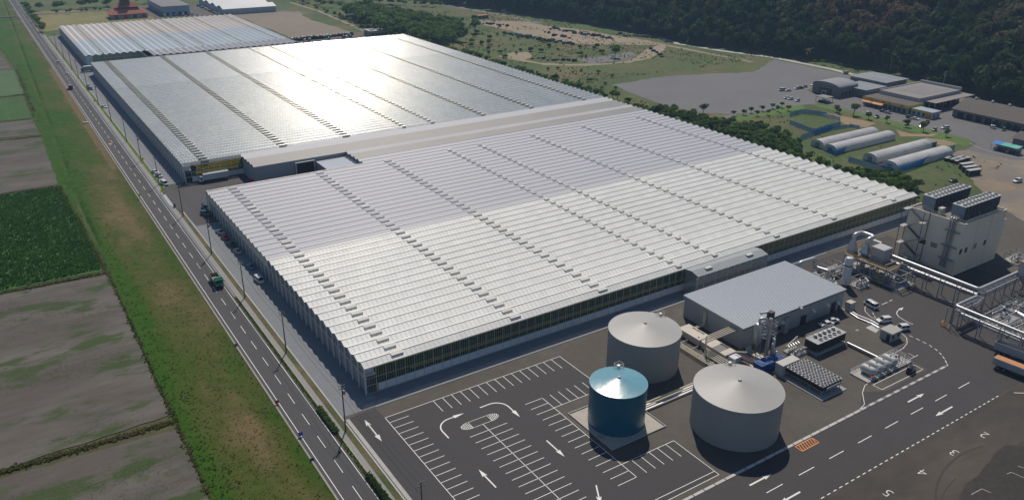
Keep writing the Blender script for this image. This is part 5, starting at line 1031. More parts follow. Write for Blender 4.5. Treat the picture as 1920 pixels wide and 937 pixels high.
YG_ = 'cars in the plant yard'
for (p, kd, c, lb, dg) in (((430, 62), 'van', 'white', 'white van near the dashed curve by the shed corner', 80), ((570, 230), 'suv', 'white', 'white wagon parked on the curve behind the kiosk', 158), ((765, 315), 'suv', 'white', 'white wagon parked right beside the kiosk', 158), ((868, 775), 'kei', 'black', 'black van parked in the marked bay by the gas tanks', 12)): car(kd, c, lb, G(*zt(*p), .7), dg, YG_)
for (p, lb) in (((795, 215), 'white car left of the pair parked along the shed front'), ((840, 188), 'white car right of the pair parked along the shed front')): car('sedan', 'white', lb, G(*zs(*p), .7), 165, YG_)
GL = 'cars on the gravel lot'
for k, (p, kd, c, lb) in enumerate((((558, 505), 'van', 'white', 'white van leftmost in the upper row on the gravel lot'), ((592, 507), 'sedan', 'white', 'white sedan second in the upper row on the gravel lot'), ((640, 496), 'kei', 'white', 'white small van left of the maroon car on the gravel lot'), ((664, 493), 'hatch', 'maroon', 'maroon car on the gravel lot'), ((687, 485), 'hatch', 'silver', 'silver car right of the maroon car on the gravel lot'), ((735, 476), 'sedan', 'white', 'white car nearest the arched hall'), ((585, 549), 'hatch', 'white', 'white car leftmost in the lower row on the gravel lot'), ((607, 554), 'hatch', 'white', 'white car in the middle of the lower gravel lot row'), ((646, 564), 'kei', 'white', 'white van rightmost in the lower gravel lot row'), ((915, 411), 'van', 'white', 'white van alone at the far edge of the gravel lot'))): car(kd, c, lb, G(*zl(*p), .7), 160 + 10 * (k % 3), GL, 1)
GSH = 'cars in front of the shops'
for (p, kd, c, lb, dg) in (((384, 346), 'suv', 'grey', 'grey car parked beside a round bush near the shelter', 200), ((622, 394), 'kei', 'white', 'white van by the verge opposite the orange awning', 200), ((700, 419), 'sedan', 'black', 'black and white car by the verge opposite the yellow shop', 200), ((750, 374), 'hatch', 'grey', 'grey car parked against the yellow shop front', 280), ((790, 386), 'hatch', 'silver', 'silver car parked against the yellow shop front', 280), ((966, 424), 'suv', 'olive', 'olive car by the corner of the yellow shop', 280), ((1003, 434), 'sedan', 'white', 'white car by the small white annex', 280), ((1103, 461), 'sedan', 'black', 'black car in front of the small white annex', 200), ((940, 476), 'kei', 'black', 'dark van beside a bush on the shop verge', 190), ((1055, 493), 'hatch', 'black', 'dark hatchback beside the last verge bush', 190), ((1160, 522), 'kei', 'silver', 'silver van at the end of the shop verge', 190), ((1243, 508), 'suv', 'white', 'white wagon driving across the shop lot', 160), ((1632, 506), 'kei', 'white', 'white van parked before the brown barn', 260), ((1713, 521), 'kei', 'green', 'green van parked before the brown barn', 200), ((1835, 517), 'van', 'white', 'white van at the right of the brown barn', 165), ((1822, 582), 'sedan', 'maroon', 'dark red car at the right frame edge by the far shed', 190)): car(kd, c, lb, G(*zu(*p), .7), dg, GSH, 1)
car('suv', 'white', 'white car alone on the sandy lot beyond the tall building', G(1700 + 1770 / 8.518, 290 + 412 / 8.518, .7), 175, None, 2); car('hatch', 'grey', 'grey car half hidden behind the rear fan unit', G(1700 + 748 / 8.518, 290 + 405 / 8.518, .7), 165, None, 1)
CPF = struct(sheet('far_car_park', [(214, 652), (292, 648), (292, 676), (214, 682)], -.01, ASPH_O))
cs = ['white', 'silver', 'grey', 'black', 'white', 'navy', 'silver', 'white', 'red', 'grey']
for k in range(20): car(('hatch', 'kei', 'sedan', 'van')[k % 4], cs[(k * 7) % 10] if k != 9 else 'red', 'car in the long row parked behind the largest greenhouse', (222 + 2.75 * k, 671.5 - .03 * k), 90 + 4 * ((k * 5) % 3 - 1), 'staff car row behind the greenhouse', 0)
for k, x in enumerate((228, 232, 249, 262, 265, 268)): car(('hatch', 'van')[k % 2], cs[k], 'car in the near broken row behind the largest greenhouse', (x, 659), 90, 'second staff car row behind the greenhouse', 0)

# ---- trucks
def wheels(t, xs, w, r=.5, wd=.32):
    me = MB().tube([(0, -wd / 2, 0), (0, wd / 2, 0)], r, 16).mesh('wheel', TYREM); hb = MB().tube([(0, -wd / 2 - .02, 0), (0, wd / 2 + .02, 0)], r * .5, 10).mesh('hub', STEELD)
    for x in xs:
        for s in (-1, 1): o = link('wheel', me, t, (x, s * w, r)); link('hub', hb, o)
TGREEN = mat('truck_green', (.012, .19, .1), .35, var=.05, coat=.3)
x_, y_ = G(1220 / 3, 312 + 640 / 3, 1.2)
t = thing('dump_truck', 'green dump truck with empty tan bed driving towards the camera', 'dump truck', (47.3, y_, 0), R(-90))
s2 = [(1.9, .85), (3.75, .85), (3.75, 1.7), (3.6, 2.75), (3.3, 2.95), (1.9, 2.95)]
MB().loft([[(x, -1.2, z) for x, z in s2], [(x, 1.2, z) for x, z in s2]]).obj('cab', TGREEN, t)
MB().poly([(3.755, -1.05, 1.8), (3.755, 1.05, 1.8), (3.64, 1.05, 2.65), (3.64, -1.05, 2.65)]).obj('windshield', CARGL, t)
for s in (-1, 1): MB().box(2.3, s * 1.205 - .01, 1.75, 3.3, s * 1.205 + .01, 2.55).obj('side_window', CARGL, t); MB().box(3.74, s * .85 - .2, 1., 3.79, s * .85 + .2, 1.25).obj('headlight', LAMPM, t); MB().box(3.4, s * 1.45 - .08, 1.8, 3.5, s * 1.45 + .08, 2.5).obj('mirror', BLACK, t)
MB().box(1.9, -1.15, 2.95, 2.9, 1.15, 3.25).obj('wind_deflector', TGREEN, t); MB().box(-3.9, -.5, .55, 3.6, .5, .9).obj('chassis', CHASS, t)
BEDM = mat('truck_bed', (.3, .27, .21), .8, var=.12)
bd = MB().box(-3.9, -1.22, 1.0, 1.75, 1.22, 1.15).obj('bed_floor', BEDM, t); MB().box(-3.9, -1.25, 1., 1.8, -1.17, 2.25).box(-3.9, 1.17, 1., 1.8, 1.25, 2.25).box(-3.95, -1.2, 1., -3.87, 1.2, 2.25).box(1.7, -1.2, 1., 1.8, 1.2, 2.6).obj('bed_side', BEDM, t)
for k in range(6): MB().box(-3.7 + k * 1.0, -1.3, 1., -3.6 + k * 1.0, -1.25, 2.25).obj('bed_rib', BEDM, t); MB().box(-3.7 + k * 1.0, 1.25, 1., -3.6 + k * 1.0, 1.3, 2.25).obj('bed_rib', BEDM, t)
wheels(t, (2.9, -1.6, -2.75), 1.05)
def box_truck(label, xy, deg, L, paint, boxm, h=3.6):
    t = thing('box_truck', label, 'truck', (xy[0], xy[1], .03), R(deg)); pr_ = [(L / 2 - 1.7, .7), (L / 2, .7), (L / 2, 1.6), (L / 2 - .25, 2.7), (L / 2 - 1.7, 2.8)]
    MB().loft([[(x, -1.15, z) for x, z in pr_], [(x, 1.15, z) for x, z in pr_]]).obj('cab', paint, t); MB().poly([(L / 2 + .01, -1., 1.65), (L / 2 + .01, 1., 1.65), (L / 2 - .2, 1., 2.55), (L / 2 - .2, -1., 2.55)]).obj('windshield', CARGL, t)
    for s in (-1, 1): MB().box(L / 2 - 1.3, s * 1.155 - .01, 1.6, L / 2 - .4, s * 1.155 + .01, 2.4).obj('side_window', CARGL, t)
    bx_ = MB().box(-L / 2, -1.25, 1.05, L / 2 - 1.8, 1.25, h).obj('cargo_box', boxm, t)
    for k in range(1, int(L / 1.6)): MB().box(-L / 2 + k * 1.5, -1.275, 1.1, -L / 2 + k * 1.5 + .06, -1.25, h - .1).obj('box_rib', STEEL, bx_)
    MB().box(-L / 2 - .02, -1.28, h, L / 2 - 1.78, 1.28, h + .06).obj('roof', WHITE, bx_); MB().box(-L / 2 + .3, -.5, .55, L / 2 - .3, .5, 1.).obj('chassis', CHASS, t); wheels(t, (L / 2 - 1., -L / 2 + 1.6, -L / 2 + 2.8), 1.05); return t
a_, b_ = G(*zz(215, 425)), G(*zz(440, 385))
box_truck('long white box truck parked before the yellow striped greenhouse front', ((66.3 + 79) / 2, 340.8), 180, 12.2, WHITE, mat('truck_box', (.46, .49, .53), .4, var=.04))
box_truck('dark teal box truck in the gap between the two far greenhouses', (60.8, 615.5), 180, 9.5, PAINTS['teal'], mat('truck_box_teal', (.2, .26, .3), .5))
t = thing('red_truck', 'red truck on the far road beside a motorbike', 'truck', (43.6, 563, 0), R(-90)); MB().box(-3.2, -1.15, .9, 1.2, 1.15, 2.6).obj('cargo_box', mat('truck_red', (.32, .07, .08), .5, var=.15), t); MB().box(1.3, -1.1, .7, 2.9, 1.1, 2.5).obj('cab', PAINTS['navy'], t); MB().box(2.88, -1., 1.5, 2.92, 1., 2.3).obj('windshield', CARGL, t); MB().box(-3, -.4, .5, 2.7, .4, .9).obj('chassis', CHASS, t); wheels(t, (2., -2.), 1., .45)
def trailer(label, xy, deg, L, m_, load_=None, h=2.9):
    t = thing('tipper_trailer', label, 'trailer', (xy[0], xy[1], .024), R(deg)); b_ = MB().box(-L / 2, -1.25, 1.2, L / 2, -1.17, h).box(-L / 2, 1.17, 1.2, L / 2, 1.25, h).box(-L / 2, -1.17, 1.2, -L / 2 + .08, 1.17, h).box(L / 2 - .08, -1.17, 1.2, L / 2, 1.17, h).obj('side_wall', m_, t)
    MB().box(-L / 2, -1.2, 1.1, L / 2, 1.2, 1.22).obj('floor', CHASS, t)
    for k in range(int(L)): MB().box(-L / 2 + k + .4, -1.31, 1.2, -L / 2 + k + .5, -1.25, h).obj('side_rib', m_, b_); MB().box(-L / 2 + k + .4, 1.25, 1.2, -L / 2 + k + .5, 1.31, h).obj('side_rib', m_, b_)
    if load_: MB().box(-L / 2 + .5, -1.1, 1.3, L / 2 - .1, 1.1, h + .02).obj('tarpaulin', load_, t)
    MB().box(-L / 2 + .5, -.45, .6, L / 2 - .5, .45, 1.1).obj('chassis', CHASS, t); wheels(t, (L / 2 - 1.6, L / 2 - 2.9, -L / 2 + 1.8, -L / 2 + 3.1), 1.02, .5); return t
trailer('flat trailer with orange tarpaulin load at the right edge', (206.3, 75.6), 97, 12.5, mat('trailer_blue_grey', (.35, .38, .42), .5, var=.06), mat('orange_tarp', (.55, .24, .09), .7, var=.06))
trailer('high empty grey tipper trailer behind the orange topped one', (214.0, 79.4), 98, 12.5, mat('trailer_grey', (.36, .37, .38), .55, var=.06), None, 3.4)

# ------------------------------------------------------------------ poles, signs, small things along the road
POLE = mat('pole_concrete', (.11, .11, .115), .8, var=.1); INS = mat('insulator', (.4, .4, .38), .4)
pole_y = (109, 147.3, 188.0, 225.6, 263.8, 305.0, 347.7, 385.9, 422.0, 467.0, 511.0, 554.0, 594.0, 628.0, 671.0, 716.0)
pm = MB().tube([(0, 0, 0), (0, 0, 12.2)], [.19, .11], 10).mesh('shaft', POLE); am = MB().beam((-.75, 0, 0), (.75, 0, 0), .12).mesh('cross_arm', POLE); im = MB().lathe([(.07, 0), (.09, .1), (.05, .25)], n=8).mesh('insulator', INS); tm = MB().lathe([(.28, 0), (.28, .9), (.15, 1.)], n=12).mesh('transformer', STEELD)
words = ('whose top shows at the lower frame edge', 'at the near corner of the car park', 'second before the near greenhouse', 'third beside the green dump truck', 'fourth beside the parked cars', 'fifth at the entrance yard', 'sixth just past the entrance yard', 'seventh along the road', 'eighth along the road', 'ninth along the road', 'tenth along the road', 'eleventh along the road', 'twelfth by the gap before the far greenhouse', 'thirteenth by the far greenhouse', 'fourteenth by the far greenhouse', 'last by the far greenhouse end')
for k, y in enumerate(pole_y):
    t = thing('utility_pole', 'utility pole ' + words[k] + ', dark shaft and short cross arms', 'utility pole', (51.9, y, .06), 0, 'utility poles along the road'); link('shaft', pm, t)
    for z in (11.9, 11.2): a = link('cross_arm', am, t, (0, 0, z)); [link('insulator', im, a, (q, 0, .06)) for q in (-.65, 0, .65)]
    if k % 3 == 1: link('transformer', tm, t, (.4, 0, 9.6))
for j, (dx, z) in enumerate(((-.65, 12.15), (.65, 12.15), (0, 11.45), (.2, 8.6))):
    mb = MB()
    for a, b in zip(pole_y[:-1], pole_y[1:]):
        mb.tube([(51.9 + dx, a + (b - a) * q / 6, z + .06 - .9 * 4 * (q / 6) * (1 - q / 6) * (b - a) / 42) for q in range(7)], .022 if j < 3 else .035, 4)
    tag(mb.obj('overhead_cable', mat('cable', (.03, .03, .03), .6)), ('road side upper', 'greenhouse side upper', 'middle', 'lowest thick')[j] + ' cable strung along the roadside poles', 'cable', 'cables on the roadside poles')
SY = mat('sign_yellow', (.65, .6, .0), .5); SB = mat('sign_blue', (.03, .12, .4), .5); SR = mat('sign_red', (.4, .06, .03), .5); SN = mat('sign_navy', (.06, .08, .2), .6)
def sign(label, xy, m_, s=.8, h=1.9, z=0.):
    t = thing('road_sign', label, 'sign', (xy[0], xy[1], z)); MB().tube([(0, 0, 0), (0, 0, h)], .04, 6).obj('post', STEELD, t); MB().box(-s / 2, -.05, h - s / 2, s / 2, -.02, h + s / 2).obj('plate', m_, t); MB().box(-s / 2, -.019, h - s / 2, s / 2, 0, h + s / 2).obj('back_plate', STEELD, t)
for (p, lb) in (((305, 364), 'yellow sign on the sidewalk end at the entrance yard'), ((262, 372), 'yellow sign on the verge side opposite the entrance'), ((268, 304), 'yellow sign beside the sixth roadside pole'), ((178, 194), 'small yellow sign by the far sidewalk')): sign(lb, G(*p), SY, 1.1, 1.5)
sign('blue sign on the verge edge of the road near the bottom', G(564, 818), SB, 1.0, .9, -.1); sign('red brown marker on the verge edge of the road', G(520, 757), SR, .9, .8, -.1); sign('blue plate lying low in the verge near the bottom', G(585, 862), SN, .9, .5, -.3); sign('small blue plate in the verge beside the road', G(443, 648), SN, .8, .6, -.3); sign('blue sign beside the yellow sign at the entrance', G(308, 367), SB, .7, 1.0)
box_ = thing('utility_box', 'small dark utility box on the sidewalk below the entrance slabs', 'utility box', (51.0, 316.2, .12)); MB().box(0, 0, 0, .7, .6, 1.4).box(-.05, -.05, 1.4, .75, .65, 1.48).obj('case', mat('box_teal', (.06, .1, .11), .5), box_)
db = thing('concrete_culvert', 'small pale concrete culvert slab on the far verge', 'culvert', (*G(163, 229), -.35)); MB().box(-2, -.8, 0, 2, .8, .4).box(-2, -1.2, .3, 2, -.8, .55).obj('slab', KERB, db)
for k, (p, lb) in enumerate((((425, 318), 'pair of pale pallets lying in the entrance yard'), ((448, 322), 'stack of pallets with boxes near the hall wall'))):
    xy = G(*p); t = thing('wooden_pallet', lb, 'pallet', (xy[0], xy[1], .04)); PW = mat('pallet_wood', (.45, .36, .24), .8, var=.15)
    for j in range(2 + k):
        for q in range(5): MB().box(-1.2 + j * 1.4, -.5 + q * .22, .12 + .16 * k * j, -.05 + j * 1.4, -.34 + q * .22, .16 + .16 * k * j).obj('slat', PW, t)
        MB().box(-1.2 + j * 1.4, -.5, 0, -.05 + j * 1.4, -.4, .12 + .16 * k * j).box(-1.2 + j * 1.4, .4, 0, -.05 + j * 1.4, .5, .12 + .16 * k * j).obj('bearer', PW, t)
rp = thing('red_rack', 'red and blue goods by the hall corner in the entrance yard', 'rack', (84.6, 329, .04)); MB().box(0, 0, 0, 1.2, 1.2, 1.5).obj('red_crate', RED, rp); MB().box(-1.8, -.5, 0, -.6, .7, .8).obj('blue_crate', BLUE, rp)
# ------------------------------------------------------------------ shops and buildings on the right
def building(name, label, cat, x0, y0, x1, y1, h, mw, mr, over=.3, par=False, grp=None):
    t = thing(name, label, cat, (x0, y0, 0), 0, grp); MB().box(0, 0, 0, x1 - x0, y1 - y0, h).obj('wall', mw, t); MB().box(-over, -over, h, x1 - x0 + over, y1 - y0 + over, h + .3).obj('roof', mr, t)
    return t
def wins(t, side, a0, a1, n, z0, z1, w_, m_, depth=0.):
    for k in range(n):
        c = a0 + (a1 - a0) * (k + .5) / n
        if side == 'W': f = MB().box(-.06 + depth, c - w_ / 2, z0, .02 + depth, c + w_ / 2, z1)
        else: f = MB().box(c - w_ / 2, -.06 + depth, z0, c + w_ / 2, .02 + depth, z1)
        o = f.obj('window' if z0 > .4 else 'door', m_, t)
        if side == 'W': MB().box(-.12 + depth, c - w_ / 2 - .1, z1, .02 + depth, c + w_ / 2 + .1, z1 + .15).obj('lintel', LEDGE, o)
        else: MB().box(c - w_ / 2 - .1, -.12 + depth, z1, c + w_ / 2 + .1, .02 + depth, z1 + .15).obj('lintel', LEDGE, o)
lot = struct(sheet('gravel_lot', [G(*p) for p in ((1148, 160), (1245, 143), (1416, 135), (1450, 112), (1590, 140), (1602, 143))] + [(470, 330), (432, 320), (425, 295), (411, 294)] + [G(*zl(*p)) for p in ((690, 590), (560, 600), (420, 640), (250, 640), (110, 635), (0, 615))] + [G(1240, 196)], .0, GRAVEL, jit=1.2, step=5))
shop_lot = struct(sheet('shop_lot', [(411, 300), (425, 297), (470, 335), (500, 330), (500, 195), (455, 195), (452, 180), (440, 120), (425, 120), (404, 168), (396, 172), (392, 195), (406, 197), (411.5, 204), (411.7, 222), (411.5, 264)], .012, mat('lot_asphalt', (.135, .13, .135), .85, var=.08, vsc=.4, big=.1)))
struct(sheet('road', [G(*zl(*p)) for p in ((140, 700), (225, 655), (290, 640), (310, 645), (250, 670), (165, 702))], .02, MATS['lot_asphalt']))
strip('edge_line', [(405.5, 200), (401, 193), (399.5, 186), (400.5, 178), (405, 165), (409, 150), (413, 130)], .3, shop_lot, PAINT_W, .03)
strip('edge_line', [(417, 190), (412.5, 184), (412.5, 178), (415, 168), (420, 150)], .3, shop_lot, PAINT_W, .03)
sandlot = struct(sheet('sandy_lot', [(383, 196), (396, 194), (399, 186), (400, 172), (404, 150), (390, 120), (350, 118), (318, 130), (330, 150), (352, 170), (366, 183)], .004, mat('sandy_lot', (.19, .17, .145), .95, var=.1, vsc=.3, big=.15, col2=(.26, .2, .14), c2s=.05), jit=1., step=4))
WGREY = mat('hall_grey', (.16, .16, .165), .7, var=.05, vsc=.5); RBLUE = mat('roof_bluegrey', (.22, .25, .28), .5, var=.04, vsc=.4); RBRN = mat('roof_brown', (.1, .085, .078), .8, var=.08, vsc=.5); RTAUPE = mat('roof_taupe', (.24, .22, .21), .8, var=.06, vsc=.4); WALLW = mat('wall_white', (.42, .43, .45), .7, var=.05); YELS = mat('sign_board_yellow', (.6, .42, .02), .6, var=.05); WGLASS = mat('shop_glass', (.05, .07, .075), .15, var=.1, vsc=.5)
t = thing('arched_hall', 'grey hall with barrel vault roof at the gravel lot edge', 'hall', (432.5, 296.8, 0))
W_, D_ = 18., 19.2; n = 14; pr_ = [(0, 0)] + [(D_ / 2 - D_ / 2 * math.cos(math.pi * k / n), 5.6 + 2.4 * math.sin(math.pi * k / n)) for k in range(n + 1)] + [(D_, 0)]
MB().loft([[(0, y, z) for y, z in pr_], [(W_, y, z) for y, z in pr_]]).obj('wall', WGREY, t)
mb = MB(); rp_ = pr_[1:-1]
for k in range(len(rp_) - 1): mb.poly([(-.5, rp_[k][0], rp_[k][1] + .12), (W_ + .5, rp_[k][0], rp_[k][1] + .12), (W_ + .5, rp_[k + 1][0], rp_[k + 1][1] + .12), (-.5, rp_[k + 1][0], rp_[k + 1][1] + .12)])
mb.obj('roof', mat('vault_roof', (.27, .28, .29), .45, var=.04), t, smooth=True)
MB().poly([(-.05, y, z - .3) for y, z in rp_[2:-2]][::-1]).obj('arch_window', mat('arch_glass', (.16, .24, .27), .2, var=.08), t)
MB().box(-.08, 5, .3, .0, 14, 4.3).obj('front_glass', WGLASS, t); MB().box(-2.5, 7.4, 2.6, 0, 10.8, 2.85).box(-2.4, 7.5, 0, -2.2, 7.7, 2.6).box(-2.4, 10.5, 0, -2.2, 10.7, 2.6).obj('entrance_canopy', LEDGE, t)
wins(t, 'S', 2, 16, 4, .9, 3.6, 2.2, WGLASS)
t = building('link_building', 'low blue grey roofed wing behind the arched hall', 'building', 446, 288, 466, 306, 4.6, WGREY, RBLUE, .6); wins(t, 'S', 1, 19, 6, .5, 3.2, 2.2, WGLASS); MB().box(10, -.5, 4.9, 10.4, 18.4, 5.0).obj('roof_seam', LEDGE, t)
t = building('flat_hall', 'wide blue grey flat roofed hall by the forest edge', 'hall', 473, 293, 496, 318, 5.2, WGREY, RBLUE, .9); wins(t, 'S', 1, 22, 5, .6, 3.5, 2.6, WGLASS); MB().box(11, -.8, 5.5, 11.6, 25.8, 5.62).obj('roof_seam', LEDGE, t); MB().box(-.1, 1, 4.4, -.02, 24, 5.).obj('white_band', WALLW, t)
t = building('big_store', 'large white walled store with taupe flat roof and raised parapet', 'store', 445, 253, 487.5, 278.5, 6.6, WALLW, RTAUPE, .2); wins(t, 'W', 6, 18, 4, 4.2, 5., .9, DARK); MB().box(42, -.2, 6.9, 42.7, 25.7, 8.4).box(0, 25.2, 6.9, 42, 25.7, 7.4).obj('parapet', WALLW, t)
MB().box(10, 4, 6.9, 36, 20, 6.95).obj('roof_patch', mat('roof_patch', (.19, .18, .19), .7, var=.05), t); MB().box(4.5, -7.5, 4.8, 45, -.2, 5.1).obj('loading_canopy', RTAUPE, t); wins(t, 'S', 6, 40, 6, 0, 4., 4, DARK)
for x in np.arange(5, 45, 8): MB().box(x, -7.2, 0, x + .3, -6.9, 4.8).obj('canopy_post', STEELD, t)
t = building('yellow_shop', 'shop with yellow fascia boards and grey brown flat roof', 'shop', 431.5, 250.5, 444.6, 279, 4.6, mat('shop_wall', (.3, .3, .3), .7, var=.1), RBRN, .4)
MB().box(-.62, -.5, 3.5, -.42, 29, 4.7).obj('yellow_fascia', YELS, t); MB().box(-.6, -.62, 3.5, 13., -.42, 4.7).obj('yellow_fascia', YELS, t); wins(t, 'W', 1, 27, 9, .3, 3., 2.3, WGLASS); wins(t, 'S', 1, 12, 3, .5, 3., 2., WGLASS)
for k, (a, b, m_) in enumerate(((22, 28, mat('awning_pink', (.5, .2, .13), .7)), (14.5, 21.5, mat('awning_orange', (.6, .26, .08), .7)))): MB().poly([(-.5, a, 3.4), (-.5, b, 3.4), (-3.4, b, 2.5), (-3.4, a, 2.5)]).poly([(-3.4, a, 2.5), (-3.4, b, 2.5), (-3.4, b, 2.2), (-3.4, a, 2.2)]).obj('awning', m_, t)
for k in range(6): MB().box(-.68, 3. + k * 3.9, 3.7, -.62, 4.4 + k * 3.9, 4.5).obj('sign_panel', (RED, WALLW, mat('sign_orange', (.55, .15, .02), .6))[k % 3], t)
t = building('white_annex', 'small white annex with pale blue roof at the yellow shop end', 'annex', 433, 237.2, 441, 249.6, 3.4, WALLW, mat('annex_roof', (.33, .38, .43), .5, var=.04), .3); MB().box(-.42, -.1, 2.6, -.3, 12.4, 3.3).obj('yellow_fascia', YELS, t); wins(t, 'W', .5, 12, 4, .6, 2.3, 1.6, WGLASS); wins(t, 'S', .5, 7.5, 2, .6, 2.3, 1.6, WGLASS); MB().box(-.1, .6, .4, -.06, 3.2, 2.4).obj('poster', MATS['sign_orange'], t)
t = thing('brown_barn', 'long dark brown gabled barn with roof vents by the forest', 'barn', (449.5, 190, 0)); D_ = 45.
g_ = [(0, 0), (0, 4.6), (13.5, 8.8), (27, 4.6), (27, 0)]; MB().loft([[(x, 0, z) for x, z in g_], [(x, D_, z) for x, z in g_]]).obj('wall', WGREY, t)
MB().poly([(-1.2, -.6, 4.4), (13.5, -.6, 9.), (13.5, D_ + .6, 9.), (-1.2, D_ + .6, 4.4)][::-1]).poly([(13.5, -.6, 9.), (28.2, -.6, 4.4), (28.2, D_ + .6, 4.4), (13.5, D_ + .6, 9.)][::-1]).obj('roof', RBRN, t)
for k in range(5): MB().lathe([(.7, 8.7), (.7, 9.6), (.3, 10.)], c=(13.5, 4 + k * 9.2), n=12).obj('roof_vent', LEDGE, t)
wins(t, 'W', 2, 43, 8, 0, 3.4, 3.4, DARK); wins(t, 'W', 4, 24, 6, 1., 2.6, 1.3, WGLASS, -.1)
t = thing('roof_shelter', 'small flat roofed open shelter with clutter at the gravel lot corner', 'shelter', (413.5, 291.5, 0)); MB().box(0, 0, 3.0, 7, 7.5, 3.25).obj('roof', RTAUPE, t)
for (x, y) in ((.3, .3), (6.7, .3), (.3, 7.2), (6.7, 7.2)): MB().beam((x, y, 0), (x, y, 3.), .2).obj('post', STEELD, t)
for k in range(6): MB().box(.6 + k % 3 * 2, 1 + k // 3 * 3, 0, 1.9 + k % 3 * 2, 2.6 + k // 3 * 3, .7 + .3 * (k % 2)).obj('bench', (BLACK, STEELD, BEIGE)[k % 3], t)
t = thing('parking_canopy', 'open canopy with bright blue and green roof sheets', 'canopy', (403.5, 176, 0))
for k, c_ in enumerate(((.02, .2, .55), (.1, .45, .38), (.12, .48, .36))): MB().poly([(0, 9 - k * 4.2, 3.2), (5, 9 - k * 4.2, 3.6), (5, 13.1 - k * 4.2, 3.6), (0, 13.1 - k * 4.2, 3.2)]).obj('roof_sheet', mat('canopy_sheet%d' % k, c_, .5), t)
for (x, y) in ((.2, .8), (4.8, .8), (.2, 6.8), (4.8, 6.8), (.2, 12.8), (4.8, 12.8)): MB().beam((x, y, 0), (x, y, 3.25), .14).obj('post', STEELD, t)
MB().box(4.7, .8, 0, 4.8, 12.8, 2.6).obj('back_wall', WALLW, t)
for k in range(4): MB().box(.6, 1.6 + 2.8 * k, 0, 3.8, 3.4 + 2.8 * k, 1.2).obj('stored_box', (BLACK, STEELD)[k % 2], t)
t = thing('dark_shed', 'dark brown shed roof cut off by the right frame edge', 'shed', (420, 165, 0)); MB().box(0, 0, 0, 14, 22, 3.8).obj('wall', WGREY, t); MB().poly([(-.8, -.8, 3.7), (7, -.8, 6), (7, 22.8, 6), (-.8, 22.8, 3.7)][::-1]).poly([(7, -.8, 6), (14.8, -.8, 3.7), (14.8, 22.8, 3.7), (7, 22.8, 6)][::-1]).obj('roof', RBRN, t)
# plastic tunnels
TUN = mat('tunnel_film', (.55, .54, .53), .5, var=.08, vsc=.5, big=.12, col2=(.45, .45, .45), c2s=.1)
for k, (x0, x1, y0, y1, lb) in enumerate(((333.5, 378, 232, 239.6, 'arched plastic tunnel farthest from the near greenhouse'), (332, 379, 223.6, 231, 'arched plastic tunnel second from the far side, in front of the farthest'), (335.5, 380, 204.6, 212, 'arched plastic tunnel left of the nearest one'), (333, 377, 192.4, 200.6, 'nearest arched plastic tunnel with blue net along it'))):
    t = thing('plastic_tunnel', lb, 'plastic tunnel', (x0, y0, 0), 0, 'arched plastic tunnels'); D_ = y1 - y0; n = 12; pr_ = [(D_ / 2 - D_ / 2 * math.cos(math.pi * q / n), 1.2 * min(1, 3 * math.sin(math.pi * q / n)) + 2.6 * math.sin(math.pi * q / n)) for q in range(n + 1)]
    mb = MB()
    for q in range(n): mb.poly([(0, *pr_[q]), (x1 - x0, *pr_[q]), (x1 - x0, *pr_[q + 1]), (0, *pr_[q + 1])])
    mb.obj('film', TUN, t, smooth=True); MB().poly([(0.02, *p) for p in pr_][::-1]).obj('end_film', TUN, t); MB().poly([(x1 - x0 - .02, *p) for p in pr_]).obj('end_film', TUN, t)
    hoop = MB().tube([(0, p[0], p[1] + .03) for p in pr_], .05, 5).mesh('hoop', GALV)
    for x in np.arange(0, x1 - x0, 2.2): link('hoop', hoop, t, (x, 0, 0))
    MB().box(-.05, D_ / 2 - 1.2, 0, 0., D_ / 2 + 1.2, 2.4).obj('end_door', mat('tunnel_door', (.2, .24, .26), .5), t)
NET = glass_mat('blue_net', (.45, .6, .8), .5, .9); NET.node_tree.nodes['Principled BSDF'].inputs['Base Color'].default_value = (.005, .22, .6, 1)
def net(label, pts, h=2.6):
    t = thing('net_fence', label, 'net fence', (pts[0][0], pts[0][1], 0), 0, 'blue net fences'); o = np.array(pts[0])
    for a, b in zip(pts[:-1], pts[1:]):
        a, b = np.array(a) - o, np.array(b) - o; L_ = np.linalg.norm(b - a); k = max(1, int(L_ / 4))
        for q in range(k):
            p, r_ = a + (b - a) * q / k, a + (b - a) * (q + 1) / k; MB().beam((*p, 0), (*p, h + .3), .1).obj('post', STEELD, t); hh = h * rnd.uniform(.75, 1); MB().poly([(*p, .05), (*r_, .05), (*r_, hh), (*p, h * rnd.uniform(.8, 1))]).obj('net', NET, t)
net('blue net fence across the front of the two far tunnels', [G(*zu(*p)) for p in ((75, 640), (90, 605), (330, 520))] ); net('blue net fence by the tunnel ends facing the near greenhouse', [G(*zu(*p)) for p in ((300, 700), (360, 735), (450, 700))]); net('blue net fence along the nearest tunnel', [G(*zu(*p)) for p in ((470, 780), (590, 815), (720, 850), (850, 882), (1000, 830), (1180, 750), (1315, 690))], 3.0); net('blue net fence around the grass practice plot', [G(*zu(*p)) for p in ((0, 480), (150, 540), (200, 550), (400, 490), (400, 455), (240, 410), (90, 395), (0, 420))]); net('low blue net between the plot and the far tunnels', [G(*zu(*p)) for p in ((200, 570), (330, 530), (480, 505), (560, 515))], 2.)
struct(sheet('tan_plot', [G(*zu(*p)) for p in ((260, 400), (310, 392), (700, 475), (620, 505), (500, 500), (420, 470), (300, 425))], -.01, mat('tan_plot', (.27, .2, .12), .95, var=.1, vsc=.4), jit=.6))
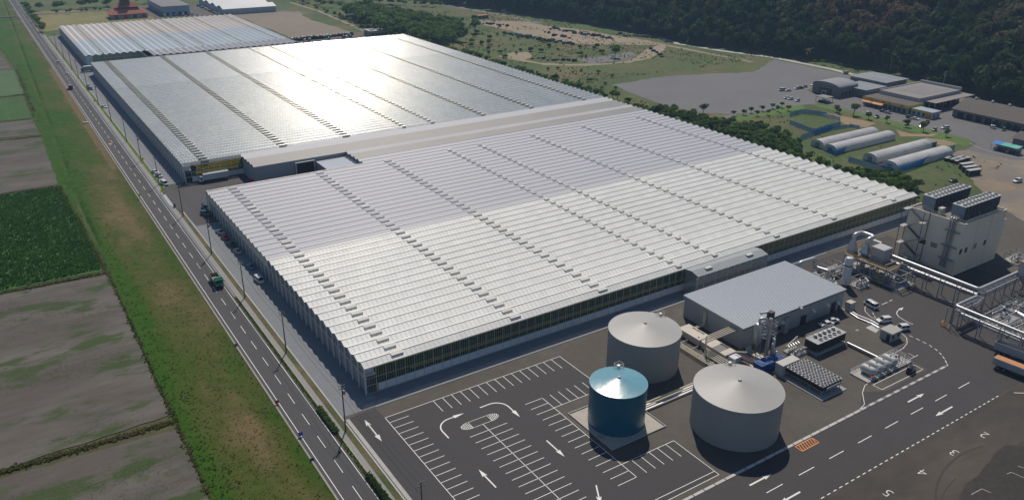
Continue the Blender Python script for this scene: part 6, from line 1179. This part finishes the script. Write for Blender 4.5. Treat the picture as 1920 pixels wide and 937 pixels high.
struct(sheet('tan_plot', [G(*zu(*p)) for p in ((850, 520), (980, 560), (1190, 555), (1150, 580), (900, 580))], -.01, MATS['tan_plot'], jit=.8)); struct(sheet('tan_plot', [G(*zu(*p)) for p in ((1090, 590), (1260, 610), (1330, 640), (1240, 660), (1130, 620))], -.005, MATS['tan_plot'], jit=.6))
LAWN = mat('lawn', (.085, .15, .03), .95, var=.15, vsc=.8, big=.12, bump=.05, bsc=2)
struct(sheet('lawn_strip', [(404, 302), (411, 294), (412, 262), (412, 222), (411.8, 203), (405, 198), (398, 199), (400, 222), (405, 262), (404, 290)], -.012, LAWN, jit=.5)); struct(sheet('lawn_strip', [G(*zl(*p)) for p in ((290, 650), (430, 640), (560, 600), (680, 590), (690, 610), (540, 640), (300, 680))], -.012, LAWN, jit=.4))
t = thing('small_hut', 'small grey hut with bright tarp between the tunnel ends', 'hut', (378, 206, 0)); MB().box(0, 0, 0, 8, 5.5, 2.4).obj('wall', WGREY, t); MB().box(-.3, -.3, 2.4, 8.3, 5.8, 2.55).obj('roof', mat('hut_roof', (.2, .19, .19), .8), t); MB().box(-6, 2, 0, -.6, 5.5, 2.2).obj('tarp_cover', WALLW, t); MB().box(2, -.05, 0, 3.2, 0, 2).obj('door', DARK, t)
for k in range(3): t = thing('white_rack', ('nearest', 'middle', 'farthest')[k] + ' white topped storage rack at the sandy lot edge', 'storage rack', (353.5 + 3.2 * k, 171.5 + 3.4 * k, 0), R(-12), 'white storage racks'); MB().box(0, 0, 2.3, 7.5, 2.1, 2.5).obj('top', WALLW, t); MB().box(.3, .3, 0, 7.2, 1.9, 2.2).obj('contents', BLACK, t); [MB().beam((x, y, 0), (x, y, 2.3), .12).obj('post', WALLW, t) for x in (.1, 7.4) for y in (.1, 2.)]
for k in range(12):
    x, y = 366 + 2.3 * (k % 5) + rnd.uniform(-.4, .4), 184 + 2.6 * (k // 5) + rnd.uniform(-.4, .4); t = thing('waste_bin', 'dark lidded bin in the cluster beyond the white racks', 'bin', (x, y, 0), rnd.uniform(-.2, .2), 'dark bins on the sandy lot'); MB().box(0, 0, 0, 1.9, 1.5, 1.4).obj('body', BLACK, t); MB().box(-.06, -.06, 1.4, 1.96, 1.56, 1.5).obj('lid', STEELD if k % 2 else WALLW, t)

# ------------------------------------------------------------------ buildings behind the far greenhouse
RROOF = mat('red_tile', (.36, .1, .06), .8, var=.12, vsc=.8); RROOFD = mat('dark_tile', (.11, .06, .055), .8, var=.1)
t = thing('red_roofed_hall', 'red tiled two tier hip roofed building behind the far greenhouse', 'building', (113, 864, 0)); MB().box(1.5, 1.5, 0, 33, 24, 4.6).obj('wall', mat('far_wall', (.3, .3, .32), .7, var=.1), t)
def hip(x0, y0, x1, y1, z0, z1, ins, m_, nm): return MB().loft([[(x0, y0, z0), (x1, y0, z0), (x1, y1, z0), (x0, y1, z0)], [(x0 + ins, y0 + ins, z1), (x1 - ins, y0 + ins, z1), (x1 - ins, y1 - ins, z1), (x0 + ins, y1 - ins, z1)]]).obj(nm, m_, t)
hip(0, 0, 34.5, 25.5, 4.4, 8.6, 7., RROOF, 'lower_roof'); MB().box(8, 8, 8.6, 26.5, 17.5, 10).obj('upper_wall', RROOFD, t); hip(6.5, 6.5, 28, 19, 10, 14.5, 5.9, RROOF, 'upper_roof'); MB().box(12, 9, 11, 20, 16, 17).obj('tower', RROOFD, t)
for k in range(4): MB().box(4 + 8 * k, 1.42, .3, 7 + 8 * k, 1.5, 3.6).obj('door', RED if k % 2 else WGLASS, t)
t = building('blue_warehouse', 'blue walled warehouse with dark grey roof behind the far greenhouse', 'warehouse', 161, 868, 186, 942, 8.5, mat('blue_wall', (.33, .42, .52), .7, var=.06), mat('warehouse_roof', (.17, .16, .17), .7, var=.04), .8); wins(t, 'S', 1, 24, 4, .3, 3, 2.5, DARK); wins(t, 'W', 4, 70, 8, .3, 4, 4, DARK)
for k in range(4):
    t = thing('white_long_shed', ('nearest', 'second nearest', 'second farthest', 'farthest')[k] + ' of the long white roofed sheds at the top of the picture', 'shed', (213, 846 + 25 * k, 0), 0, 'white long sheds'); MB().box(0, 0, 0, 53, 23, 5.5).obj('wall', mat('white_shed_wall', (.45, .5, .56), .7, var=.06), t); MB().poly([(-.5, -.5, 5.4), (53.5, -.5, 5.4), (53.5, 11.5, 8.), (-.5, 11.5, 8.)]).poly([(-.5, 11.5, 8.), (53.5, 11.5, 8.), (53.5, 23.5, 5.4), (-.5, 23.5, 5.4)]).obj('roof', mat('white_shed_roof', (.6, .61, .63), .5, var=.03), t); wins(t, 'S', 1, 52, 10, .3, 3.5, 3, WALLW)
for k in range(16): car(('van', 'hatch', 'kei')[k % 3], cs[(k * 3) % 10], 'car parked along the white long sheds', (208.5, 848 + 5.2 * k), 0, 'cars along the white sheds', 0)
for k in range(8): car(('van', 'kei')[k % 2], cs[k], 'vehicle parked before the blue warehouse', (161 + 4.2 * k, 861 - (k % 2) * 3), 90, 'vehicles before the blue warehouse', 0)
struct(sheet('far_lot', [(208, 820), (290, 815), (276, 845), (208, 845)], -.015, GRAVEL, jit=1.)); struct(sheet('bare_field', [G(*p) for p in ((440, 28), (560, 22), (575, 35), (660, 60), (665, 66), (560, 78), (545, 72))], -.01, mat('bare_field', (.23, .195, .15), .95, var=.08, vsc=.1, big=.12), jit=2., step=10))
struct(sheet('far_lot', [(150, 855), (212, 850), (212, 945), (150, 945)], -.018, ASPH_O)); struct(sheet('dry_field', [G(*p) for p in ((50, 30), (70, 20), (230, 20), (300, 35), (240, 45), (120, 55), (80, 60))], -.02, mat('dry_field', (.22, .19, .075), .95, var=.12, vsc=.08, big=.15, col2=(.15, .16, .05), c2s=.02), jit=2., step=10))
t = building('site_office', 'low office cabin with cluttered flat roof behind the largest greenhouse', 'office', 283, 651, 300, 664, 4.2, mat('office_wall', (.3, .26, .2), .7, var=.08), mat('office_roof', (.33, .33, .34), .7, var=.06), .4); wins(t, 'S', 1, 16, 5, .8, 2.6, 1.8, WGLASS); wins(t, 'W', 1, 12, 3, .8, 2.6, 1.8, BLUE)
for k in range(5): MB().box(2 + 3 * k, 3 + (k % 2) * 3, 4.5, 4 + 3 * k, 5.5 + (k % 2) * 3, 5.4).obj('roof_unit', (WALLW, STEELD)[k % 2], t)
# dirt yards, tracks and stored goods on the right
struct(sheet('dirt_yard', [G(*p) for p in ((876, 36), (905, 38), (985, 40), (1020, 48), (1090, 56), (1160, 68), (1215, 76), (1250, 84), (1225, 85), (1160, 84), (1085, 83), (1040, 78), (985, 70), (960, 58), (900, 46))], -.012, SAND, jit=1.5, step=6))
struct(sheet('dirt_yard', [G(*p) for p in ((934, 106), (960, 98), (990, 98), (1000, 106), (985, 112), (1010, 118), (1070, 121), (1150, 118), (1190, 110), (1200, 100), (1225, 86), (1245, 84), (1250, 90), (1225, 108), (1180, 118), (1100, 124), (1020, 122), (960, 112))], -.014, SAND, jit=1., step=5))
struct(sheet('dirt_yard', [G(*p) for p in ((1075, 112), (1110, 108), (1180, 98), (1195, 102), (1180, 112), (1110, 119))], -.016, GRAVEL, jit=1.5, step=5)); strip('dirt_track', [G(*p) for p in ((1240, 84), (1265, 88), (1300, 95), (1340, 103), (1390, 112), (1410, 117))], 5., None, SAND, -.01)['kind'] = 'structure'
strip('road', [G(*p) for p in ((780, 0), (830, 8), (880, 18), (950, 30), (1010, 44))], 7., None, MATS['lot_asphalt'], -.008)['kind'] = 'structure'; strip('road', [G(*p) for p in ((1235, 70), (1270, 82), (1350, 95), (1450, 108), (1560, 130), (1600, 140))], 5., None, KERB, -.006)['kind'] = 'structure'
strip('dirt_track', [G(*p) for p in ((545, 5), (600, 22), (660, 48), (700, 66))], 4., None, SAND, -.006)['kind'] = 'structure'
CR = [mat('crate_green', (.05, .1, .1), .7, var=.2), mat('crate_dark', (.05, .055, .06), .7, var=.2), mat('crate_blue', (.06, .12, .18), .7, var=.2)]
cm0 = [MB().box(-2, -1, 0, 2, 1, 1.3).box(-1.6, -.7, 1.3, 1.2, .8, 1.9).mesh('stored_machine', c_) for c_ in CR]
zd = lambda x, y: (880 + x / 4.571, 20 + y / 4.571)
rows = [((320, 205), (890, 290), 34, 'machine in the long dark row at the grass edge of the dirt yard'), ((700, 160), (880, 185), 10, 'machine in the short row in the middle of the dirt yard'), ((900, 195), (1230, 240), 18, 'machine in the right hand row of the dirt yard'), ((1260, 205), (1560, 240), 16, 'machine in the row along the forest edge'), ((650, 195), (860, 240), 7, 'machine scattered on the open dirt'), ((50, 120), (330, 130), 10, 'machine at the far left of the dirt yard'), ((540, 415), (900, 435), 9, 'scrap item along the lower dirt track'), ((1560, 330), (1650, 390), 5, 'scrap item by the track bend')]
for (a, b, n, lb) in rows:
    for k in range(n):
        f = k / max(1, n - 1); p = (a[0] + (b[0] - a[0]) * f + rnd.uniform(-8, 8), a[1] + (b[1] - a[1]) * f + rnd.uniform(-9, 9)); xy = G(*zd(*p)); o = link('stored_machine', cm0[rnd.randrange(3)], None, (xy[0], xy[1], 0), rnd.uniform(0, 3)); s = rnd.uniform(.5, 1.1); o.scale = (s, s, s * rnd.uniform(.7, 1.3)); tag(o, 'small dark ' + lb, 'machine', lb)
xy = G(*zd(975, 90)); t = building('forest_shed', 'small blue grey shed with red roof at the forest edge', 'shed', xy[0], xy[1], xy[0] + 9, xy[1] + 9, 5, mat('shed_bluegrey', (.14, .19, .22), .7), RROOF, .5)
xy = G(*zd(45, 75)); t = building('red_shed', 'low red roofed shed left of the dirt yard', 'shed', xy[0], xy[1], xy[0] + 16, xy[1] + 6, 2.6, WGREY, RROOF, .5)
# power line in front of the forest
t = thing('power_pole', 'tall thin power pole at the forest edge behind the flat hall', 'power pole', (*G(1668, 135), 0)); MB().tube([(0, 0, 0), (0, 0, 15)], [.25, .15], 8).obj('shaft', mat('pole_light', (.25, .25, .25), .7), t); MB().beam((-1.2, 0, 14.2), (1.2, 0, 14.2), .15).obj('cross_arm', MATS['pole_light'], t)
t2 = thing('power_pole', 'power pole with teal box behind the big store', 'power pole', (494, 268, 0)); MB().tube([(0, 0, 0), (0, 0, 15)], [.25, .15], 8).obj('shaft', MATS['pole_light'], t2); MB().beam((-1.2, 0, 14.2), (1.2, 0, 14.2), .15).obj('cross_arm', MATS['pole_light'], t2); MB().box(-.4, -.5, 11, .4, .1, 12.4).obj('transformer', mat('trafo_teal', (.15, .22, .22), .6), t2)
# ------------------------------------------------------------------ hill, forest, trees
FOOT = ([-200, 100, 200, 250, 316, 374, 420, 480, 616, 700, 772, 1000, 1600], [470, 480, 494, 503, 530, 530, 512, 495, 492, 474, 458, 405, 250])
def hillz(X, Y):
    fx = np.interp(Y, *FOOT); d = X - fx
    z = np.clip(d, 0, 400) * (.5 + .28 * (fbm(X * .012, Y * .012) - .5)) + np.where(d > 0, 9 * (fbm(X * .03 + 4, Y * .03) - .45) * np.clip(d / 40, 0, 1), 0)
    z = 100 * np.tanh(np.clip(z, 0, None) / 100)
    return np.where(d > 0, z - .05, -2.)
HILLM = mat('hill_ground', (.05, .055, .025), .95, var=.25, vsc=.15, big=.15, bump=.3, bsc=.3)
struct(link('hill', grid('hill', np.arange(230, 1100, 8.), np.arange(-200, 1600, 9.), hillz, HILLM)))
def leaf_template(seed, n, leaf, lobes, rx, rz, zc, flat=.8):
    r = np.random.RandomState(seed); C = []
    for k in range(lobes):
        a = r.rand() * 6.283; q = rx * .62 * math.sqrt(r.rand()); C.append((q * math.cos(a), q * math.sin(a), zc + rz * r.uniform(-.35, .55), rx * r.uniform(.38, .62)))
    C = np.array(C); i = r.randint(0, lobes, n); d = r.normal(size=(n, 3)); d[:, 2] = np.abs(d[:, 2]) * .9 - .25; d /= np.linalg.norm(d, axis=1)[:, None]
    p = C[i, :3] + d * C[i, 3:4] * r.uniform(.75, 1.08, (n, 1)) * np.array([1, 1, flat]); nn = d + r.normal(0, .45, (n, 3)); nn /= np.linalg.norm(nn, axis=1)[:, None]
    u = np.cross(nn, r.normal(size=(n, 3))); u /= np.linalg.norm(u, axis=1)[:, None]; w_ = np.cross(nn, u); s = leaf * r.uniform(.6, 1.35, (n, 1)); s2 = s * r.uniform(.5, .95, (n, 1))
    bend = nn * s * .25
    v = np.stack([p - u * s - w_ * s2 * .4, p + u * s * .3 - w_ * s2 + bend, p + u * s + w_ * s2 * .3, p - u * s * .2 + w_ * s2 + bend], 1)
    return v.astype(np.float32), np.repeat(r.rand(n) * .35, 4).reshape(n, 4)
LEAF = veg_mat('forest_leaf', (.022, .062, .02), (.06, .105, .033), (.19, .14, .08), trans=.35); TREEM = veg_mat('tree_leaf', (.07, .145, .032), (.125, .2, .05), (.2, .24, .08), trans=.5, orv=.7); BARK = mat('bark', (.09, .07, .05), .9, var=.2)
def joined(name, T, pos, sc, rot, tint, m_):
    vs_, ts_ = [], []; ids = nr.randint(0, len(T), len(pos))
    for k, (tv, tt) in enumerate(T):
        q = np.where(ids == k)[0]
        if not len(q): continue
        c, s = np.cos(rot[q]), np.sin(rot[q]); v = tv.reshape(1, -1, 3) * sc[q][:, None, :]; x = v[..., 0] * c[:, None] - v[..., 1] * s[:, None]; y = v[..., 0] * s[:, None] + v[..., 1] * c[:, None]
        vs_.append((np.stack([x, y, v[..., 2]], -1) + pos[q][:, None, :]).reshape(-1, 3)); ts_.append((tint[q][:, None] + tt.reshape(1, -1)).ravel())
    v = np.concatenate(vs_); return npmesh(name, v, np.arange(len(v)).reshape(-1, 4), m_, tint=np.concatenate(ts_))
# forest on the slope, only the face the photograph can see plus a margin
TF = [leaf_template(40 + k, 150, 1.0, 6 + k % 3, 3.6, 3.2, 5.6 + .4 * k) for k in range(6)]
N = 15000; Y = nr.uniform(130, 1150, N); X = np.interp(Y, *FOOT) + nr.rand(N) ** .85 * 185 - 3
Z = np.maximum(hillz(X, Y), 0)
v = RC @ np.stack([X, Y, Z + 8 - CAMH]); u_, w_ = CX + FPX * v[0] / v[2], CY + FPX * v[1] / v[2]
keep = (u_ > -150) & (u_ < 2150) & (w_ > -70) & (v[2] > 0); X, Y, Z = X[keep], Y[keep], Z[keep]
order = np.argsort(nr.rand(len(X))); cell = set(); sel = []
for i in order:
    c = (int(X[i] / 4.8), int(Y[i] / 4.8))
    if c in cell: continue
    cell.add(c); sel.append(i)
sel = np.array(sel); X, Y, Z = X[sel], Y[sel], Z[sel]; n_ = len(X); print('forest trees', n_)
s = .8 + .9 * nr.rand(n_) * (.5 + fbm(X * .02, Y * .02)); sc3 = np.stack([s, s, s * nr.uniform(.8, 1.35, n_)], -1)
brown = np.clip((fbm(X * .016 + 7, Y * .016 + 3) - .5) * 3.2, 0, .6) * np.clip(hillz(X, Y) / 25, 0, 1) + .3 * (nr.rand(n_) - .5)
bc_ = np.exp(-(((u_[keep][sel] - 1640) / 90) ** 2 + ((w_[keep][sel] - 35) / 40) ** 2))
fo = link('hill_forest', joined('hill_forest', TF, np.stack([X, Y, Z - .5], -1), sc3, nr.rand(n_) * 6.28, np.clip(.05 + brown + .55 * bc_ + .15 * nr.rand(n_), 0, 1), LEAF)); stuff(fo)['label'] = 'dark forest covering the hillside behind the shops'
# single trees
TT = [leaf_template(70 + k, 420, .42, 8, 2.7, 2.3, 3.7) for k in range(6)]; TB_ = [leaf_template(90 + k, 260, .3, 6, 1.5, .9, 1.0, .8) for k in range(5)]
def tmesh(nm, T, m_): n = T[0].shape[0]; return npmesh(nm, T[0].reshape(-1, 3), np.arange(n * 4).reshape(-1, 4), m_, tint=T[1].ravel() + .15)
CROWN = [tmesh('crown', T, TREEM) for T in TT]; BUSH = [tmesh('shrub', T, TREEM) for T in TB_]
TRUNK = []
for k in range(3):
    r = random.Random(k); b = MB().tube([(0, 0, -.2), (.1 * r.uniform(-1, 1), .1, 1.6), (.2 * r.uniform(-1, 1), .15, 3.4)], [.2, .15, .09], 7)
    for q in range(4): a = r.uniform(0, 6.28); b.tube([(0, .08, 1.5 + .4 * q), (1.1 * math.cos(a), 1.1 * math.sin(a), 2.9 + .4 * q)], [.08, .03], 5)
    TRUNK.append(b.mesh('trunk', BARK, True))
def tree(xy, s, label, group, z=0., sz=1.):
    t = thing('tree', label, 'tree', (xy[0], xy[1], z), rnd.uniform(0, 6.28), group); t.scale = (s, s, s * sz); link('trunk', TRUNK[rnd.randrange(3)], t); link('crown', CROWN[rnd.randrange(6)], t); return t
def shrub(xy, s, label, group, z=0.):
    o = link('shrub', BUSH[rnd.randrange(5)], None, (xy[0], xy[1], z), rnd.uniform(0, 6.28)); o.scale = (s, s, s * rnd.uniform(.8, 1.25)); return tag(o, label, 'shrub', group)
LB = 'tree in the hedge belt along the right side of the greenhouses'
y = 165.
while y < 640:
    dens = 1.15 if y > 330 else .95
    tree((294.5 + rnd.uniform(0, 3) + (3 if y < 330 else 0), y), rnd.uniform(.5, .8) * dens, LB, 'trees in the hedge belt'); y += rnd.uniform(3.2, 5.2)
    if rnd.random() < .55: tree((300 + rnd.uniform(0, 6), y), rnd.uniform(.5, .95), LB, 'trees in the hedge belt')
MASS = []
def mass(xy, s, sz=1.): MASS.append((xy[0], xy[1], s, s * sz))
def inpoly(p, P):
    r = False
    for (x0, y0), (x1, y1) in zip(P, P[1:] + P[:1]):
        if (y0 > p[1]) != (y1 > p[1]) and p[0] < (x1 - x0) * (p[1] - y0) / (y1 - y0) + x0: r = not r
    return r
def scatter(P, n, dmin):
    out = []; x0, x1 = min(p[0] for p in P), max(p[0] for p in P); y0, y1 = min(p[1] for p in P), max(p[1] for p in P); tr = 0
    while len(out) < n and tr < n * 60:
        tr += 1; p = (rnd.uniform(x0, x1), rnd.uniform(y0, y1))
        if inpoly(p, P) and all((p[0] - q[0]) ** 2 + (p[1] - q[1]) ** 2 > dmin ** 2 for q in out): out.append(p)
    return out
G1 = 'big trees behind the largest greenhouse'
for p in scatter([G(*q) for q in ((640, 30), (690, 22), (780, 38), (862, 60), (868, 84), (838, 95), (790, 84), (720, 66), (690, 52))], 190, 3.6): mass(p, rnd.uniform(1.4, 2.3))
G2 = 'trees of the belt beside the wood'
for p in scatter([G(*q) for q in ((838, 95), (868, 100), (960, 135), (1100, 172), (1180, 195), (1180, 203), (1090, 182), (960, 148), (850, 112))], 60, 4.): tree(p, rnd.uniform(.7, 1.15), 'medium tree between the hedge belt and the dirt yard meadow', G2)
G3 = 'shrubs on the rough ground beyond the near greenhouse'
for p in scatter([G(*q) for q in ((1190, 200), (1240, 205), (1320, 218), (1340, 232), (1420, 238), (1470, 250), (1500, 285), (1500, 300), (1560, 322), (1690, 330), (1720, 355), (1700, 375), (1660, 368), (1560, 325), (1400, 268), (1290, 232))], 170, 2.6): shrub(p, rnd.uniform(.8, 1.9), 'shrub on the rough ground between near greenhouse and tunnels', G3)
for p in scatter([G(*q) for q in ((1480, 285), (1560, 325), (1650, 340), (1720, 345), (1720, 372), (1650, 365), (1560, 330))], 26, 4.): tree(p, rnd.uniform(.6, 1.0), 'rounded tree beside the plastic tunnels and near greenhouse corner', 'trees beside the tunnels')
for p in scatter([G(*q) for q in ((1320, 232), (1400, 228), (1440, 240), (1490, 262), (1500, 290), (1495, 305), (1440, 285), (1380, 262))], 60, 3.): shrub(p, rnd.uniform(.7, 1.8), 'shrub in the thicket below the lawn strip and gravel lot', 'shrubs in the thicket below the lawn strip')
G4 = 'shrubs scattered on the meadow beside the dirt yard'
for p in scatter([G(*q) for q in ((870, 62), (950, 58), (1060, 82), (1200, 90), (1060, 116), (1000, 105), (930, 110), (860, 88))], 40, 6): shrub(p, rnd.uniform(.7, 1.8), 'shrub on the meadow left of the dirt yard', G4)
for p in scatter([G(*q) for q in ((960, 130), (1100, 128), (1180, 150), (1150, 180), (1060, 165))], 16, 8): shrub(p, rnd.uniform(.7, 1.3), 'low shrub on the open meadow before the gravel lot', 'low shrubs on the open meadow')
for (px, py, s, lb) in ((891, 62, 2.0, 'single round tree on the meadow by the wood'), (1153, 108, 1.6, 'single tree inside the lower dirt loop'), (890, 40, 1., 'small tree at the left end of the dirt yard')): tree(G(px, py), s, lb, None)
for k, p in enumerate(((1048, 225), (1165, 215), (1250, 190), (1373, 170), (1487, 142), (1550, 175), (1598, 132), (1435, 215), (1315, 225), (1665, 165), (708, 195))): tree(G(1200 + p[0] / 6, 180 + p[1] / 6), .55 if k != 10 else .9, 'small ornamental tree on the lawn strip by the gravel lot', 'small trees on the lawn strip')
for k, (px, py, s) in enumerate(((375, 372, .9), (398, 388, .7), (510, 400, 1.5), (630, 432, .9), (775, 458, .8), (928, 492, 1.), (1068, 530, 1.2), (1250, 570, .8))): tree(G(*zu(px, py + 10)), s * .75, ('first', 'second', 'largest round', 'fourth', 'fifth', 'sixth', 'seventh', 'last')[k] + ' bush tree on the grass strip in front of the shops', 'bush trees on the shop verge')
def edge_trees(a, b, n, s0, s1, label, group, wob=4):
    for k in range(n): f = (k + rnd.random() * .6) / n; mass((a[0] + (b[0] - a[0]) * f + rnd.uniform(-wob, wob), a[1] + (b[1] - a[1]) * f + rnd.uniform(-wob, wob)), rnd.uniform(s0, s1))
edge_trees(G(45, 12), G(85, 62), 26, .7, 1.2, 'tree in the row along the far road', 'trees along the far road', 2.)
edge_trees((60, 965), (200, 985), 26, 1., 1.7, 'tree in the line beyond the crossing road', 'trees beyond the crossing road', 6); edge_trees((70, 930), (130, 936), 8, .6, .9, 'small tree beside the crossing road', 'small trees beside the crossing road', 2)
edge_trees(G(560, 5), G(700, 62), 20, .6, 1., 'small tree along the sandy track', 'trees along the sandy track', 3); edge_trees(G(570, 2), G(740, 8), 26, 1., 1.7, 'tree in the far line at the top edge', 'far trees at the top edge', 8); edge_trees(G(700, 8), G(840, 14), 18, .8, 1.4, 'tree by the far green plot', 'trees by the far plot', 6)
edge_trees((300, 980), (330, 830), 14, .9, 1.5, 'tree behind the white long sheds', 'trees behind the white sheds', 5); edge_trees(G(1060, 22), G(1190, 62), 22, .8, 1.2, 'tree at the foot of the dark hill', 'trees at the hill foot', 3); edge_trees(G(1420, 98), G(1580, 128), 12, .4, .7, 'small roadside tree below the forest', 'small roadside trees below the forest', 1)
edge_trees((-60, 930), (30, 925), 6, .8, 1.4, 'tree at the far end of the left fields', 'trees beyond the left fields', 4)
M_ = np.array(MASS); mm_ = joined('far_woods', TT, np.stack([M_[:, 0], M_[:, 1], 0 * M_[:, 0]], -1), np.stack([M_[:, 2], M_[:, 2], M_[:, 3]], -1), nr.rand(len(M_)) * 6.28, .15 + .25 * nr.rand(len(M_)), TREEM)
stuff(link('far_woods', mm_))['label'] = 'woods and tree lines behind the greenhouses and along the far roads'
# hedge pieces in the roadside planting
for k, (a, b, lb) in enumerate(((147.2, 158.8, 'dense clipped hedge in the roadside strip near the utility pole'), (96, 130, 'longer hedge in the roadside strip at the lower frame edge'))):
    n = int((b - a) * 90); p = np.stack([49.1 + 1.2 * nr.rand(n), nr.uniform(a, b, n), .1 + .75 * nr.rand(n)], -1)
    tag(link('hedge', clumps('hedge', p, .22 + .2 * nr.rand(n), .05 + .35 * nr.rand(n), TREEM, 3, .6)), lb, 'hedge', 'roadside hedges')
# meadow grass relief: tussocks
P = [G(*q) for q in ((870, 60), (1250, 95), (1420, 120), (1150, 160), (1330, 215), (1250, 205), (900, 120))]
N = 9000; X = nr.uniform(300, 520, N); Y = nr.uniform(170, 760, N); keep = (X < np.interp(Y, *FOOT) - 4) & ~((X > 325) & (X < 505) & (Y > 290) & (Y < 408)) & ~((X > 383) & (Y < 335)) & (fbm(X * .05, Y * .05) > .47); X, Y = X[keep], Y[keep]
stuff(link('meadow_grass', clumps('meadow_grass', np.stack([X, Y, 0 * X - .05], -1), .5 + .8 * nr.rand(len(X)), .2 + .7 * fbm(X * .03, Y * .03), VERGE, 4, .7)))['label'] = 'rough tussocky grass on the meadows right of the greenhouses'

# ------------------------------------------------------------------ haze
HZ = bpy.data.materials.new('haze_air'); HZ.use_nodes = True; t = HZ.node_tree; t.nodes.remove(t.nodes['Principled BSDF'])
pv = t.nodes.new('ShaderNodeVolumePrincipled'); pv.inputs['Color'].default_value = (.42, .66, 1., 1); pv.inputs['Density'].default_value = .00013; pv.inputs['Anisotropy'].default_value = .2
t.links.new(pv.outputs[0], t.nodes['Material Output'].inputs['Volume'])
hz = stuff(MB().box(-2700, -1000, -2.6, 3700, 4200, 126).obj('haze', HZ)); hz['label'] = 'thin bluish haze in the air over the whole site'
